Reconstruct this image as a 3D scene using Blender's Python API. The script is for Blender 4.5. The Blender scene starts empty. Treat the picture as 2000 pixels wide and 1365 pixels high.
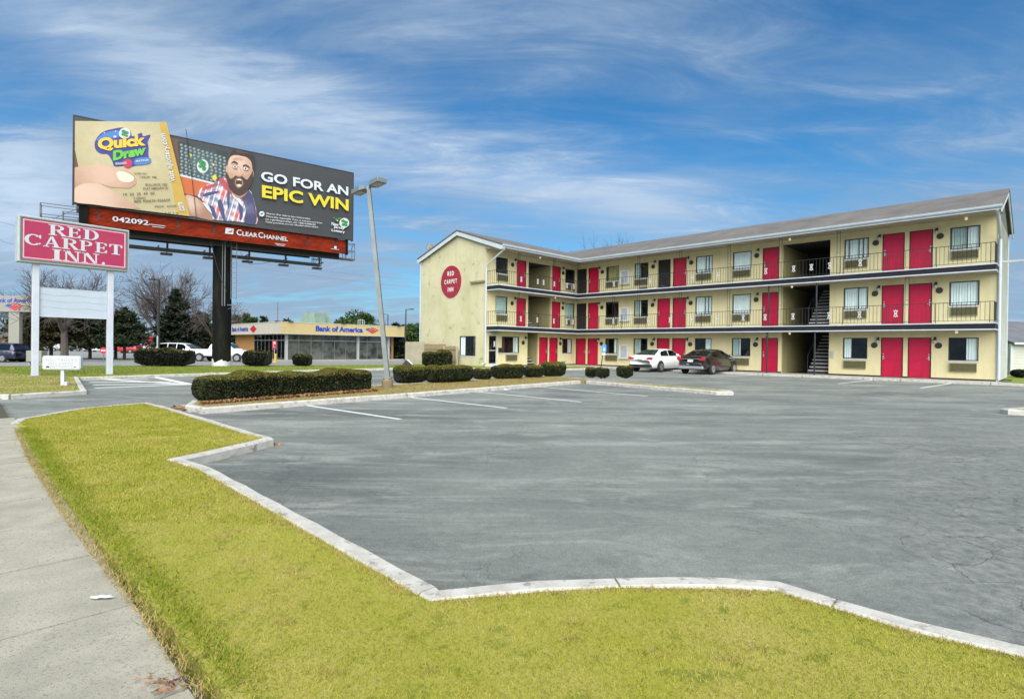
import bpy, math, random
import numpy as np
from mathutils import Vector, Matrix
R = math.radians
SC = bpy.context.scene
COL = SC.collection
rnd = random.Random(7)

# ---------------------------------------------------------------- camera, sky, sun, exposure
FPX, PITCH, ROLL, CAMH = 1071.37, -0.0045, 0.0125, 1.4287      # focal length in photo pixels (photo is 2000 x 1365)
cam_d = bpy.data.cameras.new('camera'); cam = bpy.data.objects.new('camera', cam_d); COL.objects.link(cam)
cam_d.sensor_fit = 'HORIZONTAL'; cam_d.sensor_width = 36.0; cam_d.lens = FPX / 2000 * 36
cam_d.clip_start = 0.05; cam_d.clip_end = 3000
cam.matrix_world = Matrix.Translation((0, 0, CAMH)) @ Matrix.Rotation(math.pi/2 + PITCH, 4, 'X') @ Matrix.Rotation(ROLL, 4, 'Z')
SC.camera = cam
SUN_EL, SUN_AZ = R(43), R(176)                                  # azimuth from +Y, clockwise: the sun stands behind the camera
world = bpy.data.worlds.new('World'); SC.world = world; world.use_nodes = True
EXPOSURE = 1.05
def build_sky():
    nt = world.node_tree; N = nt.nodes; Lk = nt.links; N.clear()
    def nd(t, **k):
        n = N.new(t)
        for a, b in k.items(): setattr(n, a, b)
        return n
    def math_(op, a, b=None, c=None):
        n = nd('ShaderNodeMath', operation=op)
        for i, x in enumerate((a, b, c)):
            if x is None: continue
            if isinstance(x, (int, float)): n.inputs[i].default_value = x
            else: Lk.new(x, n.inputs[i])
        return n.outputs[0]
    def ss(x, lo, hi, a=0.0, b=1.0):
        n = nd('ShaderNodeMapRange', interpolation_type='SMOOTHSTEP')
        Lk.new(x, n.inputs[0]); n.inputs[1].default_value = lo; n.inputs[2].default_value = hi
        n.inputs[3].default_value = a; n.inputs[4].default_value = b
        return n.outputs[0]
    out = nd('ShaderNodeOutputWorld'); bg = nd('ShaderNodeBackground')
    sky = nd('ShaderNodeTexSky', sky_type='NISHITA', sun_disc=False)
    sky.sun_elevation = SUN_EL; sky.sun_rotation = SUN_AZ
    sky.air_density = 1.0; sky.dust_density = 0.35; sky.ozone_density = 2.5
    hs = nd('ShaderNodeHueSaturation'); hs.inputs['Saturation'].default_value = 1.12; hs.inputs['Value'].default_value = 1.0
    Lk.new(sky.outputs[0], hs.inputs['Color'])
    tc = nd('ShaderNodeTexCoord'); sx = nd('ShaderNodeSeparateXYZ'); Lk.new(tc.outputs['Generated'], sx.inputs[0])
    x, y, z = sx.outputs
    zc = math_('MAXIMUM', z, 0.0)
    el = zc
    az = math_('ARCTAN2', x, y)                                  # 0 straight ahead, + to the right
    den = math_('ADD', zc, 0.20)
    px_ = math_('DIVIDE', x, den); py_ = math_('DIVIDE', y, den)
    cmb = nd('ShaderNodeCombineXYZ'); Lk.new(px_, cmb.inputs[0]); Lk.new(py_, cmb.inputs[1])
    def noise(vec, scale, detail, rough, dist=0.0, rot=0.0, sc=(1, 1, 1), loc=(0, 0, 0)):
        mp = nd('ShaderNodeMapping'); mp.inputs['Rotation'].default_value = (0, 0, rot)
        mp.inputs['Scale'].default_value = sc; mp.inputs['Location'].default_value = loc
        Lk.new(vec, mp.inputs[0])
        n = nd('ShaderNodeTexNoise'); n.inputs['Scale'].default_value = scale; n.inputs['Detail'].default_value = detail
        n.inputs['Roughness'].default_value = rough; n.inputs['Distortion'].default_value = dist
        Lk.new(mp.outputs[0], n.inputs['Vector']); return n.outputs[0]
    P = cmb.outputs[0]
    big = noise(P, 0.42, 6, 0.58, 0.3, R(20), (1, 1.5, 1), (3.1, 0.4, 0))
    wisp = noise(P, 0.9, 9, 0.62, 0.9, R(-28), (0.55, 1.9, 1), (1.3, 5.2, 0))
    fine = noise(P, 3.2, 8, 0.65, 0.6, R(-28), (0.6, 1.8, 1), (0, 2, 0))
    # long bright band of cirrus falling from upper left to the right: a soft ridge along el = f(az)
    wob = math_('MULTIPLY', math_('SUBTRACT', wisp, 0.5), 0.16)
    ridge_el = math_('ADD', math_('ADD', math_('MULTIPLY', az, -0.20), 0.292), wob)
    dist = math_('ABSOLUTE', math_('SUBTRACT', el, ridge_el))
    band = ss(dist, 0.0, 0.105, 1.0, 0.0)
    band = math_('MULTIPLY', band, ss(az, 0.20, 0.50, 1.0, 0.0))
    band = math_('MULTIPLY', band, ss(wisp, 0.30, 0.62, 0.45, 1.0))
    low = ss(el, 0.02, 0.36, 1.0, 0.0)                           # thin grey-blue layer toward the horizon
    low = math_('MULTIPLY', low, ss(big, 0.34, 0.58, 0.50, 1.0))
    left = math_('MULTIPLY', ss(az, -0.05, -0.60, 0.0, 1.0), ss(el, 0.20, 0.42, 0.15, 1.0))
    left = math_('MULTIPLY', left, ss(big, 0.38, 0.62))
    lc = math_('MULTIPLY', ss(math_('ABSOLUTE', math_('ADD', az, 0.74)), 0.0, 0.16, 1.0, 0.0), ss(math_('ABSOLUTE', math_('SUBTRACT', el, 0.20)), 0.02, 0.13, 1.0, 0.0))
    lc = math_('MULTIPLY', lc, ss(fine, 0.30, 0.55, 0.35, 1.0))
    gen = math_('MULTIPLY', ss(wisp, 0.40, 0.74), 0.75)
    mid = math_('MULTIPLY', ss(math_('ADD', math_('MULTIPLY', big, 0.7), math_('MULTIPLY', fine, 0.3)), 0.38, 0.62), 0.66)
    dens = math_('ADD', math_('ADD', math_('MULTIPLY', band, 0.70), math_('MULTIPLY', low, 0.80)), math_('ADD', math_('MULTIPLY', gen, 0.45), math_('ADD', math_('MULTIPLY', lc, 0.75), math_('ADD', math_('MULTIPLY', left, 0.35), mid))))
    dens = math_('MULTIPLY', dens, ss(fine, 0.25, 0.65, 0.72, 1.08))
    dens = math_('MINIMUM', dens, 0.95)
    # cloud colour: white where thick and lit, grey-blue where low
    cr = nd('ShaderNodeMixRGB'); cr.inputs[1].default_value = (2.05, 2.85, 3.95, 1); cr.inputs[2].default_value = (4.3, 5.2, 6.4, 1)
    Lk.new(math_('MINIMUM', math_('ADD', math_('MULTIPLY', band, 0.6), math_('ADD', math_('MULTIPLY', lc, 0.75), ss(fine, 0.5, 0.8, 0.0, 0.45))), 1.0), cr.inputs[0])
    dk = nd('ShaderNodeMixRGB'); dk.blend_type = 'MULTIPLY'; dk.inputs[0].default_value = 1.0
    Lk.new(hs.outputs[0], dk.inputs[1]); dk.inputs[2].default_value = (0.32, 0.74, 0.90, 1)
    mx = nd('ShaderNodeMixRGB'); Lk.new(dens, mx.inputs[0]); Lk.new(dk.outputs[0], mx.inputs[1]); Lk.new(cr.outputs[0], mx.inputs[2])
    Lk.new(mx.outputs[0], bg.inputs['Color']); bg.inputs['Strength'].default_value = 0.075
    Lk.new(bg.outputs[0], out.inputs['Surface'])
build_sky()
sun_d = bpy.data.lights.new('sun', 'SUN'); sun_d.energy = 3.7; sun_d.angle = R(80); sun_d.color = (1.0, 0.955, 0.88)
sun = bpy.data.objects.new('sun', sun_d); COL.objects.link(sun)
sdir = Vector((math.sin(SUN_AZ)*math.cos(SUN_EL), math.cos(SUN_AZ)*math.cos(SUN_EL), math.sin(SUN_EL)))
sun.rotation_euler = (-sdir).to_track_quat('-Z', 'Y').to_euler(); sun.location = (0, -30, 40)
vs = SC.view_settings; vs.view_transform = 'Standard'; vs.look = 'None'; vs.exposure = EXPOSURE; vs.gamma = 1.0; vs.use_curve_mapping = False
SC.cycles.max_bounces = 6; SC.cycles.transparent_max_bounces = 12

# ---------------------------------------------------------------- surveying: a photo pixel to a point on the ground / at a depth
def ray(px, py):
    dx, dy = px-1000, py-682.5; c, s = math.cos(ROLL), math.sin(ROLL)
    X = dx*c + dy*s; Y = -dx*s + dy*c; zz = -Y/FPX; cp, sp = math.cos(PITCH), math.sin(PITCH)
    return Vector((X/FPX, cp - zz*sp, sp + zz*cp))
def G(px, py, z=0.0):
    r = ray(px, py); t = (z-CAMH)/r.z; return Vector((r.x*t, r.y*t, z))
def AT(px, py, Y):
    r = ray(px, py); t = Y/r.y; return Vector((r.x*t, Y, CAMH + r.z*t))
def GX(px, Y):
    return AT(px, 680, Y).x

# ---------------------------------------------------------------- materials
MATS = {}
def add_streaks(name, lo=.80, sx=2.2, sz=.16, dark=(.80, .82, .74)):
    m = MATS[name]; nt = m.node_tree; N = nt.nodes; Lk = nt.links; b = N['Principled BSDF']; src = b.inputs['Base Color'].links[0].from_socket
    tc = N.new('ShaderNodeTexCoord'); mp = N.new('ShaderNodeMapping'); mp.inputs['Scale'].default_value = (sx, sx, sz); Lk.new(tc.outputs['Object'], mp.inputs[0])
    no = N.new('ShaderNodeTexNoise'); no.inputs['Scale'].default_value = 1.0; no.inputs['Detail'].default_value = 7; no.inputs['Roughness'].default_value = .7; Lk.new(mp.outputs[0], no.inputs['Vector'])
    mr = N.new('ShaderNodeMapRange'); mr.inputs[1].default_value = .48; mr.inputs[2].default_value = .70; Lk.new(no.outputs[0], mr.inputs[0])
    mx = N.new('ShaderNodeMixRGB'); mx.blend_type = 'MULTIPLY'; Lk.new(mr.outputs[0], mx.inputs[0]); Lk.new(src, mx.inputs[1]); mx.inputs[2].default_value = (*dark, 1); Lk.new(mx.outputs[0], b.inputs['Base Color'])
def mat(name, base, rough=0.7, var=0.0, scale=5.0, base2=None, bump=0.0, bscale=40.0, metal=0.0, spec=0.5, emit=None, stretch=None, island=0.0, lo=0.35, hi=0.65, detail=6, trans=0.0, speck=None, coat=0.0):
    m = bpy.data.materials.new(name); m.use_nodes = True; nt = m.node_tree; N = nt.nodes; Lk = nt.links
    b = N['Principled BSDF']; b.inputs['Roughness'].default_value = rough; b.inputs['Metallic'].default_value = metal
    b.inputs['Specular IOR Level'].default_value = spec
    if coat: b.inputs['Coat Weight'].default_value = coat; b.inputs['Coat Roughness'].default_value = 0.05
    b.inputs['Base Color'].default_value = (*base, 1)
    tc = N.new('ShaderNodeTexCoord'); vec = tc.outputs['Object']
    if stretch:
        mp = N.new('ShaderNodeMapping'); mp.inputs['Scale'].default_value = stretch; Lk.new(vec, mp.inputs[0]); vec = mp.outputs[0]
    col = None
    if base2 is not None or var:
        if base2 is None: base2 = tuple(max(0, c*(1-var)) for c in base)
        no = N.new('ShaderNodeTexNoise'); no.inputs['Scale'].default_value = scale; no.inputs['Detail'].default_value = detail; no.inputs['Roughness'].default_value = 0.62
        Lk.new(vec, no.inputs['Vector'])
        mr = N.new('ShaderNodeMapRange'); mr.inputs[1].default_value = lo; mr.inputs[2].default_value = hi; Lk.new(no.outputs[0], mr.inputs[0])
        mx = N.new('ShaderNodeMixRGB'); mx.inputs[1].default_value = (*base, 1); mx.inputs[2].default_value = (*base2, 1)
        Lk.new(mr.outputs[0], mx.inputs[0]); col = mx.outputs[0]
    if speck:                                                    # speck = (colour, scale, threshold)
        no = N.new('ShaderNodeTexNoise'); no.inputs['Scale'].default_value = speck[1]; no.inputs['Detail'].default_value = 5; no.inputs['Roughness'].default_value = 0.7
        Lk.new(vec, no.inputs['Vector'])
        mr = N.new('ShaderNodeMapRange'); mr.inputs[1].default_value = speck[2]; mr.inputs[2].default_value = speck[2]+0.08; Lk.new(no.outputs[0], mr.inputs[0])
        mx = N.new('ShaderNodeMixRGB'); Lk.new(mr.outputs[0], mx.inputs[0])
        if col is None: mx.inputs[1].default_value = (*base, 1)
        else: Lk.new(col, mx.inputs[1])
        mx.inputs[2].default_value = (*speck[0], 1); col = mx.outputs[0]
    if island:
        ge = N.new('ShaderNodeNewGeometry')
        mr = N.new('ShaderNodeMapRange'); mr.inputs[3].default_value = 1-island; mr.inputs[4].default_value = 1+island; Lk.new(ge.outputs['Random Per Island'], mr.inputs[0])
        mx = N.new('ShaderNodeMixRGB'); mx.blend_type = 'MULTIPLY'; mx.inputs[0].default_value = 1
        if col is None: mx.inputs[1].default_value = (*base, 1)
        else: Lk.new(col, mx.inputs[1])
        Lk.new(mr.outputs[0], mx.inputs[2]); col = mx.outputs[0]
    if col is not None: Lk.new(col, b.inputs['Base Color'])
    if bump:
        no = N.new('ShaderNodeTexNoise'); no.inputs['Scale'].default_value = bscale; no.inputs['Detail'].default_value = 6; no.inputs['Roughness'].default_value = 0.65
        Lk.new(vec, no.inputs['Vector'])
        bu = N.new('ShaderNodeBump'); bu.inputs['Strength'].default_value = bump; bu.inputs['Distance'].default_value = 0.02
        Lk.new(no.outputs[0], bu.inputs['Height']); Lk.new(bu.outputs[0], b.inputs['Normal'])
    if trans: b.inputs['Transmission Weight'].default_value = trans
    if emit: b.inputs['Emission Color'].default_value = (*emit[0], 1); b.inputs['Emission Strength'].default_value = emit[1]
    MATS[name] = m; return m
def glass_mat(name, tint, mixv):
    m = bpy.data.materials.new(name); m.use_nodes = True; nt = m.node_tree; N = nt.nodes; Lk = nt.links; N.clear()
    o = N.new('ShaderNodeOutputMaterial'); tr = N.new('ShaderNodeBsdfTransparent'); tr.inputs[0].default_value = (*tint, 1)
    gl = N.new('ShaderNodeBsdfGlossy'); gl.inputs['Roughness'].default_value = 0.02
    lw = N.new('ShaderNodeLayerWeight'); lw.inputs[0].default_value = 0.5
    fr = N.new('ShaderNodeMath'); fr.operation = 'POWER'; Lk.new(lw.outputs['Facing'], fr.inputs[0]); fr.inputs[1].default_value = 4.0
    ad = N.new('ShaderNodeMath'); ad.operation = 'ADD'; ad.use_clamp = True; Lk.new(fr.outputs[0], ad.inputs[0]); ad.inputs[1].default_value = mixv
    mx = N.new('ShaderNodeMixShader'); Lk.new(ad.outputs[0], mx.inputs[0]); Lk.new(tr.outputs[0], mx.inputs[1]); Lk.new(gl.outputs[0], mx.inputs[2]); Lk.new(mx.outputs[0], o.inputs[0])
    MATS[name] = m; return m
M = MATS
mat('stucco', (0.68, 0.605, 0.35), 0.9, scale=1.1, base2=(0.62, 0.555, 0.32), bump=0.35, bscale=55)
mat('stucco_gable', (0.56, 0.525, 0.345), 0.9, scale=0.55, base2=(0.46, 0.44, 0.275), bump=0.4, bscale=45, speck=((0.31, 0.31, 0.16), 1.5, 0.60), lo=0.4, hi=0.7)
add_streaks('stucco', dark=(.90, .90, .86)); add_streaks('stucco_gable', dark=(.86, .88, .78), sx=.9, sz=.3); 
mat('siding', (0.50, 0.53, 0.50), 0.6, scale=0.9, base2=(0.40, 0.42, 0.34), speck=((0.30, 0.28, 0.13), 1.2, 0.66))
mat('white_trim', (0.50, 0.56, 0.60), 0.5, var=0.12, scale=2.5)
mat('white_paint', (0.62, 0.64, 0.64), 0.5, var=0.10, scale=3)
mat('post_white', (0.50, 0.54, 0.60), 0.5, var=0.12, scale=2.0)
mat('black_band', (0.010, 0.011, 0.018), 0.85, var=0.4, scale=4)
mat('black_iron', (0.018, 0.018, 0.018), 0.5)
mat('door_red', (0.52, 0.002, 0.045), 0.42, var=0.16, scale=3, bump=0.06, bscale=30)
mat('unlit_room_black', (0.012, 0.012, 0.012), 0.8)
mat('dark_frame', (0.022, 0.018, 0.016), 0.5)
mat('steel', (0.62, 0.62, 0.60), 0.32, metal=0.8)
add_streaks('door_red', dark=(.84, .8, .8), sx=3, sz=1.2)
mat('ac_tan', (0.215, 0.20, 0.105), 0.6, var=0.2, scale=6)
mat('plaque', (0.035, 0.026, 0.018), 0.5)
mat('curtain', (0.78, 0.86, 0.83), 0.9, var=0.12, scale=3)
mat('curtain_green', (0.42, 0.54, 0.48), 0.9, var=0.2, scale=4)
mat('curtain_olive', (0.42, 0.38, 0.15), 0.9, var=0.2, scale=4)
mat('curtain_dark', (0.06, 0.065, 0.07), 0.9, var=0.4, scale=3)
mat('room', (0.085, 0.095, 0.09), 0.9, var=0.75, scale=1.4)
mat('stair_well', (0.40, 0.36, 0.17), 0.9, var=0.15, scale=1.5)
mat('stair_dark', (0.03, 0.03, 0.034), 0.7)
mat('nosing', (0.55, 0.55, 0.54), 0.6)
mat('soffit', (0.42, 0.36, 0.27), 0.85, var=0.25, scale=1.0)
mat('shingle', (0.140, 0.130, 0.122), 0.95, scale=0.8, base2=(0.098, 0.092, 0.086), stretch=(1, 1, 1), bump=0.5, bscale=14, speck=((0.19, 0.17, 0.145), 3.5, 0.62))
add_streaks('shingle', dark=(.78, .78, .76), sx=.5, sz=3)
mat('lamp_glass', (0.8, 0.7, 0.5), 0.3, emit=((1.0, 0.75, 0.45), 0.25))
mat('cabinet_grey', (0.42, 0.46, 0.46), 0.5, var=0.2, scale=3)
mat('oval_red', (0.30, 0.022, 0.04), 0.6, var=0.2, scale=3)
mat('oval_letter', (0.78, 0.76, 0.72), 0.6)
mat('concrete', (0.34, 0.33, 0.30), 0.9, scale=1.2, base2=(0.27, 0.26, 0.235), bump=0.3, bscale=60)
mat('wood', (0.30, 0.235, 0.14), 0.85, var=0.35, scale=3, stretch=(6, 6, 1))
mat('beige_panel', (0.40, 0.36, 0.26), 0.8, var=0.2, scale=2)
glass_mat('glass', (0.94, 0.98, 0.98), 0.05)
glass_mat('glass_dark', (0.30, 0.33, 0.34), 0.08)
glass_mat('car_glass', (0.18, 0.22, 0.21), 0.10)

# ---------------------------------------------------------------- mesh helpers
class MB:
    def __init__(s): s.v = []; s.f = []; s.m = []; s.cur = 0; s.T = None
    def use(s, i): s.cur = i; return s
    def add(s, vs, fs):
        o = len(s.v)
        for p in vs:
            p = Vector(p); s.v.append(tuple(s.T @ p) if s.T is not None else tuple(p))
        for f in fs: s.f.append(tuple(i+o for i in f)); s.m.append(s.cur)
        return s
    def quad(s, a, b, c, d): return s.add([a, b, c, d], [(0, 1, 2, 3)])
    def poly(s, pts): return s.add(pts, [tuple(range(len(pts)))])
    def box(s, x0, x1, y0, y1, z0, z1):
        return s.add([(x0,y0,z0),(x1,y0,z0),(x1,y1,z0),(x0,y1,z0),(x0,y0,z1),(x1,y0,z1),(x1,y1,z1),(x0,y1,z1)],
                     [(0,3,2,1),(4,5,6,7),(0,1,5,4),(1,2,6,5),(2,3,7,6),(3,0,4,7)])
    def prism(s, pts, z0, z1):                                   # polygon in xy, extruded in z
        n = len(pts); s.add([(p[0], p[1], z0) for p in pts] + [(p[0], p[1], z1) for p in pts],
              [tuple(range(n-1, -1, -1)), tuple(range(n, 2*n))] + [(i, (i+1) % n, n+(i+1) % n, n+i) for i in range(n)]); return s
    def prism_y(s, pts, y0, y1):                                 # polygon in xz, extruded in y
        n = len(pts); s.add([(p[0], y0, p[1]) for p in pts] + [(p[0], y1, p[1]) for p in pts],
              [tuple(range(n)), tuple(range(2*n-1, n-1, -1))] + [((i+1) % n, i, n+i, n+(i+1) % n) for i in range(n)]); return s
    def prism_x(s, pts, x0, x1):                                 # polygon in yz, extruded in x
        n = len(pts); s.add([(x0, p[0], p[1]) for p in pts] + [(x1, p[0], p[1]) for p in pts],
              [tuple(range(n-1, -1, -1)), tuple(range(n, 2*n))] + [(i, (i+1) % n, n+(i+1) % n, n+i) for i in range(n)]); return s
    def tube(s, pts, r, n=6, caps=True):
        pts = [Vector(p) for p in pts]; k = len(pts); rs = r if isinstance(r, (list, tuple)) else [r]*k
        vs = []; up = None
        for i, p in enumerate(pts):
            d = (pts[min(i+1, k-1)] - pts[max(i-1, 0)]).normalized()
            if up is None: up = Vector((0, 0, 1)) if abs(d.z) < .9 else Vector((1, 0, 0))
            a = d.cross(up)
            if a.length < 1e-5: a = d.cross(Vector((0.3, 1, 0.2)))
            a.normalize(); b = d.cross(a); up = -b if False else up
            for j in range(n):
                t = 2*math.pi*(j+.5)/n; vs.append(p + (a*math.cos(t) + b*math.sin(t))*rs[i])
        fs = []
        for i in range(k-1):
            for j in range(n): fs.append((i*n+j, i*n+(j+1) % n, (i+1)*n+(j+1) % n, (i+1)*n+j))
        if caps: fs += [tuple(range(n-1, -1, -1)), tuple(range((k-1)*n, k*n))]
        return s.add(vs, fs)
    def lathe(s, prof, n=16, c=(0, 0, 0), axis='z'):             # profile of (radius, height)
        vs = []; fs = []
        for (r, h) in prof:
            for j in range(n):
                t = 2*math.pi*j/n; a, b = r*math.cos(t), r*math.sin(t)
                if axis == 'z': vs.append((c[0]+a, c[1]+b, c[2]+h))
                elif axis == 'y': vs.append((c[0]+a, c[1]+h, c[2]+b))
                else: vs.append((c[0]+h, c[1]+a, c[2]+b))
        for i in range(len(prof)-1):
            for j in range(n): fs.append((i*n+j, i*n+(j+1) % n, (i+1)*n+(j+1) % n, (i+1)*n+j))
        fs += [tuple(range(n-1, -1, -1)), tuple(range((len(prof)-1)*n, len(prof)*n))]
        return s.add(vs, fs)
    def build(s, name, mats, parent=None, smooth=False, loc=None, rotz=None, bevel=0, seg=2):
        me = bpy.data.meshes.new(name); me.from_pydata(s.v, [], s.f)
        for m in (mats if isinstance(mats, (list, tuple)) else [mats]): me.materials.append(M[m] if isinstance(m, str) else m)
        if len(me.materials) > 1: me.polygons.foreach_set('material_index', s.m)
        if smooth: me.polygons.foreach_set('use_smooth', [True]*len(me.polygons))
        me.update(); return link(name, me, parent, loc, rotz, bevel, seg)
def link(name, me, parent=None, loc=None, rotz=None, bevel=0, seg=2):
    o = bpy.data.objects.new(name, me); COL.objects.link(o)
    if parent is not None: o.parent = parent
    if loc is not None: o.location = loc
    if rotz is not None: o.rotation_euler[2] = rotz
    if bevel:
        b = o.modifiers.new('bevel', 'BEVEL'); b.width = bevel; b.segments = seg; b.limit_method = 'ANGLE'; b.angle_limit = R(40)
        b.harden_normals = False
    return o
def npmesh(name, V, F, mats, parent=None, k=4, loc=None, smooth=False):
    V = np.asarray(V, dtype=np.float32).reshape(-1, 3); F = np.asarray(F, dtype=np.int32).reshape(-1, k)
    me = bpy.data.meshes.new(name); me.vertices.add(len(V)); me.vertices.foreach_set('co', V.ravel())
    me.loops.add(F.size); me.loops.foreach_set('vertex_index', F.ravel())
    me.polygons.add(len(F)); me.polygons.foreach_set('loop_start', np.arange(0, F.size, k, dtype=np.int32))
    if smooth: me.polygons.foreach_set('use_smooth', np.ones(len(F), dtype=bool))
    me.update(calc_edges=True)
    for m in (mats if isinstance(mats, (list, tuple)) else [mats]): me.materials.append(M[m])
    return link(name, me, parent, loc)
def thing(name, label, cat, loc=(0, 0, 0), rotz=0, group=None):
    o = bpy.data.objects.new(name, None); COL.objects.link(o); o.empty_display_size = 0.2
    o.location = loc; o.rotation_euler = (0, 0, rotz); o['label'] = label; o['category'] = cat
    if group: o['group'] = group
    return o
def tag(o, label, cat, group=None, kind=None):
    o['label'] = label; o['category'] = cat
    if group: o['group'] = group
    if kind: o['kind'] = kind
    return o
def struct(o): o['kind'] = 'structure'; return o
def stuff(o, label, cat): return tag(o, label, cat, kind='stuff')
def dup(root, loc, rotz=0.0, label=None, group=None, parent=None, scale=None):
    r = root.copy(); COL.objects.link(r); r.location = loc; r.rotation_euler = (0, 0, rotz)
    if parent is not None: r.parent = parent
    if label: r['label'] = label
    if group: r['group'] = group
    if scale: r.scale = scale
    for ch in list(root.children):
        c = ch.copy(); COL.objects.link(c); c.parent = r
        for g in list(ch.children):
            d = g.copy(); COL.objects.link(d); d.parent = c
    return r
def text_mesh(body, w, h, offset=0.0, shear=0.0, space=1.0, depth=0.0, align_w=True):
    """lettering as a mesh in the xz plane, fitted to a w x h box with its lower left corner at the origin, facing -y"""
    cu = bpy.data.curves.new('lettering', 'FONT'); cu.body = body; cu.size = 1.0; cu.offset = offset; cu.shear = shear; cu.space_character = space
    cu.resolution_u = 3; cu.extrude = 0.0; cu.fill_mode = 'FRONT' if False else 'BOTH'
    ob = bpy.data.objects.new('lettering', cu); COL.objects.link(ob)
    dg = bpy.context.evaluated_depsgraph_get(); me = bpy.data.meshes.new_from_object(ob.evaluated_get(dg))
    bpy.data.objects.remove(ob); bpy.data.curves.remove(cu)
    co = np.zeros(len(me.vertices)*3, dtype=np.float32); me.vertices.foreach_get('co', co); co = co.reshape(-1, 3)
    mn, mx = co.min(0), co.max(0); sx = w/max(1e-6, mx[0]-mn[0]); sy = h/max(1e-6, mx[1]-mn[1])
    V = [((p[0]-mn[0])*sx, 0.0, (p[1]-mn[1])*sy) for p in co]; F = [tuple(p.vertices) for p in me.polygons]
    bpy.data.meshes.remove(me); return V, F
def letters(mb, body, x, y, z, w, h, **k):
    """add lettering to an MB, facing -y; lower left corner at x,y,z"""
    V, F = text_mesh(body, w, h, **k); mb.add([(x+a, y+b, z+c) for a, b, c in V], F); return mb
def mitre(pts, off, closed=False):
    n = len(pts); out = []
    for i in range(n):
        p = Vector(pts[i][:2])
        a = Vector(pts[i-1][:2]) if (i > 0 or closed) else None
        b = Vector(pts[(i+1) % n][:2]) if (i < n-1 or closed) else None
        d1 = (p-a).normalized() if a is not None else None; d2 = (b-p).normalized() if b is not None else None
        d1 = d1 or d2; d2 = d2 or d1
        n1 = Vector((-d1.y, d1.x)); n2 = Vector((-d2.y, d2.x)); m = (n1+n2)
        if m.length < 1e-4: m = n1
        m.normalize(); k = off/max(.35, m.dot(n1)); out.append(p + m*k)
    return out
def resample(pts, step):
    out = [Vector(pts[0][:2])]
    for a, b in zip(pts[:-1], pts[1:]):
        a, b = Vector(a[:2]), Vector(b[:2]); n = max(1, int(round((b-a).length/step)))
        for i in range(1, n+1): out.append(a.lerp(b, i/n))
    return out
def leaf_cloud(n, fn, size, seed, flat=0.0, elong=1.5):
    """n little leaf quads; fn(rng, n) gives centres (n,3)"""
    g = np.random.default_rng(seed); C = fn(g, n); n = len(C)
    a = g.normal(size=(n, 3)); a /= np.linalg.norm(a, axis=1, keepdims=True)
    b = g.normal(size=(n, 3)); b[:, 2] *= (1-flat); a[:, 2] *= (1-flat*0.6)
    b -= a*(a*b).sum(1, keepdims=True)/np.maximum(1e-6, (a*a).sum(1, keepdims=True)); b /= np.maximum(1e-6, np.linalg.norm(b, axis=1, keepdims=True))
    s = size*g.uniform(.6, 1.35, (n, 1))
    V = np.stack([C-a*s*elong*.5, C+b*s*.5-a*s*.1, C+a*s*elong*.5, C-b*s*.5-a*s*.1], 1)
    return V.reshape(-1, 3), np.arange(n*4).reshape(-1, 4)

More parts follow.
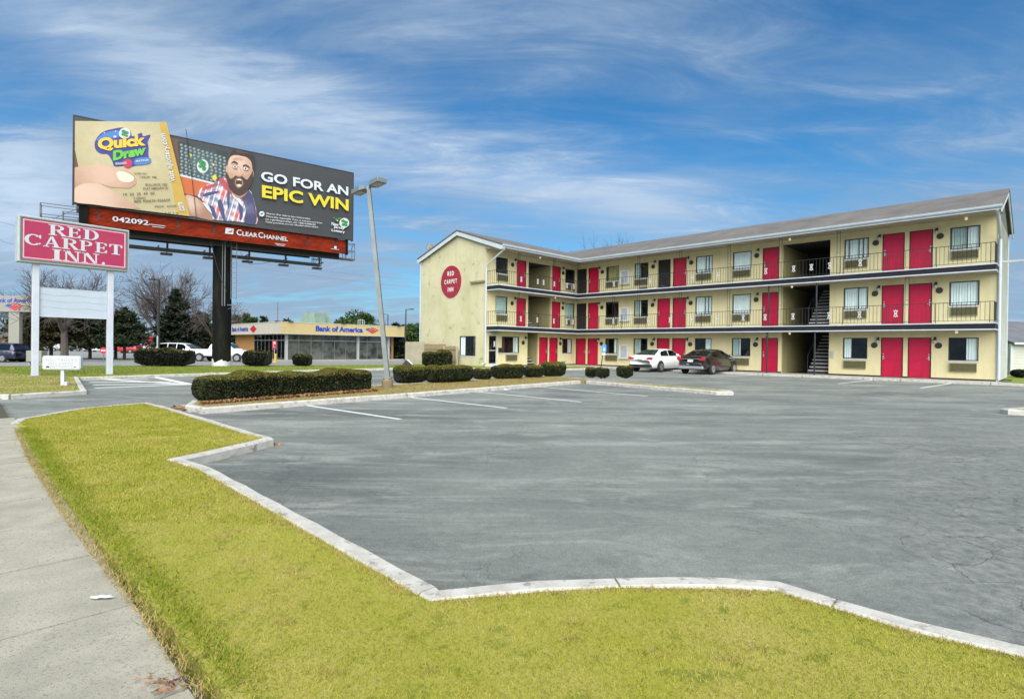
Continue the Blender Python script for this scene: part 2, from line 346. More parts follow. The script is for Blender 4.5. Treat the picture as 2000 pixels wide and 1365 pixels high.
# ---------------------------------------------------------------- ground
def asphalt(name, base, dark, light, crack=True):
    m = mat(name, base, 0.85, bump=0.5, bscale=130); nt = m.node_tree; N = nt.nodes; Lk = nt.links; b = N['Principled BSDF']
    tc = N.new('ShaderNodeTexCoord')
    def noise(scale, detail, rough, stretch=None, dist=0):
        v = tc.outputs['Object']
        if stretch:
            mp = N.new('ShaderNodeMapping'); mp.inputs['Rotation'].default_value = (0, 0, R(45)); mp.inputs['Scale'].default_value = stretch; Lk.new(v, mp.inputs[0]); v = mp.outputs[0]
        n = N.new('ShaderNodeTexNoise'); n.inputs['Scale'].default_value = scale; n.inputs['Detail'].default_value = detail; n.inputs['Roughness'].default_value = rough; n.inputs['Distortion'].default_value = dist
        Lk.new(v, n.inputs['Vector']); return n.outputs[0]
    def mr(x, a, b_, c=0, d=1):
        n = N.new('ShaderNodeMapRange'); n.inputs[1].default_value = a; n.inputs[2].default_value = b_; n.inputs[3].default_value = c; n.inputs[4].default_value = d; Lk.new(x, n.inputs[0]); return n.outputs[0]
    def mix(f, a, b_, bt='MIX'):
        n = N.new('ShaderNodeMixRGB'); n.blend_type = bt
        if isinstance(f, float): n.inputs[0].default_value = f
        else: Lk.new(f, n.inputs[0])
        for i, q in ((1, a), (2, b_)):
            if isinstance(q, tuple): n.inputs[i].default_value = (*q, 1)
            else: Lk.new(q, n.inputs[i])
        return n.outputs[0]
    c = mix(mr(noise(0.22, 5, .6, (1, 2.2, 1), .4), .36, .66), base, dark)
    c = mix(mr(noise(0.35, 7, .72, (.35, 3.2, 1), .8), .50, .66, 0, .55), c, light)
    c = mix(mr(noise(0.6, 6, .68, (1, 2.6, 1), 1.2), .52, .72, 0, .75), c, light)
    c = mix(mr(noise(1.7, 7, .75, (1, 1.6, 1), .6), .52, .70, 0, .65), c, dark)
    c = mix(mr(noise(.55, 4, .6), .62, .70, 0, .55), c, dark)
    c = mix(mr(noise(260, 2, .7), .32, .70, .62, 1.38), (0, 0, 0), c, 'MIX') if False else mix(1.0, c, mr(noise(75, 6, .9), .34, .66, .50, 1.50), 'MULTIPLY')
    c = mix(1.0, c, mr(noise(14, 5, .75), .34, .68, .86, 1.14), 'MULTIPLY')
    if crack:
        # the corner by the right-hand kerb is broken up: rough, darker, webbed with cracks; worn pale lane through the middle
        sp = N.new('ShaderNodeSeparateXYZ'); Lk.new(tc.outputs['Object'], sp.inputs[0]); mk = N.new('ShaderNodeMath'); mk.operation = 'MULTIPLY_ADD'; Lk.new(sp.outputs[1], mk.inputs[0]); mk.inputs[1].default_value = -.66; Lk.new(sp.outputs[0], mk.inputs[2])
        mk2 = N.new('ShaderNodeMath'); mk2.operation = 'MULTIPLY_ADD'; Lk.new(noise(1.1, 5, .65), mk2.inputs[0]); mk2.inputs[1].default_value = 1.6; Lk.new(mk.outputs[0], mk2.inputs[2]); corner = mr(mk2.outputs[0], .55, 1.5)
        far = mr(sp.outputs[1], 16, 4); md = N.new('ShaderNodeMath'); md.operation = 'MULTIPLY'; Lk.new(corner, md.inputs[0]); Lk.new(far, md.inputs[1]); corner = md.outputs[0]
        rg = mix(mr(noise(9, 8, .8), .40, .62), (.075, .082, .078), (.26, .27, .25)); cm = N.new('ShaderNodeMath'); cm.operation = 'MULTIPLY'; cm.inputs[1].default_value = .62; Lk.new(corner, cm.inputs[0]); c = mix(cm.outputs[0], c, rg)
        wv = N.new('ShaderNodeTexNoise'); wv.inputs['Scale'].default_value = 1.6; wv.inputs['Detail'].default_value = 6; Lk.new(tc.outputs['Object'], wv.inputs['Vector'])
        ad = N.new('ShaderNodeMixRGB'); ad.blend_type = 'ADD'; ad.inputs[0].default_value = .6; Lk.new(tc.outputs['Object'], ad.inputs[1]); Lk.new(wv.outputs[1], ad.inputs[2])
        vo = N.new('ShaderNodeTexVoronoi'); vo.feature = 'DISTANCE_TO_EDGE'; vo.inputs['Scale'].default_value = 2.1; Lk.new(ad.outputs[0], vo.inputs['Vector']); mu = N.new('ShaderNodeMath'); mu.operation = 'MULTIPLY'; Lk.new(mr(vo.outputs['Distance'], .003, .016, .6, 0), mu.inputs[0]); Lk.new(corner, mu.inputs[1]); c = mix(mu.outputs[0], c, (.02, .022, .022))
        for sc, w, k in ((0.33, .0045, .48), (1.25, .010, .36), (3.3, .018, .30)):
            wv = N.new('ShaderNodeTexNoise'); wv.inputs['Scale'].default_value = 2.2; wv.inputs['Detail'].default_value = 5; Lk.new(tc.outputs['Object'], wv.inputs['Vector'])
            ad = N.new('ShaderNodeMixRGB'); ad.blend_type = 'ADD'; ad.inputs[0].default_value = .55; Lk.new(tc.outputs['Object'], ad.inputs[1]); Lk.new(wv.outputs[1], ad.inputs[2])
            vo = N.new('ShaderNodeTexVoronoi'); vo.feature = 'DISTANCE_TO_EDGE'; vo.inputs['Scale'].default_value = sc; Lk.new(ad.outputs[0], vo.inputs['Vector'])
            f = mr(vo.outputs['Distance'], 0, w, k, 0)
            mu = N.new('ShaderNodeMath'); mu.operation = 'MULTIPLY'; Lk.new(f, mu.inputs[0]); Lk.new(mr(noise(.5, 3, .6), .44, .58), mu.inputs[1])
            c = mix(mu.outputs[0], c, (.025, .026, .026))
    Lk.new(c, b.inputs['Base Color']); return m
asphalt('asphalt', (0.190, 0.208, 0.186), (0.090, 0.100, 0.094), (0.310, 0.326, 0.290))
asphalt('asphalt_far', (0.225, 0.235, 0.222), (0.18, 0.19, 0.18), (0.28, 0.285, 0.27), crack=False)
mat('kerb_paint', (0.47, 0.46, 0.42), 0.85, scale=6, base2=(0.34, 0.33, 0.29), bump=0.35, bscale=45, speck=((0.24, 0.23, 0.20), 7.5, 0.555), lo=0.42, hi=0.7)
mat('line_paint', (0.62, 0.63, 0.60), 0.8, scale=7, base2=(0.50, 0.51, 0.49), speck=((0.22, 0.22, 0.21), 22, 0.64))
mat('sidewalk', (0.375, 0.355, 0.28), 0.92, scale=3.2, base2=(0.275, 0.262, 0.21), bump=0.40, bscale=160, speck=((0.20, 0.19, 0.15), 75, 0.54))
mat('joint_dirt', (0.055, 0.048, 0.032), 1.0)
mat('soil', (0.25, 0.175, 0.08), 0.95, scale=2.2, base2=(0.19, 0.165, 0.035), bump=0.7, bscale=30, speck=((0.36, 0.27, 0.14), 24, 0.54))
mat('lawn', (0.265, 0.265, 0.028), 0.95, scale=1.3, base2=(0.32, 0.28, 0.065), bump=0.6, bscale=50, speck=((0.16, 0.18, 0.014), 7, 0.56), lo=.42, hi=.66)
mat('lawn_far', (0.13, 0.185, 0.012), 0.95, scale=.7, base2=(0.22, 0.19, 0.045), bump=0.5, bscale=20, speck=((0.09, 0.15, 0.010), 4, 0.58), lo=.46, hi=.66)
mat('lawn_dry', (0.20, 0.19, 0.025), 0.95, scale=.9, base2=(0.30, 0.24, 0.09), bump=0.5, bscale=20, speck=((0.13, 0.165, 0.015), 4, 0.56), lo=.40, hi=.62)
mat('field', (0.075, 0.085, 0.03), 0.95, scale=.05, base2=(0.13, 0.11, 0.06))

def sheet(name, pts, z, m, kind=True):
    o = MB().poly([(p[0], p[1], z) for p in pts]).build(name, m)
    return struct(o) if kind else o
def slab(name, pts, z0, z1, m):
    return struct(MB().prism([(p[0], p[1]) for p in pts], z0, z1).build(name, m))
def kerb(pts, w, z1, z0=-0.03, side=1, gap=0.014, seglen=3.0, closed=False, m='kerb_paint', name='kerb', wob=0.006):
    """cast kerb along pts (outer edge); body lies on side*left; split by joints every seglen; slightly uneven"""
    P = resample(list(pts) + ([pts[0]] if closed else []), 0.35)
    A = P; B = mitre(P, w*side); c = 0.022; C = mitre(P, c*side); D = mitre(P, (w-c)*side)
    mb = MB(); g = random.Random(len(P)); run = 0; ring = []
    def flush():
        if len(ring) < 2: return
        n = 6; vs = [v for r in ring for v in r]; fs = []
        for i in range(len(ring)-1):
            for j in range(n-1): fs.append((i*n+j, i*n+j+1, (i+1)*n+j+1, (i+1)*n+j))
        fs += [tuple(range(n)), tuple(range((len(ring)-1)*n, len(ring)*n))]; mb.add(vs, fs)
    def sec(i, dz=0):
        a, b, c_, d = A[i], B[i], C[i], D[i]; q = g.uniform(-wob, wob)
        return [(a.x, a.y, z0), (a.x, a.y, z1-c+q), (c_.x, c_.y, z1+q), (d.x, d.y, z1+q), (b.x, b.y, z1-c+q), (b.x, b.y, z0)]
    for i in range(len(P)):
        if i: run += (P[i]-P[i-1]).length
        ring.append(sec(i))
        if run > seglen and i < len(P)-1:
            flush(); run = 0; last = ring[-1]; nx = sec(i+1); t = gap/max(.05, (P[i+1]-P[i]).length)
            ring = [[tuple(Vector(last[j]).lerp(Vector(nx[j]), t)) for j in range(6)]]
    flush()
    return struct(mb.build(name, m))
KZ = 0.12
U = Vector((math.cos(-0.7829), math.sin(-0.7829))); V_ = Vector((math.sin(-0.7829), -math.cos(-0.7829)))   # the lot's two directions
struct(MB().poly([(-700, -60, -0.46), (700, -60, -0.46), (700, 900, -0.46), (-700, 900, -0.46)]).build('terrain', 'field'))
# motel lot: one asphalt sheet; the bank's lot lies a little lower beyond the planted strip
sheet('parking_lot', [(-19.5, 12.6), (-11.3, 7.6), (-7.9, 5.5), (-2.5, -1), (60, -1), (60, 60), (-3, 60), (-9, 31.2), (-16.9, 21.6)], 0.0, 'asphalt')
struct(MB().prism([(-150, 34.5), (-9.0, 34.5), (-2.5, 44), (8, 110), (-150, 110)], -0.8, -0.40).build('bank_lot', 'asphalt_far'))
# near lawn
K_right = [(4.15, .82), (2.33, 2.47), (1.98, 2.69), (1.53, 3.12), (1.2, 3.16), (0.61, 3.15), (0.16, 3.09), (-0.37, 2.97)]
K_diag = [(-0.40, 3.03), (-3.17, 5.82), (-3.71, 6.22)]
K_notch = [(-3.71, 6.30), (-3.31, 7.65), (-3.42, 7.80)]
K_back = [(-3.46, 7.86), (-3.75, 8.07), (-6.96, 11.15), (-8.0, 12.05)]
K_drive = [(-8.06, 12.10), (-8.55, 10.9), (-8.3, 9.2), (-8.0, 8.75)]
walk_r = [(-10.6, 11.35), (-7.45, 8.22), (-5.24, 5.98), (-3.3, 4.08), (-1.96, 2.82), (-1.11, 2.01), (1.3, -0.45), (2.2, -1.4)]
lawn_pts = [(5.0, 0.1)] + K_right[1:] + K_diag[1:] + K_notch[1:] + K_back[1:] + K_drive[1:] + [(-7.6, 8.42), (-5.24, 6.0), (-3.3, 4.1), (-1.96, 2.84), (-1.11, 2.03), (1.3, -0.43), (2.2, -1.4), (5, -1.4)]
slab('lawn', mitre(lawn_pts, .05, closed=True), -0.2, KZ-0.012, 'lawn')
kerb(K_right + [(-.385, 2.985)], .135, KZ, side=1, seglen=1.05)
kerb([(-.39, 3.0)] + K_diag[1:] + K_notch[1:] + K_back[1:] + K_drive[1:], .145, KZ, side=1, seglen=2.6)
# sidewalk: flags with open joints
SD = Vector((-0.7071, 0.7071)); SN = Vector((-0.7071, -0.7071))
def sidewalk():
    mb = MB(); p0 = Vector((2.6, -1.72)); step = 0.947; off = 0.0
    e0 = (Vector((-2.08, 2.62)) - p0).dot(SD); k0 = e0 - math.floor(e0/step)*step
    for i in range(-2, 16):
        a = k0 + i*step + .010; b = k0 + (i+1)*step - .010
        A = p0 + SD*a; B = p0 + SD*b; dz = rnd.uniform(-.004, .004)
        A2 = A + SN*1.55; B2 = B + SN*1.55
        mb.prism([A2, A, B, B2], -0.1, KZ-.022+dz)
    return struct(mb.build('sidewalk', 'sidewalk'))
sidewalk()
sheet('pavement_bed', [(4, -3.2), (-11.5, 12.3), (-13, 10.9), (2.6, -4.8)], KZ-.038, 'joint_dirt')
struct(MB().prism([(0.5, -4.6), (-12.6, 10.5), (-14.6, 9.0), (-1.2, -6.0)], -0.2, KZ-.03).build('verge', 'lawn_dry'))
# driveway apron and street to the left
sheet('street', [(-1.3, -6.1), (-14.7, 8.9), (-60, 60), (-90, 40), (-40, -20)], -0.015, 'asphalt_far')
# planted strip between the lots (signs, billboard column) and its kerb
strip_front = [G(150, 737, KZ), G(330, 731, KZ), G(640, 721.5, KZ)]; sf = [(p.x, p.y) for p in strip_front]
sf2 = sf + [(-5.2, 33.8), (-2.8, 36.0)]
corner = [(-20.5, 13.2), (-12.55, 13.45), (-11.65, 14.9)]
slab('lawn_strip', [(-22, 12.7), (-12.6, 13.4), (-11.72, 14.95)] + [(p.x, p.y) for p in mitre(sf2, .06)] + [(-3.4, 44.0), (-9.2, 36.9), (-14, 34.2), (-26.5, 28.6), (-34, 27)], -0.6, KZ-.012, 'lawn_far')
slab('dry_lawn', [(-21.8, 12.8), (-12.75, 13.55), (-11.9, 14.9), (-15.9, 20.2), (-21, 22.5), (-27, 18)], -0.3, KZ-.004, 'lawn_dry')
kerb([(-21.8, 12.45), (-12.6, 13.2), (-12.2, 13.3)], .16, KZ+.004, side=1, seglen=3.0)
kerb([(-12.15, 13.35), (-11.5, 14.85), (-16.25, 20.55)], .15, KZ, side=1, seglen=4.5)
kerb([(sf[0][0], sf[0][1])] + sf2[1:], .16, KZ, side=1, seglen=4.2)
slab('front_lawn', [(-4.6, 33.3), (3.0, 34.4), (5.7, 36.7), (6.0, 39.9), (4.0, 41.0), (-1.3, 36.2), (-3.0, 38.3)], -.2, .092, 'lawn_far')
kerb([(-4.7, 33.1), (3.1, 34.2), (6.0, 36.7)], .16, .11, side=1, seglen=3)
# hedge island: one arm toward the motel, one short arm to the right
isl = [(-6.23, 11.05), (-2.8, 15.1), (2.25, 21.3), (2.95, 22.0), (5.21, 18.85), (6.45, 17.25), (6.95, 17.15), (7.05, 17.6), (6.55, 18.55), (4.1, 21.9), (1.9, 25.3), (0.9, 24.8), (-4.5, 18.1), (-7.5, 14.0), (-7.35, 12.6), (-6.9, 11.6)]
slab('hedge_bed', mitre(isl, .08, closed=True), -0.1, KZ-.008, 'soil')
kerb(isl[0:3] + [(2.75, 21.85)], .17, KZ+.004, side=1, seglen=2.9)
kerb([(2.98, 21.95)] + isl[4:9], .16, KZ+.004, side=1, seglen=2.4)
kerb(isl[8:16] + [(-6.35, 11.2)], .15, KZ, side=1, seglen=3)
slab('island_lawn', [(3.6, 21.5), (5.32, 18.98), (6.5, 17.45), (6.86, 17.35), (6.9, 17.6), (6.45, 18.4), (4.1, 21.6)], 0, KZ+.004, 'lawn_dry')
# right-hand island
ri = [(11.55, 12.75), (11.6, 13.02), (12.4, 13.3), (17, 15.2), (17, 11.2), (12.2, 12.35)]
slab('island_bed', mitre(ri, -.06, closed=True), -.1, KZ-.01, 'lawn_dry')
kerb(ri, .15, KZ, side=-1, seglen=3, closed=True)
# painted stall lines
mat('hatch_paint', (0.70, 0.71, 0.68), 0.8, var=.15, scale=5)
def stripe(a, b, w=0.10, z=0.004, name='parking_line', m='line_paint'):
    a, b = Vector(a[:2]), Vector(b[:2]); d = (b-a).normalized(); n = Vector((-d.y, d.x))*w/2
    return struct(MB().poly([(*(a+n), z), (*(b+n), z), (*(b-n), z), (*(a-n), z)]).build(name, m))
for p, q in (((580,789),(782,819)), ((782,774),(990,797)), ((930,765),(1135,785)), ((1048,755),(1265,774)), ((1388,736),(1475,732)), ((1637,749.5),(1712,741.5)), ((1798,758),(1856,749)), ((1270,728),(1330,725))):
    stripe(G(*p), G(*q), .115)
for p, q in (((160,738.5),(372,751)), ((185,758),(372,751)), ((165,741.5),(290,741)), ((175,747),(335,746)), ((182,752),(362,750)), ((305,737),(372,751))):
    stripe(G(*p), G(*q),   .26, .0042 + rnd.uniform(0, .002), 'hatch_line', 'hatch_paint')

# ---------------------------------------------------------------- motel (local x along the long front, -y toward the lot)
motel = thing('motel_building', 'cream three-storey L-shaped motel with red doors and railed walkways', 'motel', (4.889, 42.789, 0.12), -0.7829)
ML, MS, MO, MD, MD2 = 24.72, 9.41, 1.17, 7.2, 6.21
FZ = [0.0, 2.70, 5.35]; DH = 2.04; WT = [2.03, 4.72, 7.33]; WB = [0.92, 3.56, 6.27]
D_long = [(.09, 1.07), (1.23, 2.21), (7.14, 8.11), (8.30, 9.27), (14.14, 15.09), (20.18, 21.14), (21.33, 22.29)]
W_long = [(2.87, 4.0), (5.3, 6.42), (9.92, 11.05), (12.35, 13.49), (18.44, 19.58), (22.95, 24.07)]
OPEN_L = (15.28, 17.76)
D_s0 = [(-4.15, -3.18), (-3.03, -2.04)]; D_s1 = [(-6.56, -5.58), (-2.80, -1.78)]
W_s1 = [(-8.55, -7.44), (-1.25, -.10)]
SHORT = dict(parent=motel, rotz=math.pi/2)
def holes_wall(name, m, s0, s1, z0, z1, holes, depth=.13, rot=0, loc=(0, 0, 0)):
    ss = sorted({s0, s1, *[h[0] for h in holes], *[h[1] for h in holes]}); zs = sorted({z0, z1, *[h[2] for h in holes], *[h[3] for h in holes]})
    mb = MB()
    for i in range(len(ss)-1):
        for j in range(len(zs)-1):
            cs, cz = (ss[i]+ss[i+1])/2, (zs[j]+zs[j+1])/2
            if any(h[0] < cs < h[1] and h[2] < cz < h[3] for h in holes): continue
            mb.quad((ss[i], 0, zs[j]), (ss[i+1], 0, zs[j]), (ss[i+1], 0, zs[j+1]), (ss[i], 0, zs[j+1]))
    for a, b, c, d in holes:
        mb.quad((a, 0, c), (a, 0, d), (a, depth, d), (a, depth, c)); mb.quad((b, 0, c), (b, depth, c), (b, depth, d), (b, 0, d))
        mb.quad((a, 0, d), (b, 0, d), (b, depth, d), (a, depth, d)); mb.quad((a, 0, c), (a, depth, c), (b, depth, c), (b, 0, c))
    return mb.build(name, m, motel, loc=loc, rotz=rot)
hl = []
for k in range(3):
    hl += [(a, b, FZ[k]+.01, FZ[k]+DH) for a, b in D_long] + [(a, b, WB[k], WT[k]) for a, b in W_long] + [(*OPEN_L, FZ[k]+.005, FZ[k]+2.36 if k < 2 else FZ[k]+2.10)]
holes_wall('wall', 'stucco', 0, ML, 0, 7.78, hl)
hs = [(-9.14, -8.33, .06, 2.09), (-7.92, -6.23, .90, 2.02), (-5.38, -4.25, .005, 2.34)] + [(a, b, .01, DH) for a, b in D_s0] + [(-1.53, -.36, .88, 2.0)]
for k in (1, 2):
    hs += [(a, b, FZ[k]+.01, FZ[k]+DH) for a, b in D_s1] + [(a, b, WB[k], WT[k]) for a, b in W_s1] + [(-5.36, -2.88, FZ[k]+.005, FZ[k]+(2.30 if k < 2 else 2.02))]
holes_wall('wall', 'stucco', -MS, 0, 0, 7.78, hs, rot=math.pi/2)
# gable end of the short wing, with its shop window
RX, RZ, EZ = -2.83, 9.36, 7.84                                   # ridge and eave of the roof surface (short wing)
def roofz_s(x): return EZ + (RZ-EZ)*(1-abs(x-RX)/(1.80-RX))
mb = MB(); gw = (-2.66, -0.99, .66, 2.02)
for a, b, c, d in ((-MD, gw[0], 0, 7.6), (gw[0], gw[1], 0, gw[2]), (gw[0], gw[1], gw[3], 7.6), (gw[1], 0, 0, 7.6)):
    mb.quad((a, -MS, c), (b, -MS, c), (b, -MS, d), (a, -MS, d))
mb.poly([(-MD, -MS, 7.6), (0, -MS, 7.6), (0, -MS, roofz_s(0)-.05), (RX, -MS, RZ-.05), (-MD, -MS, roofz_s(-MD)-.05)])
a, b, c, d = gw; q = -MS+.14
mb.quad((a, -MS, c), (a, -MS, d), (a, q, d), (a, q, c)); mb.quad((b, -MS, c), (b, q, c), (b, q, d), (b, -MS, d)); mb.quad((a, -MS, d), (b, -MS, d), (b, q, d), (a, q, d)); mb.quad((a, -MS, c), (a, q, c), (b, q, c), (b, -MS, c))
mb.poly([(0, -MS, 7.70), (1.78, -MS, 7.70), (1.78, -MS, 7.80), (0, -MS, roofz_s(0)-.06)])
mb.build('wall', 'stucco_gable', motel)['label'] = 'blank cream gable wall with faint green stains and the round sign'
# siding on the right-hand end: lapped boards
RY, RZL = 2.33, 9.36
def roofz_l(y): return EZ + (RZL-EZ)*(1-abs(y-RY)/(RY+1.80))
mb = MB(); n = 66; hgt = 7.66/n
for i in range(n):
    z = i*hgt; mb.add([(ML+.035, 0, z), (ML+.035, MD2, z), (ML+.012, MD2, z+hgt), (ML+.012, 0, z+hgt), (ML+.012, 0, z), (ML+.012, MD2, z)], [(0,1,2,3), (0,4,5,1)])
z = 7.66
while z < RZL-.1:
    f = lambda zz: (RY+1.8)*(1-(zz-EZ)/(RZL-EZ)) if zz > EZ else 99
    y0 = max(0, RY-f(z+hgt)); y1 = min(MD2, RY+f(z+hgt))
    if y1-y0 > .1: mb.add([(ML+.035, y0, z), (ML+.035, y1, z), (ML+.012, y1, z+hgt), (ML+.012, y0, z+hgt)], [(0, 1, 2, 3)])
    z += hgt
mb.build('siding_wall', 'siding', motel)
for q in ((-.05, .07), (MD2-.05, MD2+.06)): MB().box(ML-.02, ML+.06, q[0], q[1], 0, 7.72).build('corner_board', 'white_trim', motel)
# rear and hidden walls
mb = MB(); mb.quad((-MD, MD2, 0), (ML, MD2, 0), (ML, MD2, 7.8), (-MD, MD2, 7.8)); mb.quad((-MD, -MS, 0), (-MD, MD2, 0), (-MD, MD2, 7.8), (-MD, -MS, 7.8))
mb.quad((-MD, 5.2, 0), (ML, 5.2, 0), (ML, 5.2, 7.6), (-MD, 5.2, 7.6)) ; mb.quad((ML-.02, 0, 0), (ML-.02, MD2, 0), (ML-.02, MD2, 7.7), (ML-.02, 0, 7.7))
mb.build('rear_wall', 'stucco', motel)
# plinth line at the foot of the walls
PLS = [];
for a, b in ((0, .09), (1.07, 1.23), (2.21, 7.14), (8.11, 8.30), (9.27, 14.14), (15.09, 15.28), (17.76, 20.18), (21.14, 21.33), (22.29, ML-.03)): PLS.append(MB().box(a, b, -.012, .01, 0, .07))
for a, b in ((-8.33, -5.38), (-4.25, -4.15), (-3.18, -3.03), (-2.04, 0)): PLS.append(MB().box(-.01, .012, a, b, 0, .06))
for q in PLS: q.build('plinth', 'black_iron', motel)
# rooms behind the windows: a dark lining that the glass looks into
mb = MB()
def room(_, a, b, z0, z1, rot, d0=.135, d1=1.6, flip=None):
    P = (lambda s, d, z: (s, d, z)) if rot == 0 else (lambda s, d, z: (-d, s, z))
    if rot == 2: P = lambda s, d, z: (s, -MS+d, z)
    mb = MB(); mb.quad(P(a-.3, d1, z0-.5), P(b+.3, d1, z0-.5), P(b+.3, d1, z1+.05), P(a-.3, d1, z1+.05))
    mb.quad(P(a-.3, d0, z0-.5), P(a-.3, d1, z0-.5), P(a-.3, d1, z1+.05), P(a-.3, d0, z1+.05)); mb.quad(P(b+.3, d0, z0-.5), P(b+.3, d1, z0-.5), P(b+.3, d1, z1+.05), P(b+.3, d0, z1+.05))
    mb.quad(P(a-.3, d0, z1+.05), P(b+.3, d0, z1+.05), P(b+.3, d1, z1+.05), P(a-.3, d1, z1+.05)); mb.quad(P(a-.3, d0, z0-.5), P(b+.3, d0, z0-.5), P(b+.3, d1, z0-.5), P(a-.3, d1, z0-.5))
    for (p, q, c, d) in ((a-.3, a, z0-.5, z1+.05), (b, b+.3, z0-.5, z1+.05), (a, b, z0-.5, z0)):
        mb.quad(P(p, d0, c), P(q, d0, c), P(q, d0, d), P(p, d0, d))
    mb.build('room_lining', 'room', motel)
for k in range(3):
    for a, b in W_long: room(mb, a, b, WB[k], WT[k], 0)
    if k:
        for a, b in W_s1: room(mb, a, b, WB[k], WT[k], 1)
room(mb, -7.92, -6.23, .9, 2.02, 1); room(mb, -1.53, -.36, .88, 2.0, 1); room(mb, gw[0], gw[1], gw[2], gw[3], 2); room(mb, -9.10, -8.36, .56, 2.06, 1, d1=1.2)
# stair wells (openings through the building) with flights of steps
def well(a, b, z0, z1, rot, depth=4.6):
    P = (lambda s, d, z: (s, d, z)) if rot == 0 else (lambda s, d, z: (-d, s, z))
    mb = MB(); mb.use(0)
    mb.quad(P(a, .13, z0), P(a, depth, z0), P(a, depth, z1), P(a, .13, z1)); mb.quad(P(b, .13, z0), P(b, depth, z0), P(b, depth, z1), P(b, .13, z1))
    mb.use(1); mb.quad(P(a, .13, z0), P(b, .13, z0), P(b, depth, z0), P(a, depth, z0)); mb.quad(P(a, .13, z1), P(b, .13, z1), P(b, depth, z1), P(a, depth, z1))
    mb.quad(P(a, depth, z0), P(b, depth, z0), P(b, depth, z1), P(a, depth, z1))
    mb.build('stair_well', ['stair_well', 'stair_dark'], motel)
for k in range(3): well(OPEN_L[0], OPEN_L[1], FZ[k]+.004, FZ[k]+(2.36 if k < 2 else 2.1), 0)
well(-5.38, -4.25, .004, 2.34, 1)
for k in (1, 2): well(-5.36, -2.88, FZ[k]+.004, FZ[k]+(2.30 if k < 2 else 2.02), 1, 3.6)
def flight(a, b, z0, rot, n=13, rise=.195, run=.255, d0=.35):
    P = (lambda s, d, z: (s, d, z)) if rot == 0 else (lambda s, d, z: (-d, s, z))
    mb = MB()
    for i in range(n):
        z = z0+(i+1)*rise; d = d0+i*run
        q = [P(a, d, z-.05), P(b, d, z-.05), P(b, d+run+.03, z-.05), P(a, d+run+.03, z-.05)]
        mb.use(0).add(q + [(x, y, zz+.035) for x, y, zz in q], [(0,3,2,1), (4,5,6,7), (0,1,5,4), (1,2,6,5), (2,3,7,6), (3,0,4,7)])
        q = [P(a, d-.012, z-.035), P(b, d-.012, z-.035), P(b, d+.05, z-.035), P(a, d+.05, z-.035)]
        mb.use(1).add(q + [(x, y, zz+.045) for x, y, zz in q], [(0,3,2,1), (4,5,6,7), (0,1,5,4), (1,2,6,5), (2,3,7,6), (3,0,4,7)])
        mb.use(0).quad(P(a, d+.02, z-rise), P(b, d+.02, z-rise), P(b, d+.02, z-.05), P(a, d+.02, z-.05))
    o = mb.build('staircase', ['stair_dark', 'nosing'], motel)
    hr = MB(); hr.tube([P(a-.03, d0-.1, z0+.95), P(a-.03, d0+n*run, z0+n*rise+.95)], .025)
    for i in range(0, n, 4): hr.tube([P(a-.03, d0+i*run, z0+i*rise), P(a-.03, d0+i*run, z0+i*rise+1.0)], .018)
    hr.build('handrail', 'stair_dark', o)
for k in range(2): flight(16.62, 17.74, FZ[k], 0, n=13, rise=.2)
flight(-5.36, -4.27, 0, 1, n=11); flight(-5.34, -4.3, FZ[1], 1, n=12)
# walkways: L-shaped slabs with white edges and a black band, soffit under each
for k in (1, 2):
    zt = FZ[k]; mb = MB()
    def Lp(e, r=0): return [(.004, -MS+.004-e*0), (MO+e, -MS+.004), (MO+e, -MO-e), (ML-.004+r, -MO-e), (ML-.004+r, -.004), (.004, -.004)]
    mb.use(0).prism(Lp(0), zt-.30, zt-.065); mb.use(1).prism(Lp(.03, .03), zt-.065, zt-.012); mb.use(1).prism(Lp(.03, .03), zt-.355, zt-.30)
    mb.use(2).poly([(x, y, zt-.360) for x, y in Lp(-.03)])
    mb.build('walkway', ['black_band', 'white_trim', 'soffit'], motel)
# ground-floor walk with a white kerb, split where wheels have chipped it
mb = MB(); mb.prism([(0, -MS), (1.5, -MS), (1.5, -1.75), (15, -1.85), (24.9, -1.35), (24.9, 0), (0, 0)], -.14, -.004); mb.build('ground_walk', 'concrete', motel)
mb = MB()
for a, b, ya, yb in ((1.6, 9.5, -1.78, -1.82), (9.55, 14.9, -1.82, -1.86), (15.0, 17.0, -1.9, -1.88), (17.05, 20.2, -1.86, -1.7), (20.25, 21.3, -1.68, -1.62), (21.35, 24.6, -1.62, -1.45), (24.62, 29, -1.4, -1.2)):
    mb.prism([(a, ya-.14), (b, yb-.14), (b, yb+.01), (a, ya+.01)], -.14, .005+rnd.uniform(-.015, .01))
mb.prism([(1.52, -MS), (1.66, -MS), (1.66, -1.95), (1.52, -1.95)], -.14, .002); mb.build('kerb_edge', 'kerb_paint', motel, bevel=.02)

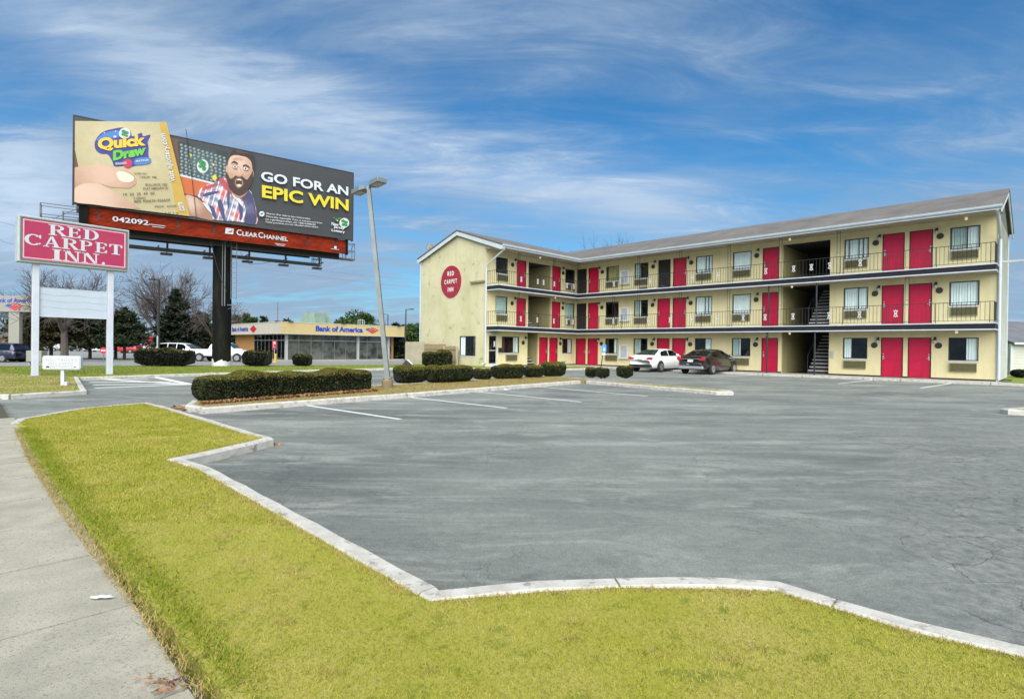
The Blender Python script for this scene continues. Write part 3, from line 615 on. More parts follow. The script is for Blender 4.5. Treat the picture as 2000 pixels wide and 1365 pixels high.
# roof
def roof_slab(pts, t=.10):
    mb = MB(); n = len(pts)
    mb.add([(x, y, z-t) for x, y, z in pts] + list(pts), [tuple(range(n-1, -1, -1)), tuple(range(n, 2*n))] + [(i, (i+1) % n, n+(i+1) % n, n+i) for i in range(n)]); return mb
g0, g1 = -MS-.26, MD2+.25
for pts in ([(1.80, g0, EZ), (1.80, -1.8, EZ), (RX, RY, RZ), (RX, g0, RZ)], [(RX, g0, RZ), (RX, g1, RZ), (RX-4.63, g1, EZ), (RX-4.63, g0, EZ)],
            [(1.80, -1.80, EZ), (ML+.24, -1.80, EZ), (ML+.24, RY, RZL), (RX, RY, RZL)], [(RX, RY, RZL), (ML+.24, RY, RZL), (ML+.24, g1, EZ), (RX-4.6, g1, EZ)]):
    roof_slab(pts, .09).build('roof', 'shingle', motel)
mb = MB()
mb.prism_y([(1.79, EZ-.12), (RX, RZ-.12), (RX-4.62, EZ-.12), (RX-4.62, EZ-.36), (RX-4.35, EZ-.30), (RX, RZ-.38), (1.55, EZ-.33), (1.79, EZ-.34)], g0+.02, g0+.06)
mb.prism_x([(-1.79, EZ-.12), (RY, RZL-.12), (g1-.01, EZ-.14), (g1-.01, EZ-.36), (RY, RZL-.34), (-1.79, EZ-.36)], ML+.17, ML+.21)
mb.build('rake_board', 'white_trim', motel)
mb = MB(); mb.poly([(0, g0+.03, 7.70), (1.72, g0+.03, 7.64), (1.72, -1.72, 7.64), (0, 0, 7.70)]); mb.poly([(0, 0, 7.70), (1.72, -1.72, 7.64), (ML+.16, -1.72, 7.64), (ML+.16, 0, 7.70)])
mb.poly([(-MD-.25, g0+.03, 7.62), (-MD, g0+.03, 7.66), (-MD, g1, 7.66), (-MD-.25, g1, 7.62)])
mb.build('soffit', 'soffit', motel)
mb = MB(); mb.prism([(1.72, g0+.01), (1.76, g0+.01), (1.76, -1.76), (ML+.20, -1.76), (ML+.20, -1.72), (1.72, -1.72)], 7.60, 7.80); mb.box(RX-4.6, RX-4.56, g0, g1, 7.58, 7.78)
mb.build('fascia', 'white_trim', motel)
def gutter_prof(): return [(0, 7.685), (.055, 7.685), (.10, 7.74), (.10, 7.80), (.115, 7.80), (.115, 7.815), (0, 7.815)]
mb = MB(); P = gutter_prof(); A = []
for (sx, sy, kind) in ((1.77, g0, 0), (1.77, -1.77, 1), (ML+.22, -1.77, 2)):
    ring = [(sx+d, sy, z) if kind == 0 else ((sx+d, sy-d, z) if kind == 1 else (sx, sy-d, z)) for d, z in P]; A.append(ring)
n = len(P); mb.add([v for r in A for v in r], [(i*n+j, i*n+(j+1) % n, (i+1)*n+(j+1) % n, (i+1)*n+j) for i in range(2) for j in range(n)] + [tuple(range(n)), tuple(range(2*n, 3*n))])
mb.build('gutter', 'white_trim', motel)
mb = MB(); mb.tube([(1.80, -MS-.08, 7.70), (1.72, -MS-.07, 7.50), (.12, -MS-.06, 6.65), (.06, -MS-.06, 6.45), (.05, -MS-.06, .25), (-.12, -MS-.22, .14)], .055, 8); mb.build('downspout', 'white_trim', motel)
mb = MB(); mb.tube([(-MD-.22, -MS-.02, 7.60), (-MD-.05, -MS-.05, 7.25), (-MD-.05, -MS-.05, .2)], .05, 8); mb.build('downspout', 'white_trim', motel)
mb = MB(); mb.tube([(ML+.03, -1.74, 7.62), (ML+.06, -1.5, 7.45), (ML+.07, -.10, 6.55), (ML+.07, -.08, .1)], .06, 8); mb.build('downspout', 'white_trim', motel)
mb = MB(); mb.box(-1.50, -.10, -MS-.16, -MS-.03, 5.56, 5.68); mb.build('beam_end', 'wood', motel)
mb = MB(); mb.box(ML+.03, ML+.95, .5, .62, 5.52, 5.62); mb.build('beam_end', 'cabinet_grey', motel)
# round sign on the gable
ov = MB(); cx, cz, ra, rb_ = -3.66, 5.85, 1.11, 1.13
ov.prism_y([(ra*math.cos(2*math.pi*i/48), rb_*math.sin(2*math.pi*i/48)) for i in range(48)], -.05, 0); ovo = ov.build('oval_sign', 'oval_red', motel, loc=(cx, -MS-.002, cz))
rim = MB()
for i in range(48):
    t0, t1 = 2*math.pi*i/48, 2*math.pi*(i+1)/48
    a = lambda t, k: (ra*k*math.cos(t), rb_*k*math.sin(t))
    (x0, z0), (x1, z1), (x2, z2), (x3, z3) = a(t0, 1.0), a(t1, 1.0), a(t1, .965), a(t0, .965)
    rim.quad((x0, -.054, z0), (x1, -.054, z1), (x2, -.054, z2), (x3, -.054, z3))
rim.build('rim', 'door_red', ovo)
lt = MB(); letters(lt, 'RED', -.36, -.056, .42, .72, .31, offset=.025, space=1.35); letters(lt, 'CARPET', -.70, -.056, -.14, 1.40, .31, offset=.02, space=1.45); letters(lt, 'INN', -.31, -.056, -.70, .62, .31, offset=.025, space=1.35)
lt.build('lettering', 'oval_letter', ovo)
# satellite dish on the left roof slope
dish = thing('satellite_dish', 'grey satellite dish on the left edge of the motel roof', 'satellite dish', (0, 0, 0))
dish.location = motel.matrix_basis @ Vector((-6.45, -MS+.2, 8.25)); dish.location = Matrix.LocRotScale(motel.location, motel.rotation_euler, None) @ Vector((-6.3, -MS+.15, 8.22))
mb = MB()
prof = [(.02, .0), (.14, .015), (.26, .05), (.36, .10)]; mb.lathe(prof + [(.36, .115), (.26, .065), (.14, .03), (.02, .015)], 20)
mat('dish_grey', (0.16, 0.165, 0.17), 0.6)
dd = mb.build('dish', 'dish_grey', dish, smooth=True, loc=(0, 0, .38)); dd.rotation_euler = (R(62), 0, R(-25))
MB().tube([(0, 0, -.02), (0, 0, .3), (.02, .06, .38)], .025, 8).build('mast', 'black_iron', dish)
MB().tube([(0, 0, .22), (-.12, -.33, .34)], .015, 6).build('feed_arm', 'black_iron', dish)

# doors, windows, air conditioners, plaques, lamps
def door_parts():
    d = MB().box(.04, .94, .075, .115, .02, 2.0).build('door', 'door_red', motel, loc=(0, -50, 0))
    f = MB(); f.box(0, .04, .03, .125, 0, 2.03); f.box(.94, .98, .03, .125, 0, 2.03); f.box(.04, .94, .03, .125, 2.0, 2.03); f.box(.0, .98, .0, .07, -.01, .018); f.build('door_frame', 'dark_frame', d)
    h = MB(); h.box(.845, .905, .055, .075, .90, 1.10); h.tube([(.875, .075, .98), (.875, .02, .98), (.77, .012, .975)], .014, 6); h.box(.85, .90, .06, .075, 1.16, 1.21)
    h.build('handle', 'steel', d); return d
door0 = door_parts()
doorL = MB().box(.04, .94, .075, .115, .02, 2.0).build('door', 'door_red', motel, loc=(0, -50, 0))   # handle on the left side
for ch in list(door0.children):
    c = ch.copy(); COL.objects.link(c); c.parent = doorL
    if c.name.startswith('handle'): c.data = c.data.copy(); c.data.transform(Matrix.Translation((.98, 0, 0)) @ Matrix.Scale(-1, 4, (1, 0, 0)))
used_doors = set()
def place_part(proto, loc, rot):
    if proto not in used_doors:
        used_doors.add(proto); proto.location = loc; proto.rotation_euler = (0, 0, rot); return proto
    return dup(proto, loc, rot)
DARK = {(0, 1), (0, 2), (2, 2)}                                  # open doorways, each filled by a black box: the room's darkness as colour
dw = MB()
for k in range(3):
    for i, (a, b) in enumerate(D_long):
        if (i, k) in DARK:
            MB().box(a, b, .10, .9, FZ[k]+.01, FZ[k]+DH).build('open_doorway', 'unlit_room_black', motel)['label'] = 'open black doorway'; continue
        s = (b-a)/.98; place_part(doorL if i in (2, 4, 5, 1) else door0, (a, 0, FZ[k]+.01), 0).scale = (s, 1, (DH-.01)/2.03)
for a, b in D_s0: place_part(door0, (0, a, .01), math.pi/2).scale = ((b-a)/.98, 1, 1)
for k in (1, 2):
    for a, b in D_s1: place_part(door0, (0, a, FZ[k]+.01), math.pi/2).scale = ((b-a)/.98, 1, 1)
# office door: glass in a pale frame
f = MB(); w = .81
for q in ((0, .06, 0, 2.03), (w-.10, w, 0, 2.03), (.06, w-.1, 0, .14), (.06, w-.1, .98, 1.03), (.06, w-.1, 1.97, 2.03)): f.box(q[0], q[1], .02, .07, q[2], q[3])
od = f.build('office_door', 'white_trim', motel, loc=(0, -9.14, .06), rotz=math.pi/2)
MB().quad((.06, .05, .14), (w-.1, .05, .14), (w-.1, .05, 1.97), (.06, .05, 1.97)).build('pane', 'glass_dark', od)
MB().tube([(w-.14, .01, .95), (w-.14, -.03, 1.0), (w-.14, -.03, 1.35), (w-.14, .01, 1.4)], .012, 6).build('handle', 'steel', od)
MB().box(.50, .66, .04, .046, 1.25, 1.62).build('notice', 'white_paint', od)
mb = MB(); mb.box(.0, .55, -.16, -.02, 0, .13); mb.build('exit_sign', 'cabinet_grey', motel, loc=(0, -8.9, 2.14), rotz=math.pi/2)
mb = MB(); mb.box(.0, .22, -.2, -.01, 0, .30); mb.box(.02, .20, -.22, -.2, .05, .27); mb.build('mailbox', 'black_iron', motel, loc=(0, -8.26, .95), rotz=math.pi/2, bevel=.02)

def curtain_mesh(w, h, parts):
    """pleated curtains: parts = [(from, to, material index)] as fractions of the width"""
    mb = MB()
    for a, b, m in parts:
        mb.use(m); n = max(4, int((b-a)*w/.035)); xs = [w*(a+(b-a)*i/n) for i in range(n+1)]
        ys = [.10+.028*math.sin(i*2.1+a*9)*(.6+.4*math.sin(i*.7)) for i in range(n+1)]
        for i in range(n): mb.quad((xs[i], ys[i], 0), (xs[i+1], ys[i+1], 0), (xs[i+1], ys[i+1], h), (xs[i], ys[i], h))
    return mb
CUR = {'full': [(0, 1, 0)], 'left': [(0, .34, 0)], 'right': [(.62, 1, 0)], 'gap': [(0, .56, 0), (.78, 1, 0)], 'bars': [(0, .55, 0), (.75, 1, 0)], 'dark': [(0, .14, 1)], 'olive': [(0, .10, 1), (.12, 1, 2)], 'gleft': [(0, .36, 3), (.38, .46, 0)], 'green': [(0, 1, 3)], 'pair': [(0, .22, 1), (.66, .80, 0), (.84, 1, 0)], 'rightw': [(.60, 1, 0)], 'wide': [(0, .80, 0)], 'gw': [(0, .58, 3), (.60, 1, 0)]}
win_data = {}
def window(s, z0, z1, w, rot, kind, bars=(), glass='glass', parent=motel, locxy=None, slider=None):
    key = (round(w, 3), round(z1-z0, 3), bars); h = z1-z0
    if key not in win_data:
        f = MB(); t = .042
        for q in ((0, t, 0, h), (w-t, w, 0, h), (t, w-t, 0, t), (t, w-t, h-t, h)): f.box(q[0], q[1], .02, .075, q[2], q[3])
        for x in bars: f.box(w*x-.016, w*x+.016, .03, .07, t, h-t)
        me = f.build('tmp', 'dark_frame'); win_data[key] = me.data; bpy.data.objects.remove(me)
        g = MB().quad((t, .05, t), (w-t, .05, t), (w-t, .05, h-t), (t, .05, h-t)).build('tmp', 'glass'); win_data[key+('g',)] = g.data; bpy.data.objects.remove(g)
        g = MB().quad((t, .05, t), (w-t, .05, t), (w-t, .05, h-t), (t, .05, h-t)).build('tmp', 'glass_dark'); win_data[key+('d',)] = g.data; bpy.data.objects.remove(g)
        sl = MB().box(-.03, w+.03, -.025, .02, -.075, -.012).build('tmp', 'white_trim'); win_data[key+('s',)] = sl.data; bpy.data.objects.remove(sl)
    loc = locxy if locxy else ((s, 0, z0) if rot == 0 else (0, s, z0))
    o = link('window', win_data[key], parent, loc, rot)
    link('pane', win_data[key+('d' if glass == 'glass_dark' else 'g',)], o); link('sill', win_data[key+('s',)], o)
    if CUR.get(kind): curtain_mesh(w, h, CUR[kind]).build('curtain', ['curtain', 'curtain_dark', 'curtain_olive', 'curtain_green'], o)
    return o
LK = {(0, 0): 'pair', (0, 1): 'dark', (0, 2): 'olive', (1, 0): 'gleft', (1, 1): 'gleft', (1, 2): 'gleft', (2, 0): 'right', (2, 1): 'full', (2, 2): 'full', (3, 0): 'gleft', (3, 1): 'full', (3, 2): 'full', (4, 0): 'left', (4, 1): 'full', (4, 2): 'full', (5, 0): 'rightw', (5, 1): 'full', (5, 2): 'gw'}
BARS = {(2, 1): (.58, .78), (2, 2): (.60, .78), (4, 2): (.2, .6, .78), (4, 1): (.62,), (3, 2): (), (1, 2): (.45,), (5, 2): (.58,), (0, 0): (.62,)}
for (i, k), kind in LK.items():
    a, b = W_long[i]; window(a, WB[k], WT[k], b-a, 0, kind, BARS.get((i, k), ()), 'glass_dark' if kind in ('dark',) else 'glass')
for k, i, kind in ((1, 0, 'green'), (2, 0, 'dark'), (1, 1, 'green'), (2, 1, 'dark')):
    a, b = W_s1[i]; window(a, WB[k], WT[k], b-a, math.pi/2, kind)
window(-7.92, .90, 2.02, 1.69, math.pi/2, 'pair', (.66,)); window(-1.53, .88, 2.0, 1.17, math.pi/2, 'pair', (.55,))
window(0, gw[2], gw[3], gw[1]-gw[0], 0, 'left', (.36, .66), locxy=(gw[0], -MS, gw[2]))
# air conditioners under the windows: sleeve, louvred grille
def ac_mesh(w, h):
    mb = MB(); mb.box(0, w, -.10, .0, 0, .03); mb.box(0, w, -.10, 0, h-.03, h); mb.box(0, .03, -.10, 0, .03, h-.03); mb.box(w-.03, w, -.10, 0, .03, h-.03); mb.box(.03, w-.03, -.04, 0, .03, h-.03)
    n = 9
    for i in range(n):
        z = .045+(h-.09)*i/n; mb.add([(.03, -.092, z), (w-.03, -.092, z), (w-.03, -.05, z+.03), (.03, -.05, z+.03)], [(0, 1, 2, 3)])
    m2 = MB(); return mb
ac0 = ac_mesh(1.02, .40).build('air_conditioner', 'ac_tan', motel); first = [True]
def ac(s, z, rot, w=1.02, h=.40):
    o = ac0 if first[0] else ac0.copy()
    if not first[0]: COL.objects.link(o)
    first[0] = False; o.parent = motel; o.location = (s, 0, z) if rot == 0 else (0, s, z); o.rotation_euler = (0, 0, rot); o.scale = (w/1.02, 1, h/.40)
for k in range(3):
    z = (.40, 3.07, 5.78)[k]
    for i, (a, b) in enumerate(W_long):
        if not (i == 1 and k == 0): ac(a+.05, z, 0, b-a-.1)
ac(-7.55, .37, math.pi/2, 1.06, .41)
for k in (1, 2): ac(-8.5, (0, 3.05, 5.76)[k], math.pi/2, 1.02); ac(-1.2, (0, 3.05, 5.76)[k], math.pi/2, 1.0)
# number plaques and wall lamps
pl = MB().lathe([(.145, -.03), (.145, 0)], 20, axis='y').build('number_plaque', 'plaque', motel, loc=(0, 0, -5))
pr = MB()
for i in range(20):
    t0, t1 = 2*math.pi*i/20, 2*math.pi*(i+1)/20
    pr.quad((.14*math.cos(t0), -.033, .14*math.sin(t0)), (.14*math.cos(t1), -.033, .14*math.sin(t1)), (.122*math.cos(t1), -.033, .122*math.sin(t1)), (.122*math.cos(t0), -.033, .122*math.sin(t0)))
pr.build('rim', 'dark_frame', pl)
wl = MB().box(-.05, .05, -.03, 0, -.02, .16).tube([(0, -.03, .1), (0, -.12, .12), (0, -.12, .07)], .02, 6).lathe([(.03, .075), (.075, .045), (.08, .0), (.075, 0.0)], 12, c=(0, -.12, 0)).build('wall_lamp', 'dark_frame', motel, loc=(0, 0, -5))
MB().lathe([(.045, 0), (.06, -.05), (.045, -.12), (.02, -.13)], 12, c=(0, -.12, 0)).build('lamp_jar', 'white_trim', wl)
for s in (2.53, 6.79, 9.6, 13.80, 19.89, 22.57):
    for k in range(3): place_part(pl, (s, 0, FZ[k]+1.64), 0)
for s in (2.29, 6.95, 9.40, 13.89, 20.06, 22.43):
    for k in range(3): place_part(wl, (s, 0, FZ[k]+1.90), 0)
for k, sp, sl in ((0, (-5.83, -1.77), (-5.62, -1.77)), (1, (-6.99, -1.53), (-6.72, -1.53)), (2, (-6.99, -1.53), (-6.72, -1.53))):
    for s in sp: place_part(pl, (0, s, FZ[k]+1.62), math.pi/2)
    for s in sl: place_part(wl, (0, s, FZ[k]+1.92), math.pi/2)
# ceiling lamps over the walks (lit)
for x, y, z in ((15.9, -.75, 7.58), (15.95, -.45, 4.93), (15.9, -.55, 2.28), (.95, -5.2, 7.58), (.75, -3.3, 4.93), (23.6, -.6, 7.58), (23.3, -.5, 2.28)):
    lb = MB().lathe([(.05, .06), (.06, .0), (.055, -.04), (.03, -.07)], 12, c=(0, 0, 0)).build('ceiling_lamp', 'lamp_glass', motel, loc=(x, y, z))
# white wall cabinets beside the windows, one per floor
cb = MB(); cb.box(0, .80, -.20, 0, 0, .10); cb.box(0, .80, -.20, 0, .93, 1.0); cb.box(0, .13, -.20, 0, .10, .93); cb.box(.67, .80, -.20, 0, .10, .93); cb.box(.13, .67, -.16, 0, .10, .93)
cb0 = cb.build('wall_cabinet', 'white_paint', motel, loc=(4.18, 0, .56)); MB().box(.15, .65, -.168, -.162, .12, .91).build('panel', 'cabinet_grey', cb0)
for k in (1, 2): dup(cb0, (4.18, 0, FZ[k]+.56), 0)

# railings with thin balusters and white medallions; twin posts up to the eave
def medallion():
    mb = MB(); o = [(0, .19), (.035, .155), (.085, .165), (.085, .10), (.055, .085), (.055, -.085), (.085, -.10), (.085, -.165), (.035, -.155), (0, -.19), (-.035, -.155), (-.085, -.165), (-.085, -.10), (-.055, -.085), (-.055, .085), (-.085, .10), (-.085, .165), (-.035, .155)]
    mb.prism_y(o, -.012, .012); mb.use(1)
    for zc in (-.09, .09): mb.prism_y([(0, zc-.05), (.028, zc), (0, zc+.05), (-.028, zc)], -.016, -.0125)
    return mb
med = None
mat('medallion', (0.50, 0.50, 0.49), 0.6, speck=((0.05, 0.05, 0.05), 26, .60))
def railing(p0, p1, z, meds, end=False):
    global med
    p0, p1 = Vector(p0), Vector(p1); d = (p1-p0); Ln = d.length; ang = math.atan2(d.y, d.x); mb = MB()
    mb.box(0, Ln, -.016, .016, .915, .94); mb.box(0, Ln, -.010, .010, .075, .095); n = int(Ln/.165)
    for i in range(n+1): x = Ln*i/n; mb.box(x-.0075, x+.0075, -.0075, .0075, .095, .915)
    for i in range(int(Ln/1.95)+1): x = min(Ln-.015, i*1.95); mb.box(x-.013, x+.013, -.013, .013, -.02, .93)
    o = mb.build('railing', 'black_iron', motel, loc=(p0.x, p0.y, z), rotz=ang)
    for s in meds:
        if med is None: med = medallion().build('medallion', ['medallion', 'black_iron'], o, loc=(s, -.02, .50)); continue
        c = med.copy(); COL.objects.link(c); c.parent = o; c.location = (s, -.02, .50)
for k in (1, 2):
    y = -MO+.045; x = MO-.045
    ml = [.55, 4.35, 7.15 if k == 1 else 7.25, 8.75 if k == 1 else -1, 10.3, 11.95, 13.5 if k == 1 else -1, 14.75, 16.25, 17.15 if k == 2 else -1, 18.05, 19.45, 21.0 if k == 1 else -1]
    railing((x, y), (ML-.03, y), FZ[k], [m-x for m in ml if m > 0])
    railing((x, -MS+.03), (x, y-.01), FZ[k], [2.1, 3.75, 4.35, 5.5, 6.95, 7.75] if k == 2 else [2.1, 3.75, 5.5, 6.95, 7.7])
    railing((x-.02, -MS+.045), (.03, -MS+.045), FZ[k], []); railing((ML-.045, y), (ML-.045, -.03), FZ[k], [])
pm = MB()
for dx in (-.075, .075): pm.box(dx-.009, dx+.009, -.009, .009, 0, 1)
for t in (.02, .5, .975): pm.box(-.07, .07, -.006, .006, t-.003, t+.003)
post0 = pm.build('support_post', 'black_iron', motel, loc=(4.35, -MO+.03, FZ[1])); post0.scale = (1, 1, 2.29)
def post(loc, rot, h):
    c = post0.copy(); COL.objects.link(c); c.parent = motel; c.location = loc; c.rotation_euler = (0, 0, rot); c.scale = (1, 1, h)
for x in (6.35, 9.45, 12.6, 15.55, 18.45): post((x, -MO+.03, FZ[2]), 0, 2.29)
for x in (6.35, 9.45, 12.6, 15.55, 21.45): post((x, -MO+.03, FZ[1]), 0, 2.29)
for k in (1, 2):
    for yy in (-7.5, -3.9): post((MO-.03, yy, FZ[k]), math.pi/2, 2.29)
    post((MO-.03, -MO+.03, FZ[k]), 0, 2.29)
for x, z0 in ((14.85, 0), (17.35, 0), (14.9, FZ[1]), (17.4, FZ[1])):
    MB().tube([(x, -MO+.12, z0), (x, -MO+.12, z0+2.33)], .045, 10).build('steel_column', 'black_iron', motel)
MB().box(17.85, 18.0, -.05, -.01, .95, 1.30).build('meter_box', 'cabinet_grey', motel)
# things left on the walks
def lumpy(name, label, cat, loc, r, m, seed, sq=(1, 1, .7)):
    mb = MB(); g = random.Random(seed); n = 10
    prof = [(r*math.sin(math.pi*i/7), r*(1-math.cos(math.pi*i/7))*sq[2]) for i in range(8)]
    mb.lathe([(max(.005, a), b) for a, b in prof], n); mb.v = [(x*sq[0]*g.uniform(.8, 1.2), y*sq[1]*g.uniform(.8, 1.2), z*g.uniform(.9, 1.1)) for x, y, z in mb.v]
    o = mb.build(name, m, None, smooth=True, loc=loc); return tag(o, label, cat)
MW = Matrix.LocRotScale(motel.location, motel.rotation_euler, None)
mat('bag_black', (0.02, 0.02, 0.024), 0.3); mat('bag_grey', (0.16, 0.15, 0.14), 0.7, var=.4, scale=6)
lumpy('rubbish_bag', 'black rubbish bag in front of the open top-floor doorway', 'bag', MW @ Vector((7.75, -.35, FZ[2]+.01)), .21, 'bag_black', 3)
lumpy('rubbish_bag', 'dirty grey bundle by the top-floor railing below the open doorway', 'bag', MW @ Vector((6.5, -.75, FZ[2]+.01)), .20, 'bag_grey', 5, (1.4, .8, .5))
lumpy('rubbish_bag', 'small white plastic bag on the top-floor walkway beside the black bag', 'bag', MW @ Vector((7.2, -.45, FZ[2]+.01)), .10, 'white_paint', 8)

# ---------------------------------------------------------------- billboard
for n_, c_ in dict(pr_char=(0.030, 0.033, 0.036), pr_teal=(0.035, 0.07, 0.08), pr_ticket=(0.43, 0.38, 0.225), pr_gold=(0.43, 0.28, 0.04), pr_yellow=(0.56, 0.47, 0.015), pr_white=(0.50, 0.54, 0.58),
                   pr_navy=(0.025, 0.03, 0.20), pr_blue=(0.05, 0.16, 0.42), pr_lime=(0.10, 0.42, 0.03), pr_amber=(0.72, 0.45, 0.03), pr_crim=(0.42, 0.02, 0.07), pr_skin=(0.47, 0.29, 0.20), pr_skin2=(0.36, 0.20, 0.125),
                   pr_skin3=(0.52, 0.36, 0.26), pr_nail=(0.72, 0.55, 0.46), pr_hair=(0.035, 0.018, 0.010), pr_beard=(0.085, 0.032, 0.016), pr_mouth=(0.05, 0.010, 0.008), pr_teeth=(0.75, 0.70, 0.65), pr_ink=(0.10, 0.085, 0.05),
                   pr_orange=(0.45, 0.10, 0.02), pr_ball=(0.10, 0.14, 0.14), pr_ball2=(0.26, 0.30, 0.30), pr_green=(0.02, 0.20, 0.05), pr_tee=(0.10, 0.10, 0.20), pr_brown=(0.10, 0.045, 0.02), pr_ltgrey=(0.5, 0.52, 0.53), pr_shred=(0.36, 0.05, 0.07), pr_shnavy=(0.04, 0.05, 0.13)).items():
    mat(n_, c_, 0.55, var=0.10, scale=2.0)
m = mat('pr_plaid', (0.62, 0.60, 0.60), 0.6); nt = m.node_tree; b = nt.nodes['Principled BSDF']; tc = nt.nodes.new('ShaderNodeTexCoord'); mp = nt.nodes.new('ShaderNodeMapping')
mp.inputs['Rotation'].default_value = (0, R(-14), 0); nt.links.new(tc.outputs['Object'], mp.inputs[0]); col = None
for ax, sc, lo, hi, c_ in (('X', 1.05, .50, .95, (.42, .045, .07)), ('Z', 1.1, .48, .95, (.45, .05, .08)), ('X', 1.05, -.95, -.55, (.10, .17, .28)), ('Z', 1.1, -.96, -.62, (.06, .09, .20)), ('X', 4.2, .80, .95, (.75, .7, .7))):
    sp = nt.nodes.new('ShaderNodeSeparateXYZ'); nt.links.new(mp.outputs[0], sp.inputs[0])
    s1 = nt.nodes.new('ShaderNodeMath'); s1.operation = 'MULTIPLY'; s1.inputs[1].default_value = sc*6.2832; nt.links.new(sp.outputs[ax], s1.inputs[0])
    s2 = nt.nodes.new('ShaderNodeMath'); s2.operation = 'SINE'; nt.links.new(s1.outputs[0], s2.inputs[0])
    r_ = nt.nodes.new('ShaderNodeMapRange'); r_.interpolation_type = 'SMOOTHSTEP'
    a_, z_ = (lo, hi) if lo > 0 else (hi, lo)
    r_.inputs[1].default_value = a_*.7; r_.inputs[2].default_value = z_; r_.inputs[4].default_value = .72; nt.links.new(s2.outputs[0], r_.inputs[0])
    mx = nt.nodes.new('ShaderNodeMixRGB'); nt.links.new(r_.outputs[0], mx.inputs[0]); mx.inputs[2].default_value = (*c_, 1)
    if col is None: mx.inputs[1].default_value = (.48, .47, .48, 1)
    else: nt.links.new(col, mx.inputs[1])
    col = mx.outputs[0]
nt.links.new(col, b.inputs['Base Color'])
mat('rust_red', (0.47, 0.062, 0.020), 0.7, var=0.45, scale=1.6, stretch=(1, 1, 4)); mat('steel_dark', (0.020, 0.020, 0.020), 0.6, var=.3, scale=3); mat('steel_grey', (0.13, 0.14, 0.15), 0.6)
mat('column_black', (0.006, 0.007, 0.007), 0.95, spec=.15, scale=1.3, base2=(0.020, 0.020, 0.012), stretch=(2, 2, .35), lo=.5, hi=.75)
def gradmat(name, c_in, c_out, cx, cz, r, tex=.18):
    m = mat(name, c_in, .55, scale=5); nt = m.node_tree; N = nt.nodes; Lk = nt.links; tc = N.new('ShaderNodeTexCoord'); mp = N.new('ShaderNodeMapping'); mp.inputs['Location'].default_value = (-cx, 0, -cz); mp.inputs['Scale'].default_value = (1, 0, 1)
    Lk.new(tc.outputs['Object'], mp.inputs[0]); ln = N.new('ShaderNodeVectorMath'); ln.operation = 'LENGTH'; Lk.new(mp.outputs[0], ln.inputs[0]); no = N.new('ShaderNodeTexNoise'); no.inputs['Scale'].default_value = 3.5; no.inputs['Detail'].default_value = 6; Lk.new(tc.outputs['Object'], no.inputs['Vector'])
    ma = N.new('ShaderNodeMath'); ma.operation = 'MULTIPLY_ADD'; Lk.new(no.outputs[0], ma.inputs[0]); ma.inputs[1].default_value = tex*r*2; Lk.new(ln.outputs['Value'], ma.inputs[2])
    mr = N.new('ShaderNodeMapRange'); mr.interpolation_type = 'SMOOTHSTEP'; mr.inputs[1].default_value = r*.25; mr.inputs[2].default_value = r*1.15; Lk.new(ma.outputs[0], mr.inputs[0]); mx = N.new('ShaderNodeMixRGB'); mx.inputs[1].default_value = (*c_in, 1); mx.inputs[2].default_value = (*c_out, 1); Lk.new(mr.outputs[0], mx.inputs[0]); Lk.new(mx.outputs[0], N['Principled BSDF'].inputs['Base Color'])
BA, BB = Vector((-21.64, 27.0)), Vector((-10.42, 35.5)); BD = (BB-BA).normalized(); BL_ = (BB-BA).length; BZ0, BZ1 = 8.20, 12.50
brot = math.atan2(BD.y, BD.x); BN = Vector((BD.y, -BD.x))
bill = thing('billboard', 'huge lottery billboard on a single black column with rust red apron', 'billboard', (-17.10, 32.3, 0.1), 0)
cm = MB().lathe([(.50, 0), (.50, 8.3), (.0, 8.3)], 28).build('column', 'column_black', bill, smooth=False)
BO = Vector((BA.x, BA.y, 0)) - Vector(bill.location)             # board origin in the billboard's frame
def bpart(mb, name, mats, parent=None):
    if parent is None: return mb.build(name, mats, bill, loc=(BO.x, BO.y, -bill.location.z), rotz=brot)
    return mb.build(name, mats, parent)
def buv(px, py):                                                 # photo pixel -> position on the board's face (along, height)
    r = ray(px, py); n = Vector((BN.x, BN.y, 0)); t = n.dot(Vector((BA.x, BA.y, 0)))/n.dot(r); p = Vector((0, 0, CAMH)) + r*t
    return ((p.xy-BA).dot(BD), p.z)
A1 = lambda x, y: buv(x/4.55, 200+y/4.55)                        # enlarged-crop coordinates -> board
A2 = lambda x, y: buv(330+x/4.55, 220+y/4.55)
A8 = lambda x, y: buv(140+x/6.825, 230+y/6.825)
gradmat('pr_face', (.56, .38, .29), (.34, .19, .125), *A2(600, 440), 1.25); gradmat('pr_thumb', (.50, .335, .245), (.33, .18, .115), *A8(430, 720), 2.0); gradmat('pr_palm', (.52, .37, .28), (.34, .20, .13), *A8(200, 1010), 2.6)
gradmat('pr_arm', (.50, .35, .265), (.27, .14, .09), *A2(180, 800), .95); gradmat('pr_beard2', (.115, .043, .020), (.030, .014, .009), *A2(617, 640), .62, .5); gradmat('pr_hair2', (.075, .036, .020), (.012, .008, .006), *A2(640, 355), .6, .6); gradmat('pr_tee2', (.13, .13, .24), (.035, .035, .09), *A2(700, 850), .9, .5)
gradmat('pr_tick2', (.46, .41, .25), (.36, .31, .17), *A8(700, 350), 3.4, .3); gradmat('pr_shelf', (.05, .10, .105), (.012, .024, .03), *A2(300, 470), 1.5, .3)
mb = MB(); mb.box(0, BL_, .0, .22, BZ0, BZ1); face = bpart(mb, 'face_panel', 'pr_char')
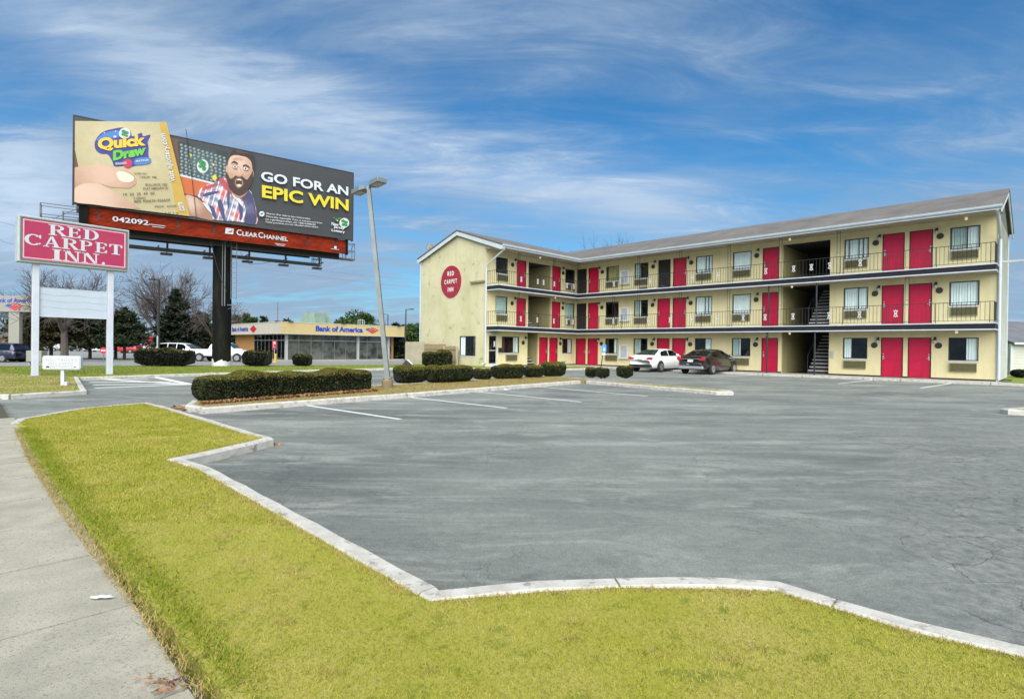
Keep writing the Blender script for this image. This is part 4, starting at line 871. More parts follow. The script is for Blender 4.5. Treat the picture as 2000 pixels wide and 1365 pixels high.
PM = ['pr_char', 'pr_teal', 'pr_ticket', 'pr_gold', 'pr_yellow', 'pr_white', 'pr_navy', 'pr_blue', 'pr_lime', 'pr_amber', 'pr_crim', 'pr_skin', 'pr_skin2', 'pr_skin3', 'pr_nail', 'pr_hair', 'pr_beard', 'pr_mouth', 'pr_teeth', 'pr_ink', 'pr_orange', 'pr_ball', 'pr_ball2', 'pr_green', 'pr_tee', 'pr_brown', 'pr_ltgrey', 'pr_plaid', 'pr_shred', 'pr_shnavy', 'pr_face', 'pr_thumb', 'pr_palm', 'pr_arm', 'pr_beard2', 'pr_hair2', 'pr_tee2', 'pr_tick2', 'pr_shelf']
IX = {n: i for i, n in enumerate(PM)}
layer = [0]
ZMAX = [BZ1-.02]
def clampb(p): return (min(max(p[0], .03), BL_-.03), min(max(p[1], BZ0+.02), ZMAX[0]))
def art(mb, fn, pts, m, lift=1):
    layer[0] += lift; y = -.004 - .0022*layer[0]; q = [clampb(fn(*p)) for p in pts]
    mb.use(IX[m]).poly([(a, y, c) for a, c in q]); return y
def smoothp(pts, n=4):                                           # closed Catmull-Rom through traced points
    out = []; k = len(pts)
    for i in range(k):
        p0, p1, p2, p3 = (Vector(pts[(i+j-1) % k]) for j in range(4))
        for s in range(n):
            t = s/n; out.append(tuple(.5*((2*p1)+(p2-p0)*t+(2*p0-5*p1+4*p2-p3)*t*t+(3*p1-p0-3*p2+p3)*t**3)))
    return out
def blob(mb, fn, pts, m): return art(mb, fn, smoothp(pts), m)
def disc(mb, fn, x, y, rx, ry, m, n=16, rot=0):
    c, s = math.cos(rot), math.sin(rot)
    return art(mb, fn, [(x+rx*math.cos(t)*c-ry*math.sin(t)*s, y+rx*math.cos(t)*s+ry*math.sin(t)*c) for t in (2*math.pi*i/n for i in range(n))], m, 0 if False else 1)
def discs(mb, fn, lst, m, n=10):
    layer[0] += 1; y = -.004 - .0022*layer[0]; mb.use(IX[m])
    for (x, yy, rx, ry) in lst:
        mb.poly([(a, y, c) for a, c in (clampb(fn(x+rx*math.cos(2*math.pi*i/n), yy+ry*math.sin(2*math.pi*i/n))) for i in range(n))])
pic = MB()
# shelf of numbered balls behind the man
art(pic, A2, [(20, 225), (105, 250), (100, 600), (20, 560)], 'pr_brown')
art(pic, A2, [(75, 250), (520, 350), (510, 640), (390, 625), (100, 545)], 'pr_shelf')
L1 = []; L2 = []
for i in range(11):
    for j in range(10):
        x = 110+i*38+(j % 2)*6; y = 290+j*29+i*11.5
        if x < 500 and y < 255+.23*x+300 and not (240 < x < 350 and 410 < y < 540): L1.append((x, y, 15, 13)); L2.append((x-2, y-3, 8, 6))
discs(pic, A2, L1, 'pr_ball'); discs(pic, A2, L2, 'pr_ball2')
discs(pic, A2, [(195, 380, 11, 10), (395, 465, 11, 10), (405, 580, 20, 26)], 'pr_yellow')
disc(pic, A2, 300, 478, 52, 62, 'pr_ltgrey'); discs(pic, A2, [(285, 440, 24, 22), (310, 460, 20, 26), (280, 478, 20, 18), (312, 500, 20, 22)], 'pr_green')
art(pic, A2, [(95, 548), (400, 628), (395, 690), (330, 760), (130, 720)], 'pr_orange')
art(pic, A2, [(95, 548), (400, 625), (398, 640), (97, 566)], 'pr_ltgrey')
# forearm, shirt, T-shirt
blob(pic, A2, [(140, 745), (215, 745), (290, 790), (350, 860), (380, 930), (385, 960), (230, 925), (160, 905)], 'pr_arm')
art(pic, A2, smoothp([(255, 735), (300, 660), (420, 620), (470, 585), (520, 600), (560, 700), (640, 740), (715, 690), (760, 800), (778, 900), (776, 990), (620, 970), (480, 960), (390, 945), (350, 850), (290, 775)], 3), 'pr_plaid')
blob(pic, A2, [(640, 730), (700, 690), (740, 740), (770, 860), (772, 985), (672, 978), (680, 860)], 'pr_tee2')
blob(pic, A2, [(440, 600), (480, 585), (530, 655), (585, 740), (640, 775), (560, 740), (470, 650)], 'pr_shred')
blob(pic, A2, [(300, 745), (330, 715), (420, 700), (440, 712), (350, 740)], 'pr_shnavy'); blob(pic, A2, [(290, 690), (330, 655), (420, 630), (430, 650), (340, 680)], 'pr_shred')
# head: face, ears, quiff, beard, open mouth, wide eyes
for p_ in ([(430, 800), (470, 790), (500, 950), (480, 955)], [(520, 700), (540, 720), (530, 860), (515, 800)], [(360, 830), (400, 850), (420, 940), (395, 930)], [(610, 760), (640, 770), (655, 900), (630, 960), (622, 860)]): blob(pic, A2, p_, 'pr_shnavy')
for p_ in ([(560, 720), (600, 745), (640, 780), (655, 840), (610, 790), (570, 750)], [(300, 800), (350, 830), (380, 900), (330, 850)]): blob(pic, A2, p_, 'pr_white')
blob(pic, A2, [(545, 660), (560, 720), (620, 765), (690, 720), (700, 650), (620, 690)], 'pr_skin2')
blob(pic, A2, [(508, 545), (510, 480), (530, 405), (585, 365), (670, 375), (735, 430), (745, 520), (725, 610), (680, 690), (610, 712), (545, 675), (515, 610)], 'pr_face')
blob(pic, A2, [(507, 475), (516, 490), (520, 545), (510, 560), (502, 520)], 'pr_face'); blob(pic, A2, [(735, 500), (750, 495), (750, 560), (738, 585)], 'pr_skin2')
blob(pic, A2, [(512, 480), (522, 420), (545, 372), (560, 345), (600, 328), (650, 335), (700, 342), (748, 375), (762, 440), (752, 530), (740, 500), (728, 440), (690, 402), (640, 388), (590, 380), (552, 390), (530, 420), (520, 465)], 'pr_hair2')
for x_, y_, d_ in ((590, 345, 30), (625, 348, 34), (660, 355, 34), (700, 366, 30), (565, 362, 20)): art(pic, A2, [(x_, y_), (x_+d_, y_+6), (x_+d_+14, y_+26), (x_+d_+4, y_+18), (x_+4, y_+7)], 'pr_beard')
blob(pic, A2, [(507, 530), (522, 552), (540, 590), (566, 585), (590, 565), (617, 578), (650, 572), (690, 600), (722, 560), (742, 525), (740, 600), (718, 660), (680, 715), (620, 740), (562, 708), (525, 650), (512, 590)], 'pr_beard2')
blob(pic, A2, [(588, 572), (617, 562), (648, 574), (640, 584), (617, 578), (596, 584)], 'pr_beard')
blob(pic, A2, [(584, 618), (596, 592), (622, 586), (646, 598), (656, 626), (648, 655), (622, 672), (596, 660)], 'pr_skin2'); blob(pic, A2, [(590, 620), (602, 598), (622, 594), (642, 606), (648, 628), (640, 648), (620, 660), (600, 648)], 'pr_mouth')
blob(pic, A2, [(600, 648), (620, 640), (640, 648), (622, 662)], 'pr_nail'); art(pic, A2, [(602, 600), (622, 595), (640, 604), (636, 610), (622, 603), (606, 607)], 'pr_teeth')
blob(pic, A2, [(608, 490), (622, 485), (634, 505), (648, 550), (632, 566), (614, 570), (594, 556), (600, 530)], 'pr_skin'); blob(pic, A2, [(594, 556), (612, 562), (632, 564), (647, 553), (640, 572), (615, 576), (598, 568)], 'pr_skin2'); blob(pic, A2, [(612, 492), (622, 492), (628, 540), (618, 548)], 'pr_skin3')
blob(pic, A2, [(558, 480), (572, 468), (596, 470), (610, 486), (600, 502), (576, 504)], 'pr_skin2'); blob(pic, A2, [(652, 492), (668, 482), (692, 488), (706, 505), (692, 520), (666, 516)], 'pr_skin2')
blob(pic, A2, [(563, 485), (576, 475), (594, 477), (603, 489), (592, 498), (574, 498)], 'pr_white'); blob(pic, A2, [(658, 500), (670, 491), (688, 495), (699, 507), (688, 515), (668, 513)], 'pr_white')
discs(pic, A2, [(584, 487, 8, 9), (678, 503, 8, 9)], 'pr_hair'); discs(pic, A2, [(586, 484, 2.5, 3), (680, 500, 2.5, 3)], 'pr_white')
blob(pic, A2, [(546, 462), (560, 442), (580, 436), (606, 452), (606, 464), (580, 450), (560, 454)], 'pr_hair'); blob(pic, A2, [(654, 474), (676, 466), (702, 478), (718, 500), (700, 490), (676, 480), (656, 484)], 'pr_hair')
for p_ in ([(560, 412), (610, 402), (660, 412), (660, 415), (610, 406), (560, 416)], [(566, 425), (612, 417), (650, 424), (650, 427), (612, 421), (566, 429)]): art(pic, A2, p_, 'pr_skin2')
# the ticket and the hand that holds it
ZMAX[0] = BZ1+2
q_ = [A8(*p_) for p_ in ((28, 56), (1256, 72), (1325, 340), (28, 340))]; MBx = MB().prism_y(q_, -.003-.0022*layer[0], .06); MBx.build('extension_panel', 'pr_char', face)
art(pic, A8, [(28, 52), (1258, 68), (1570, 1320), (20, 1130), (60, 1000), (20, 700), (92, 670), (28, 430)], 'pr_tick2')
art(pic, A8, [(1165, 75), (1258, 68), (1570, 1320), (1400, 1290), (1330, 900)], 'pr_gold')
art(pic, A8, [(22, 440), (92, 670), (24, 700)], 'pr_brown'); art(pic, A8, [(22, 970), (62, 1030), (24, 1100)], 'pr_brown')
blob(pic, A8, [(22, 705), (120, 660), (300, 632), (450, 640), (560, 685), (700, 700), (810, 760), (862, 840), (845, 905), (760, 945), (620, 935), (520, 930), (400, 900), (250, 880), (120, 930), (22, 960)], 'pr_thumb')
blob(pic, A8, [(24, 980), (120, 900), (260, 880), (400, 905), (560, 990), (700, 1080), (860, 1180), (900, 1225), (600, 1205), (300, 1165), (24, 1125)], 'pr_palm')
blob(pic, A8, [(395, 895), (520, 925), (640, 938), (780, 935), (850, 895), (820, 925), (760, 952), (620, 945), (520, 940)], 'pr_skin2')
blob(pic, A8, [(600, 735), (680, 725), (770, 760), (830, 810), (800, 860), (720, 870), (640, 845), (605, 790)], 'pr_nail')
# quick draw emblem: blue swoosh, ball, two lines of lettering, small badges
blob(pic, A8, [(305, 380), (330, 290), (420, 200), (560, 160), (680, 145), (780, 190), (800, 260), (860, 240), (930, 215), (950, 260), (1045, 240), (1010, 330), (1020, 400), (1020, 520), (1040, 560), (1000, 630), (850, 650), (740, 680), (690, 655), (570, 655), (540, 590), (480, 500), (390, 490), (330, 450)], 'pr_navy')
blob(pic, A8, [(330, 300), (430, 220), (560, 185), (640, 190), (640, 260), (560, 290), (470, 280), (380, 320)], 'pr_blue')
disc(pic, A8, 705, 222, 78, 72, 'pr_white'); discs(pic, A8, [(690, 195, 30, 22), (730, 215, 32, 22), (685, 235, 26, 20), (725, 255, 28, 18)], 'pr_green')
discs(pic, A8, [(575, 265, 22, 14), (435, 215, 10, 8), (585, 195, 10, 8)], 'pr_white')
blob(pic, A8, [(570, 600), (700, 590), (740, 620), (690, 645), (572, 655)], 'pr_navy'); blob(pic, A8, [(850, 560), (1030, 540), (1035, 620), (850, 640)], 'pr_blue')
disc(pic, A8, 745, 622, 62, 60, 'pr_crim'); 
disc(pic, A2, 820, 905, 24, 24, 'pr_white'); art(pic, A2, [(806, 905), (826, 895), (834, 900), (818, 914)], 'pr_char')
disc(pic, A2, 1550, 985, 44, 44, 'pr_ltgrey'); discs(pic, A2, [(1540, 968, 18, 15), (1565, 980, 18, 15), (1542, 1000, 17, 14), (1566, 1006, 15, 12)], 'pr_green')
discs(pic, A2, [(1480, 955, 12, 10), (1505, 945, 12, 8), (1460, 940, 8, 6)], 'pr_green'); discs(pic, A2, [(1490, 965, 8, 6)], 'pr_yellow')
TOPL = layer[0]
bpart(pic, 'printed_picture', PM, face)
def btext(body, fn, bl, br, tl, m, **k):                         # lettering from traced corners: lower left, lower right, upper left
    a, b_, c = fn(*bl), fn(*br), fn(*tl); w = math.hypot(b_[0]-a[0], b_[1]-a[1]); h = c[1]-a[1]; mb = MB()
    V, F = text_mesh(body, w, h, **k); sl = (b_[1]-a[1])/(b_[0]-a[0]); sh = (c[0]-a[0])/h
    y = -.004-.0022*(TOPL+3); mb.add([(a[0]+x*(b_[0]-a[0])/w+z*sh, y, a[1]+x*sl*(b_[0]-a[0])/w+z) for x, _, z in V], F)
    return bpart(mb, 'lettering', m, face)
btext('GO FOR AN', A2, (812, 612), (1585, 745), (812, 525), 'pr_white', offset=.028)
btext('EPIC WIN', A2, (820, 760), (1588, 880), (820, 648), 'pr_yellow', offset=.032)
for i, tx in enumerate(('Must be 18 or older to buy a lottery ticket.', 'Please play responsibly. If you or someone you know', 'has a gambling problem, call 1-800-GAMBLER.', 'Ticket purchases are not refunded unless stated.')):
    btext(tx, A2, (862-4*i, 912+25*i), ((1250, 1355, 1300, 1318)[i], (960, 997, 1013, 1034)[i]), (862-4*i, 893+25*i), 'pr_ltgrey', offset=.01)
for i, tx in enumerate(('New', 'Jersey', 'Lottery')): btext(tx, A2, (1437+(18 if i == 1 else 0), 1005+30*i), ((1500, 1552, 1555)[i], (1016, 1050, 1082)[i]), (1437+(18 if i == 1 else 0), 977+30*i), 'pr_white', offset=.03)
btext('Quick', A8, (350, 470), (985, 410), (345, 285), 'pr_amber', offset=.05); btext('Draw', A8, (550, 590), (985, 505), (550, 455), 'pr_lime', offset=.06)
btext('BULLSEYE', A8, (585, 640), (730, 630), (585, 612), 'pr_white', offset=.03); btext('MULTIPLIER', A8, (855, 606), (1025, 588), (855, 582), 'pr_white', offset=.03)
for tx, a_, b_, c_ in (('NTED ON:', (830, 765), (1000, 768), (830, 742)), ('1:56:39  PM', (905, 812), (1125, 816), (905, 788)), ('BULLSEYE: YES', (980, 918), (1268, 916), (980, 888)), ('PLAY AMOUNT $1', (950, 975), (1280, 965), (950, 940)), ('19  23  25  47  50', (685, 1050), (1100, 1032), (685, 1016)), ('5 DRAW', (822, 1095), (980, 1092), (822, 1068)), ('BER 426635-426639', (828, 1140), (1305, 1120), (828, 1108)), ('PRICE   $10.00', (1105, 1208), (1390, 1198), (1105, 1180)), ('| || | ||', (1240, 1285), (1415, 1293), (1240, 1262))):
    btext(tx, A8, a_, b_, c_, 'pr_ink', offset=.02)
def bvert(body, p0, p1, wd, m):                                   # lettering running up the ticket's golden edge
    a, b_ = Vector(A8(*p0)), Vector(A8(*p1)); d = b_-a; L_ = d.length; d.normalize(); n_ = Vector((-d.y, d.x)); V, F = text_mesh(body, L_, wd, offset=.02); y = -.004-.0022*(TOPL+3)
    mb = MB(); mb.add([((a+d*x+n_*z).x, y, (a+d*x+n_*z).y) for x, _, z in V], F); bpart(mb, 'lettering', m, face)
bvert('visit njlottery.com', (1400, 860), (1265, 225), .34, 'pr_white'); bvert('.com', (1510, 1262), (1478, 1135), .26, 'pr_white')
# edge trim, apron of corrugated red sheet, catwalks, second face behind
mb = MB(); mb.box(-.05, BL_+.05, -.012, .24, BZ1, BZ1+.06); mb.box(-.06, 0, -.012, .24, BZ0-.05, BZ1); mb.box(BL_, BL_+.06, -.012, .24, BZ0-.05, BZ1); bpart(mb, 'face_trim', 'steel_dark')
mb = MB(); n = 26; A_ = []
for i in range(n+1): A_.append((.02 if i % 2 else -.05, 7.30+(BZ0-.02-7.30)*i/n))
x0, x1 = .55, BL_-.35
for i in range(n): mb.quad((x0, A_[i][0]+.25, A_[i][1]), (x1, A_[i][0]+.25, A_[i][1]), (x1, A_[i+1][0]+.25, A_[i+1][1]), (x0, A_[i+1][0]+.25, A_[i+1][1]))
mb.box(x0, x1, .3, .34, 7.30, BZ0); apr = bpart(mb, 'apron', 'rust_red')
for q in ((x0-.35, x0, .05), (x1, x1+.12, .1)): bpart(MB().box(q[0], q[1], q[2], .4, 7.26, BZ0+.02), 'apron_post', 'column_black')
lt = MB(); letters(lt, '042092', 1.55, .185, 7.60, 1.55, .27, offset=.02); lt.box(3.1, 3.85, .18, .19, 7.66, 7.69); lt.box(3.25, 3.8, .18, .19, 7.56, 7.59); bpart(lt, 'lettering', 'pr_white', apr)
lt = MB(); letters(lt, 'C', 7.32, .185, 7.66, .26, .34, offset=.02); letters(lt, 'LEAR', 7.62, .185, 7.66, .82, .25, offset=.02); letters(lt, 'C', 8.48, .185, 7.66, .27, .34, offset=.02); letters(lt, 'HANNEL', 8.79, .185, 7.66, 1.36, .25, offset=.02)
lt.poly([(6.72, .185, 7.67), (7.14, .185, 7.67), (7.18, .185, 8.01), (6.76, .185, 8.01)]); lt.box(9.4, 10.0, .18, .19, 7.42, 7.45); lt.box(9.5, 9.95, .18, .19, 7.34, 7.37)
lt.box(x1-.95, x1-.45, .18, .19, 7.50, 7.53); lt.box(x1-.75, x1-.6, .18, .19, 7.56, 7.72); bpart(lt, 'lettering', 'pr_white', apr)
lt = MB(); lt.poly([(6.80, .183, 7.73), (7.06, .183, 7.77), (7.12, .183, 7.93), (7.0, .183, 7.85)]); bpart(lt, 'logo_mark', 'rust_red', apr)
# main beams and rear face
mb = MB(); mb.box(.6, BL_-.5, .95, 1.35, 7.05, 7.7); mb.box(.6, BL_-.5, .34, 2.3, 7.75, 7.9)
for i in range(8): x = 1.0+i*(BL_-2)/7; mb.box(x-.06, x+.06, .22, 2.3, 7.6, 8.1); mb.box(x-.05, x+.05, .22, .40, 7.9, BZ1-.2); mb.box(x-.05, x+.05, 2.05, 2.25, 7.9, BZ1-.2)
bpart(mb, 'frame', 'steel_dark')
mb = MB(); mb.box(.05, BL_-.1, 2.3, 2.5, BZ0, BZ1-.05); mb.box(1.0, BL_-2.0, 2.25, 2.35, 7.1, BZ0); bpart(mb, 'rear_panel', 'steel_dark')
mb = MB()
def catwalk(y, z, xa, xb):
    mb.box(xa, xb, y-.3, y+.3, z-.03, z+.02)
    for yy in (y-.3, y+.3): mb.box(xa, xb, yy-.03, yy+.03, z-.09, z+.04)
    k = int((xb-xa)/2)
    for i in range(k+1):
        x = xa+(xb-xa)*i/k; mb.box(x-.03, x+.03, 2.0, y, z-.02, z+.04)
catwalk(3.15, 6.85, 1.4, BL_-1.2)
for i in range(6):
    x = 2.0+i*2.2; mb.box(x-.05, x+.05, 3.1, 3.2, 6.85, 7.35); mb.box(x-.30, x+.30, 3.5, 3.85, 6.60, 6.72); mb.tube([(x, 3.3, 6.8), (x, 3.75, 6.66)], .025, 6)
bpart(mb, 'catwalk', 'steel_grey')
mb = MB()
def rail_frame(xa, xb, y0, y1, z0, z1):
    for x in (xa, xb):
        for y in (y0, y1): mb.tube([(x, y, z0), (x, y, z1)], .022, 6)
    for z in (z1, (z0+z1)/2):
        mb.tube([(xa, y0, z), (xb, y0, z)], .02, 6); mb.tube([(xa, y1, z), (xb, y1, z)], .02, 6); mb.tube([(xa, y0, z), (xa, y1, z)], .02, 6); mb.tube([(xb, y0, z), (xb, y1, z)], .02, 6)
    mb.tube([(xa, y0, z0), (xb, y0, z1)], .016, 6)
    mb.box(xa, xb, y0, y1, z0-.06, z0)
for q in ((-1.35, .2, 1.6, 2.4, 7.25, 8.35), (-.45, .6, 1.0, 1.5, 7.2, 7.95)): rail_frame(*q); bpart(mb, 'end_railing', 'steel_grey'); mb = MB()
rail_frame(BL_+.10, BL_+.75, 1.5, 2.0, 7.25, 8.25); mb.box(BL_-2.2, BL_+.8, 1.5, 2.1, 7.16, 7.24); rail_frame(BL_-1.5, BL_-1.0, 3.0, 3.4, 6.8, 7.6)
bpart(mb, 'end_railing', 'steel_grey')
# ladder and conduit on the column, whitewash at its foot, loose cable in front of the picture
mb = MB(); 
for yy in (.62, .95): mb.tube([(yy, -.22, 3.9), (yy, -.22, 7.4)], .018, 6)
for i in range(12): mb.tube([(.62, -.22, 4.0+i*.29), (.95, -.22, 4.0+i*.29)], .012, 5)
mb.box(.3, 1.0, -.25, -.19, 3.55, 3.60); mb.tube([(.4, -.2, 3.3), (.95, -.22, 3.58)], .015, 5)
mb.build('ladder', 'steel_grey', bill)
mb = MB(); mb.tube([(.36, -.40, 3.5), (.36, -.40, 8.2)], .035, 8); mb.tube([(.25, -.47, 3.5), (.25, -.47, 8.0)], .025, 8); mb.build('conduit', 'steel_grey', bill)
mb = MB(); g = random.Random(4); n = 36; top = [.24+.14*g.random()+.10*math.sin(i*.9) for i in range(n)]
for i in range(n):
    t0, t1 = 2*math.pi*i/n, 2*math.pi*(i+1)/n; rr = .508
    mb.quad((rr*math.cos(t0), rr*math.sin(t0), -.02), (rr*math.cos(t1), rr*math.sin(t1), -.02), (rr*math.cos(t1), rr*math.sin(t1), top[(i+1) % n]), (rr*math.cos(t0), rr*math.sin(t0), top[i]))
mb.build('whitewash', 'white_paint', bill)
def wire(pts, r, m, parent=None, name='cable', sag=0.0, n=14):
    a, b_ = Vector(pts[0]), Vector(pts[-1]); P = [a.lerp(b_, i/n) - Vector((0, 0, sag*4*(i/n)*(1-i/n))) for i in range(n+1)]
    return MB().tube(P, r, 5).build(name, m, parent)
c0, c1 = buv(363, 262), buv(384, 428); mb = MB(); mb.tube([(c0[0], -.05, c0[1]+.25), ((c0[0]+c1[0])/2+.02, -.07, (c0[1]+c1[1])/2), (c1[0], -.05, c1[1]-.1)], .016, 5); bpart(mb, 'loose_cable', 'steel_dark')
mb = MB(); mb.tube([(BL_*.43, .5, 7.15), (BL_*.45, .4, 5.9), (BL_*.47, .4, 5.0), (BL_*.49, .5, 4.4)], .014, 5); mb.tube([(BL_*.56, 2.2, 7.0), (BL_*.60, 2.2, 6.3), (BL_*.66, 2.4, 6.5), (BL_*.70, 2.8, 6.7)], .012, 5); bpart(mb, 'loose_cable', 'steel_dark')

# ---------------------------------------------------------------- RED CARPET INN pylon sign
mat('sign_red', (0.36, 0.026, 0.062), 0.6, scale=.9, base2=(0.32, 0.014, 0.085)); mat('sign_white', (0.50, 0.53, 0.55), 0.5, var=.08, scale=3); mat('cab_grey', (0.40, 0.45, 0.45), 0.5, var=.12, scale=2); mat('cab_edge', (0.13, 0.135, 0.14), 0.5)
mat('sign_pink', (0.60, 0.36, 0.40), 0.5)
psign = thing('pylon_sign', 'tall motel sign on two white posts with red lettered panel and blank letter board', 'sign', (-17.93, 20.62, 0.1), math.atan2(.77, .63))
PL = 3.46                                                        # local x along the sign
for x in (0.0, 2.335):
    MB().box(x-.10, x+.10, -.10, .10, 0, 4.32).build('post', 'post_white', psign, bevel=.012)
MB().box(.10, .16, -.05, .05, .05, .12).box(-.18, .18, -.16, .16, -.02, .03).build('footing', 'concrete', psign)
c0 = -.55; mb = MB(); mb.box(c0, c0+PL, -.26, .26, 4.24, 5.95); cab = mb.build('cabinet', 'cab_grey', psign, bevel=.02)
mb = MB(); x0, x1, z0, z1 = c0+.06, c0+PL-.06, 4.30, 5.89
for q in ((x0, x1, z0, z0+.05), (x0, x1, z1-.05, z1), (x0, x0+.05, z0+.05, z1-.05), (x1-.05, x1, z0+.05, z1-.05)): mb.box(q[0], q[1], -.285, -.26, q[2], q[3])
mb.build('frame', 'cab_edge', cab)
mb = MB(); mb.use(0).quad((x0+.05, -.266, z0+.05), (x1-.05, -.266, z0+.05), (x1-.05, -.266, z1-.05), (x0+.05, -.266, z1-.05)); mb.use(1)
a0, a1, b0, b1 = x0+.07, x1-.07, z0+.075, z1-.075; t = .045
for q in ((a0, a1, b0, b0+t), (a0, a1, b1-t, b1), (a0, a0+t, b0+t, b1-t), (a1-t, a1, b0+t, b1-t)): mb.quad((q[0], -.270, q[2]), (q[1], -.270, q[2]), (q[1], -.270, q[3]), (q[0], -.270, q[3]))
mb.build('face_panel', ['sign_red', 'sign_pink'], cab)
def serif(mb, ch, x, y, z, w, h):
    """slab-serif capitals, built from stems, bowls and serifs; lower left at x,z"""
    q = lambda pts: mb.poly([(x+a*w, y, z+b*h) for a, b in pts]); s = .075; st = .25
    def ser(a, b, z0): q([(a, z0), (b, z0), (b, z0+s), (a, z0+s)])
    def stem(a, b): q([(a, s), (b, s), (b, 1-s), (a, 1-s)])
    def bowl(cx, cz, rx, rz, tx, tz, full=False, a0=-90, a1=90, n=14):
        for i in range(n):
            t0, t1 = R(a0+(a1-a0)*i/n), R(a0+(a1-a0)*(i+1)/n)
            P = lambda t, k: (cx+(rx-tx*k)*math.cos(t), cz+(rz-tz*k)*math.sin(t))
            q([P(t0, 0), P(t1, 0), P(t1, 1), P(t0, 1)])
    if ch == 'I': stem(.22, .78); ser(0, 1, 0); ser(0, 1, 1-s)
    elif ch == 'E':
        stem(.14, .14+st); ser(0, .95, 0); ser(0, .92, 1-s); q([(.14+st, .46), (.66, .46), (.66, .54), (.14+st, .54)]); q([(.66, .34), (.74, .34), (.74, .66), (.66, .66)])
        q([(.95, 0), (.95, .30), (.86, .30), (.70, s), (.70, 0)]); q([(.92, 1), (.92, .73), (.83, .73), (.68, 1-s), (.68, 1)])
    elif ch == 'T':
        stem(.36, .64); ser(.18, .82, 0); ser(0, 1, 1-s); q([(0, 1), (0, .70), (.09, .70), (.22, 1-s), (.22, 1)]); q([(1, 1), (1, .70), (.91, .70), (.78, 1-s), (.78, 1)])
    elif ch in 'DPR':
        stem(.13, .13+st); ser(0, .52, 1-s)
        if ch == 'D': ser(0, .52, 0); bowl(.46, .5, .54, .5, .24, s*1.1)
        else:
            ser(0, .50, 0); bowl(.46, .74, .46, .26, .22, s*1.05); q([(.38, .48), (.50, .48), (.50, .555), (.38, .555)])
            if ch == 'R': q([(.44, .50), (.68, .50), (1.02, s), (.76, s)]); ser(.74, 1.08, 0)
    elif ch == 'N':
        q([(.12, s), (.22, s), (.22, 1-s), (.12, 1-s)]); q([(.80, 0), (.90, 0), (.90, 1-s), (.80, 1-s)]); q([(.08, 1), (.36, 1), (.90, 0), (.72, 0)]); ser(0, .36, 0); ser(0, .3, 1-s); ser(.66, 1.04, 1-s)
    elif ch == 'A':
        q([(.13, s), (.22, s), (.50, .80), (.46, 1), (.43, 1)]); q([(.43, 1), (.58, 1), (.94, s), (.66, s)]); q([(.26, .28), (.66, .28), (.63, .36), (.29, .36)]); ser(0, .36, 0); ser(.54, 1.06, 0)
    elif ch == 'C':
        bowl(.52, .5, .52, .5, .25, s*1.2, a0=42, a1=318, n=24); q([(.98, .98), (.98, .66), (.90, .66), (.80, .86), (.86, .90), (.90, .98)]); q([(.98, .20), (.90, .30), (.80, .12), (.86, .08)])
lt = MB(); y = -.276
def row(txt, xa, xb, zb, h, widths):
    tot = sum(widths[c] for c in txt)+.10*(len(txt)-1); k = (xb-xa)/tot; x = xa
    for c in txt: serif(lt, c, x, y, zb, widths[c]*k, h); x += (widths[c]+.10)*k
WD = dict(R=1.0, E=.86, D=1.0, C=.98, A=1.02, P=.92, T=.92, I=.52, N=1.0)
row('RED', c0+.86, c0+2.42, 5.34, .40, WD); row('CARPET', c0+.18, c0+3.22, 4.88, .41, WD); row('INN', c0+.98, c0+2.42, 4.42, .40, WD)
lt.lathe([(.055, 0), (.055, .002)], 14, c=(c0+2.58, y, 4.47), axis='y'); lt.build('lettering', 'sign_white', cab)
# blank letter board: pale sheet in a thin frame, tracks a little buckled
mat('letter_board', (0.43, 0.50, 0.57), 0.45, var=.08, scale=2)
mb = MB(); mb.box(.11, 2.225, -.03, .03, 2.28, 3.33); lb = mb.build('letter_board', 'letter_board', psign)
mb = MB(); g = random.Random(5)
for i, z in enumerate((2.60, 2.86, 3.10)):
    for j in range(14): xa = .12+j*.15; mb.add([(xa, -.036, z+.02*math.sin(j*.8+i)), (xa+.15, -.036, z+.02*math.sin((j+1)*.8+i)), (xa+.15, -.036, z+.012+.02*math.sin((j+1)*.8+i)), (xa, -.036, z+.012+.02*math.sin(j*.8+i))], [(0, 1, 2, 3)])
mb.build('letter_track', 'cabinet_grey', lb); MB().box(.10, 2.235, -.035, .035, 3.33, 3.36).box(.10, 2.235, -.035, .035, 2.25, 2.28).build('board_frame', 'sign_white', lb)

# ---------------------------------------------------------------- low NO TRUCKS sign
mat('faded_ink', (0.30, 0.31, 0.31), 0.7)
nt_ = thing('entrance_sign', 'low white sign with faded letters and a black arrow on a short post', 'sign', (-13.46, 16.45, 0.1), R(6))
def rrect(w, h, r, n=5, cx=0, cz=0):
    out = []
    for (sx, sz, a) in ((1, -1, -90), (1, 1, 0), (-1, 1, 90), (-1, -1, 180)):
        for i in range(n+1): t = R(a+90*i/n); out.append((cx+sx*(w/2-r)+r*math.cos(t), cz+sz*(h/2-r)+r*math.sin(t)))
    return out
MB().box(-.045, .045, -.03, .03, 0, .55).build('post', 'post_white', nt_); MB().box(.10, .19, -.12, -.02, -.02, .12).build('stub', 'post_white', nt_, bevel=.02)
pn = MB().prism_y(rrect(1.07, .42, .07, cz=.69), -.07, .03).build('panel', 'cab_grey', nt_, bevel=.01); MB().prism_y(rrect(1.0, .355, .05, cz=.69), -.078, -.072).build('face', 'sign_white', pn)
lt = MB(); letters(lt, 'NO  TRUCKS', -.41, -.083, .735, .84, .075, space=1.25); letters(lt, 'ALLOWED', -.33, -.083, .635, .66, .07, space=1.25); letters(lt, 'ENTRANCE', -.30, -.083, .545, .62, .065, space=1.15); lt.build('lettering', 'faded_ink', pn)
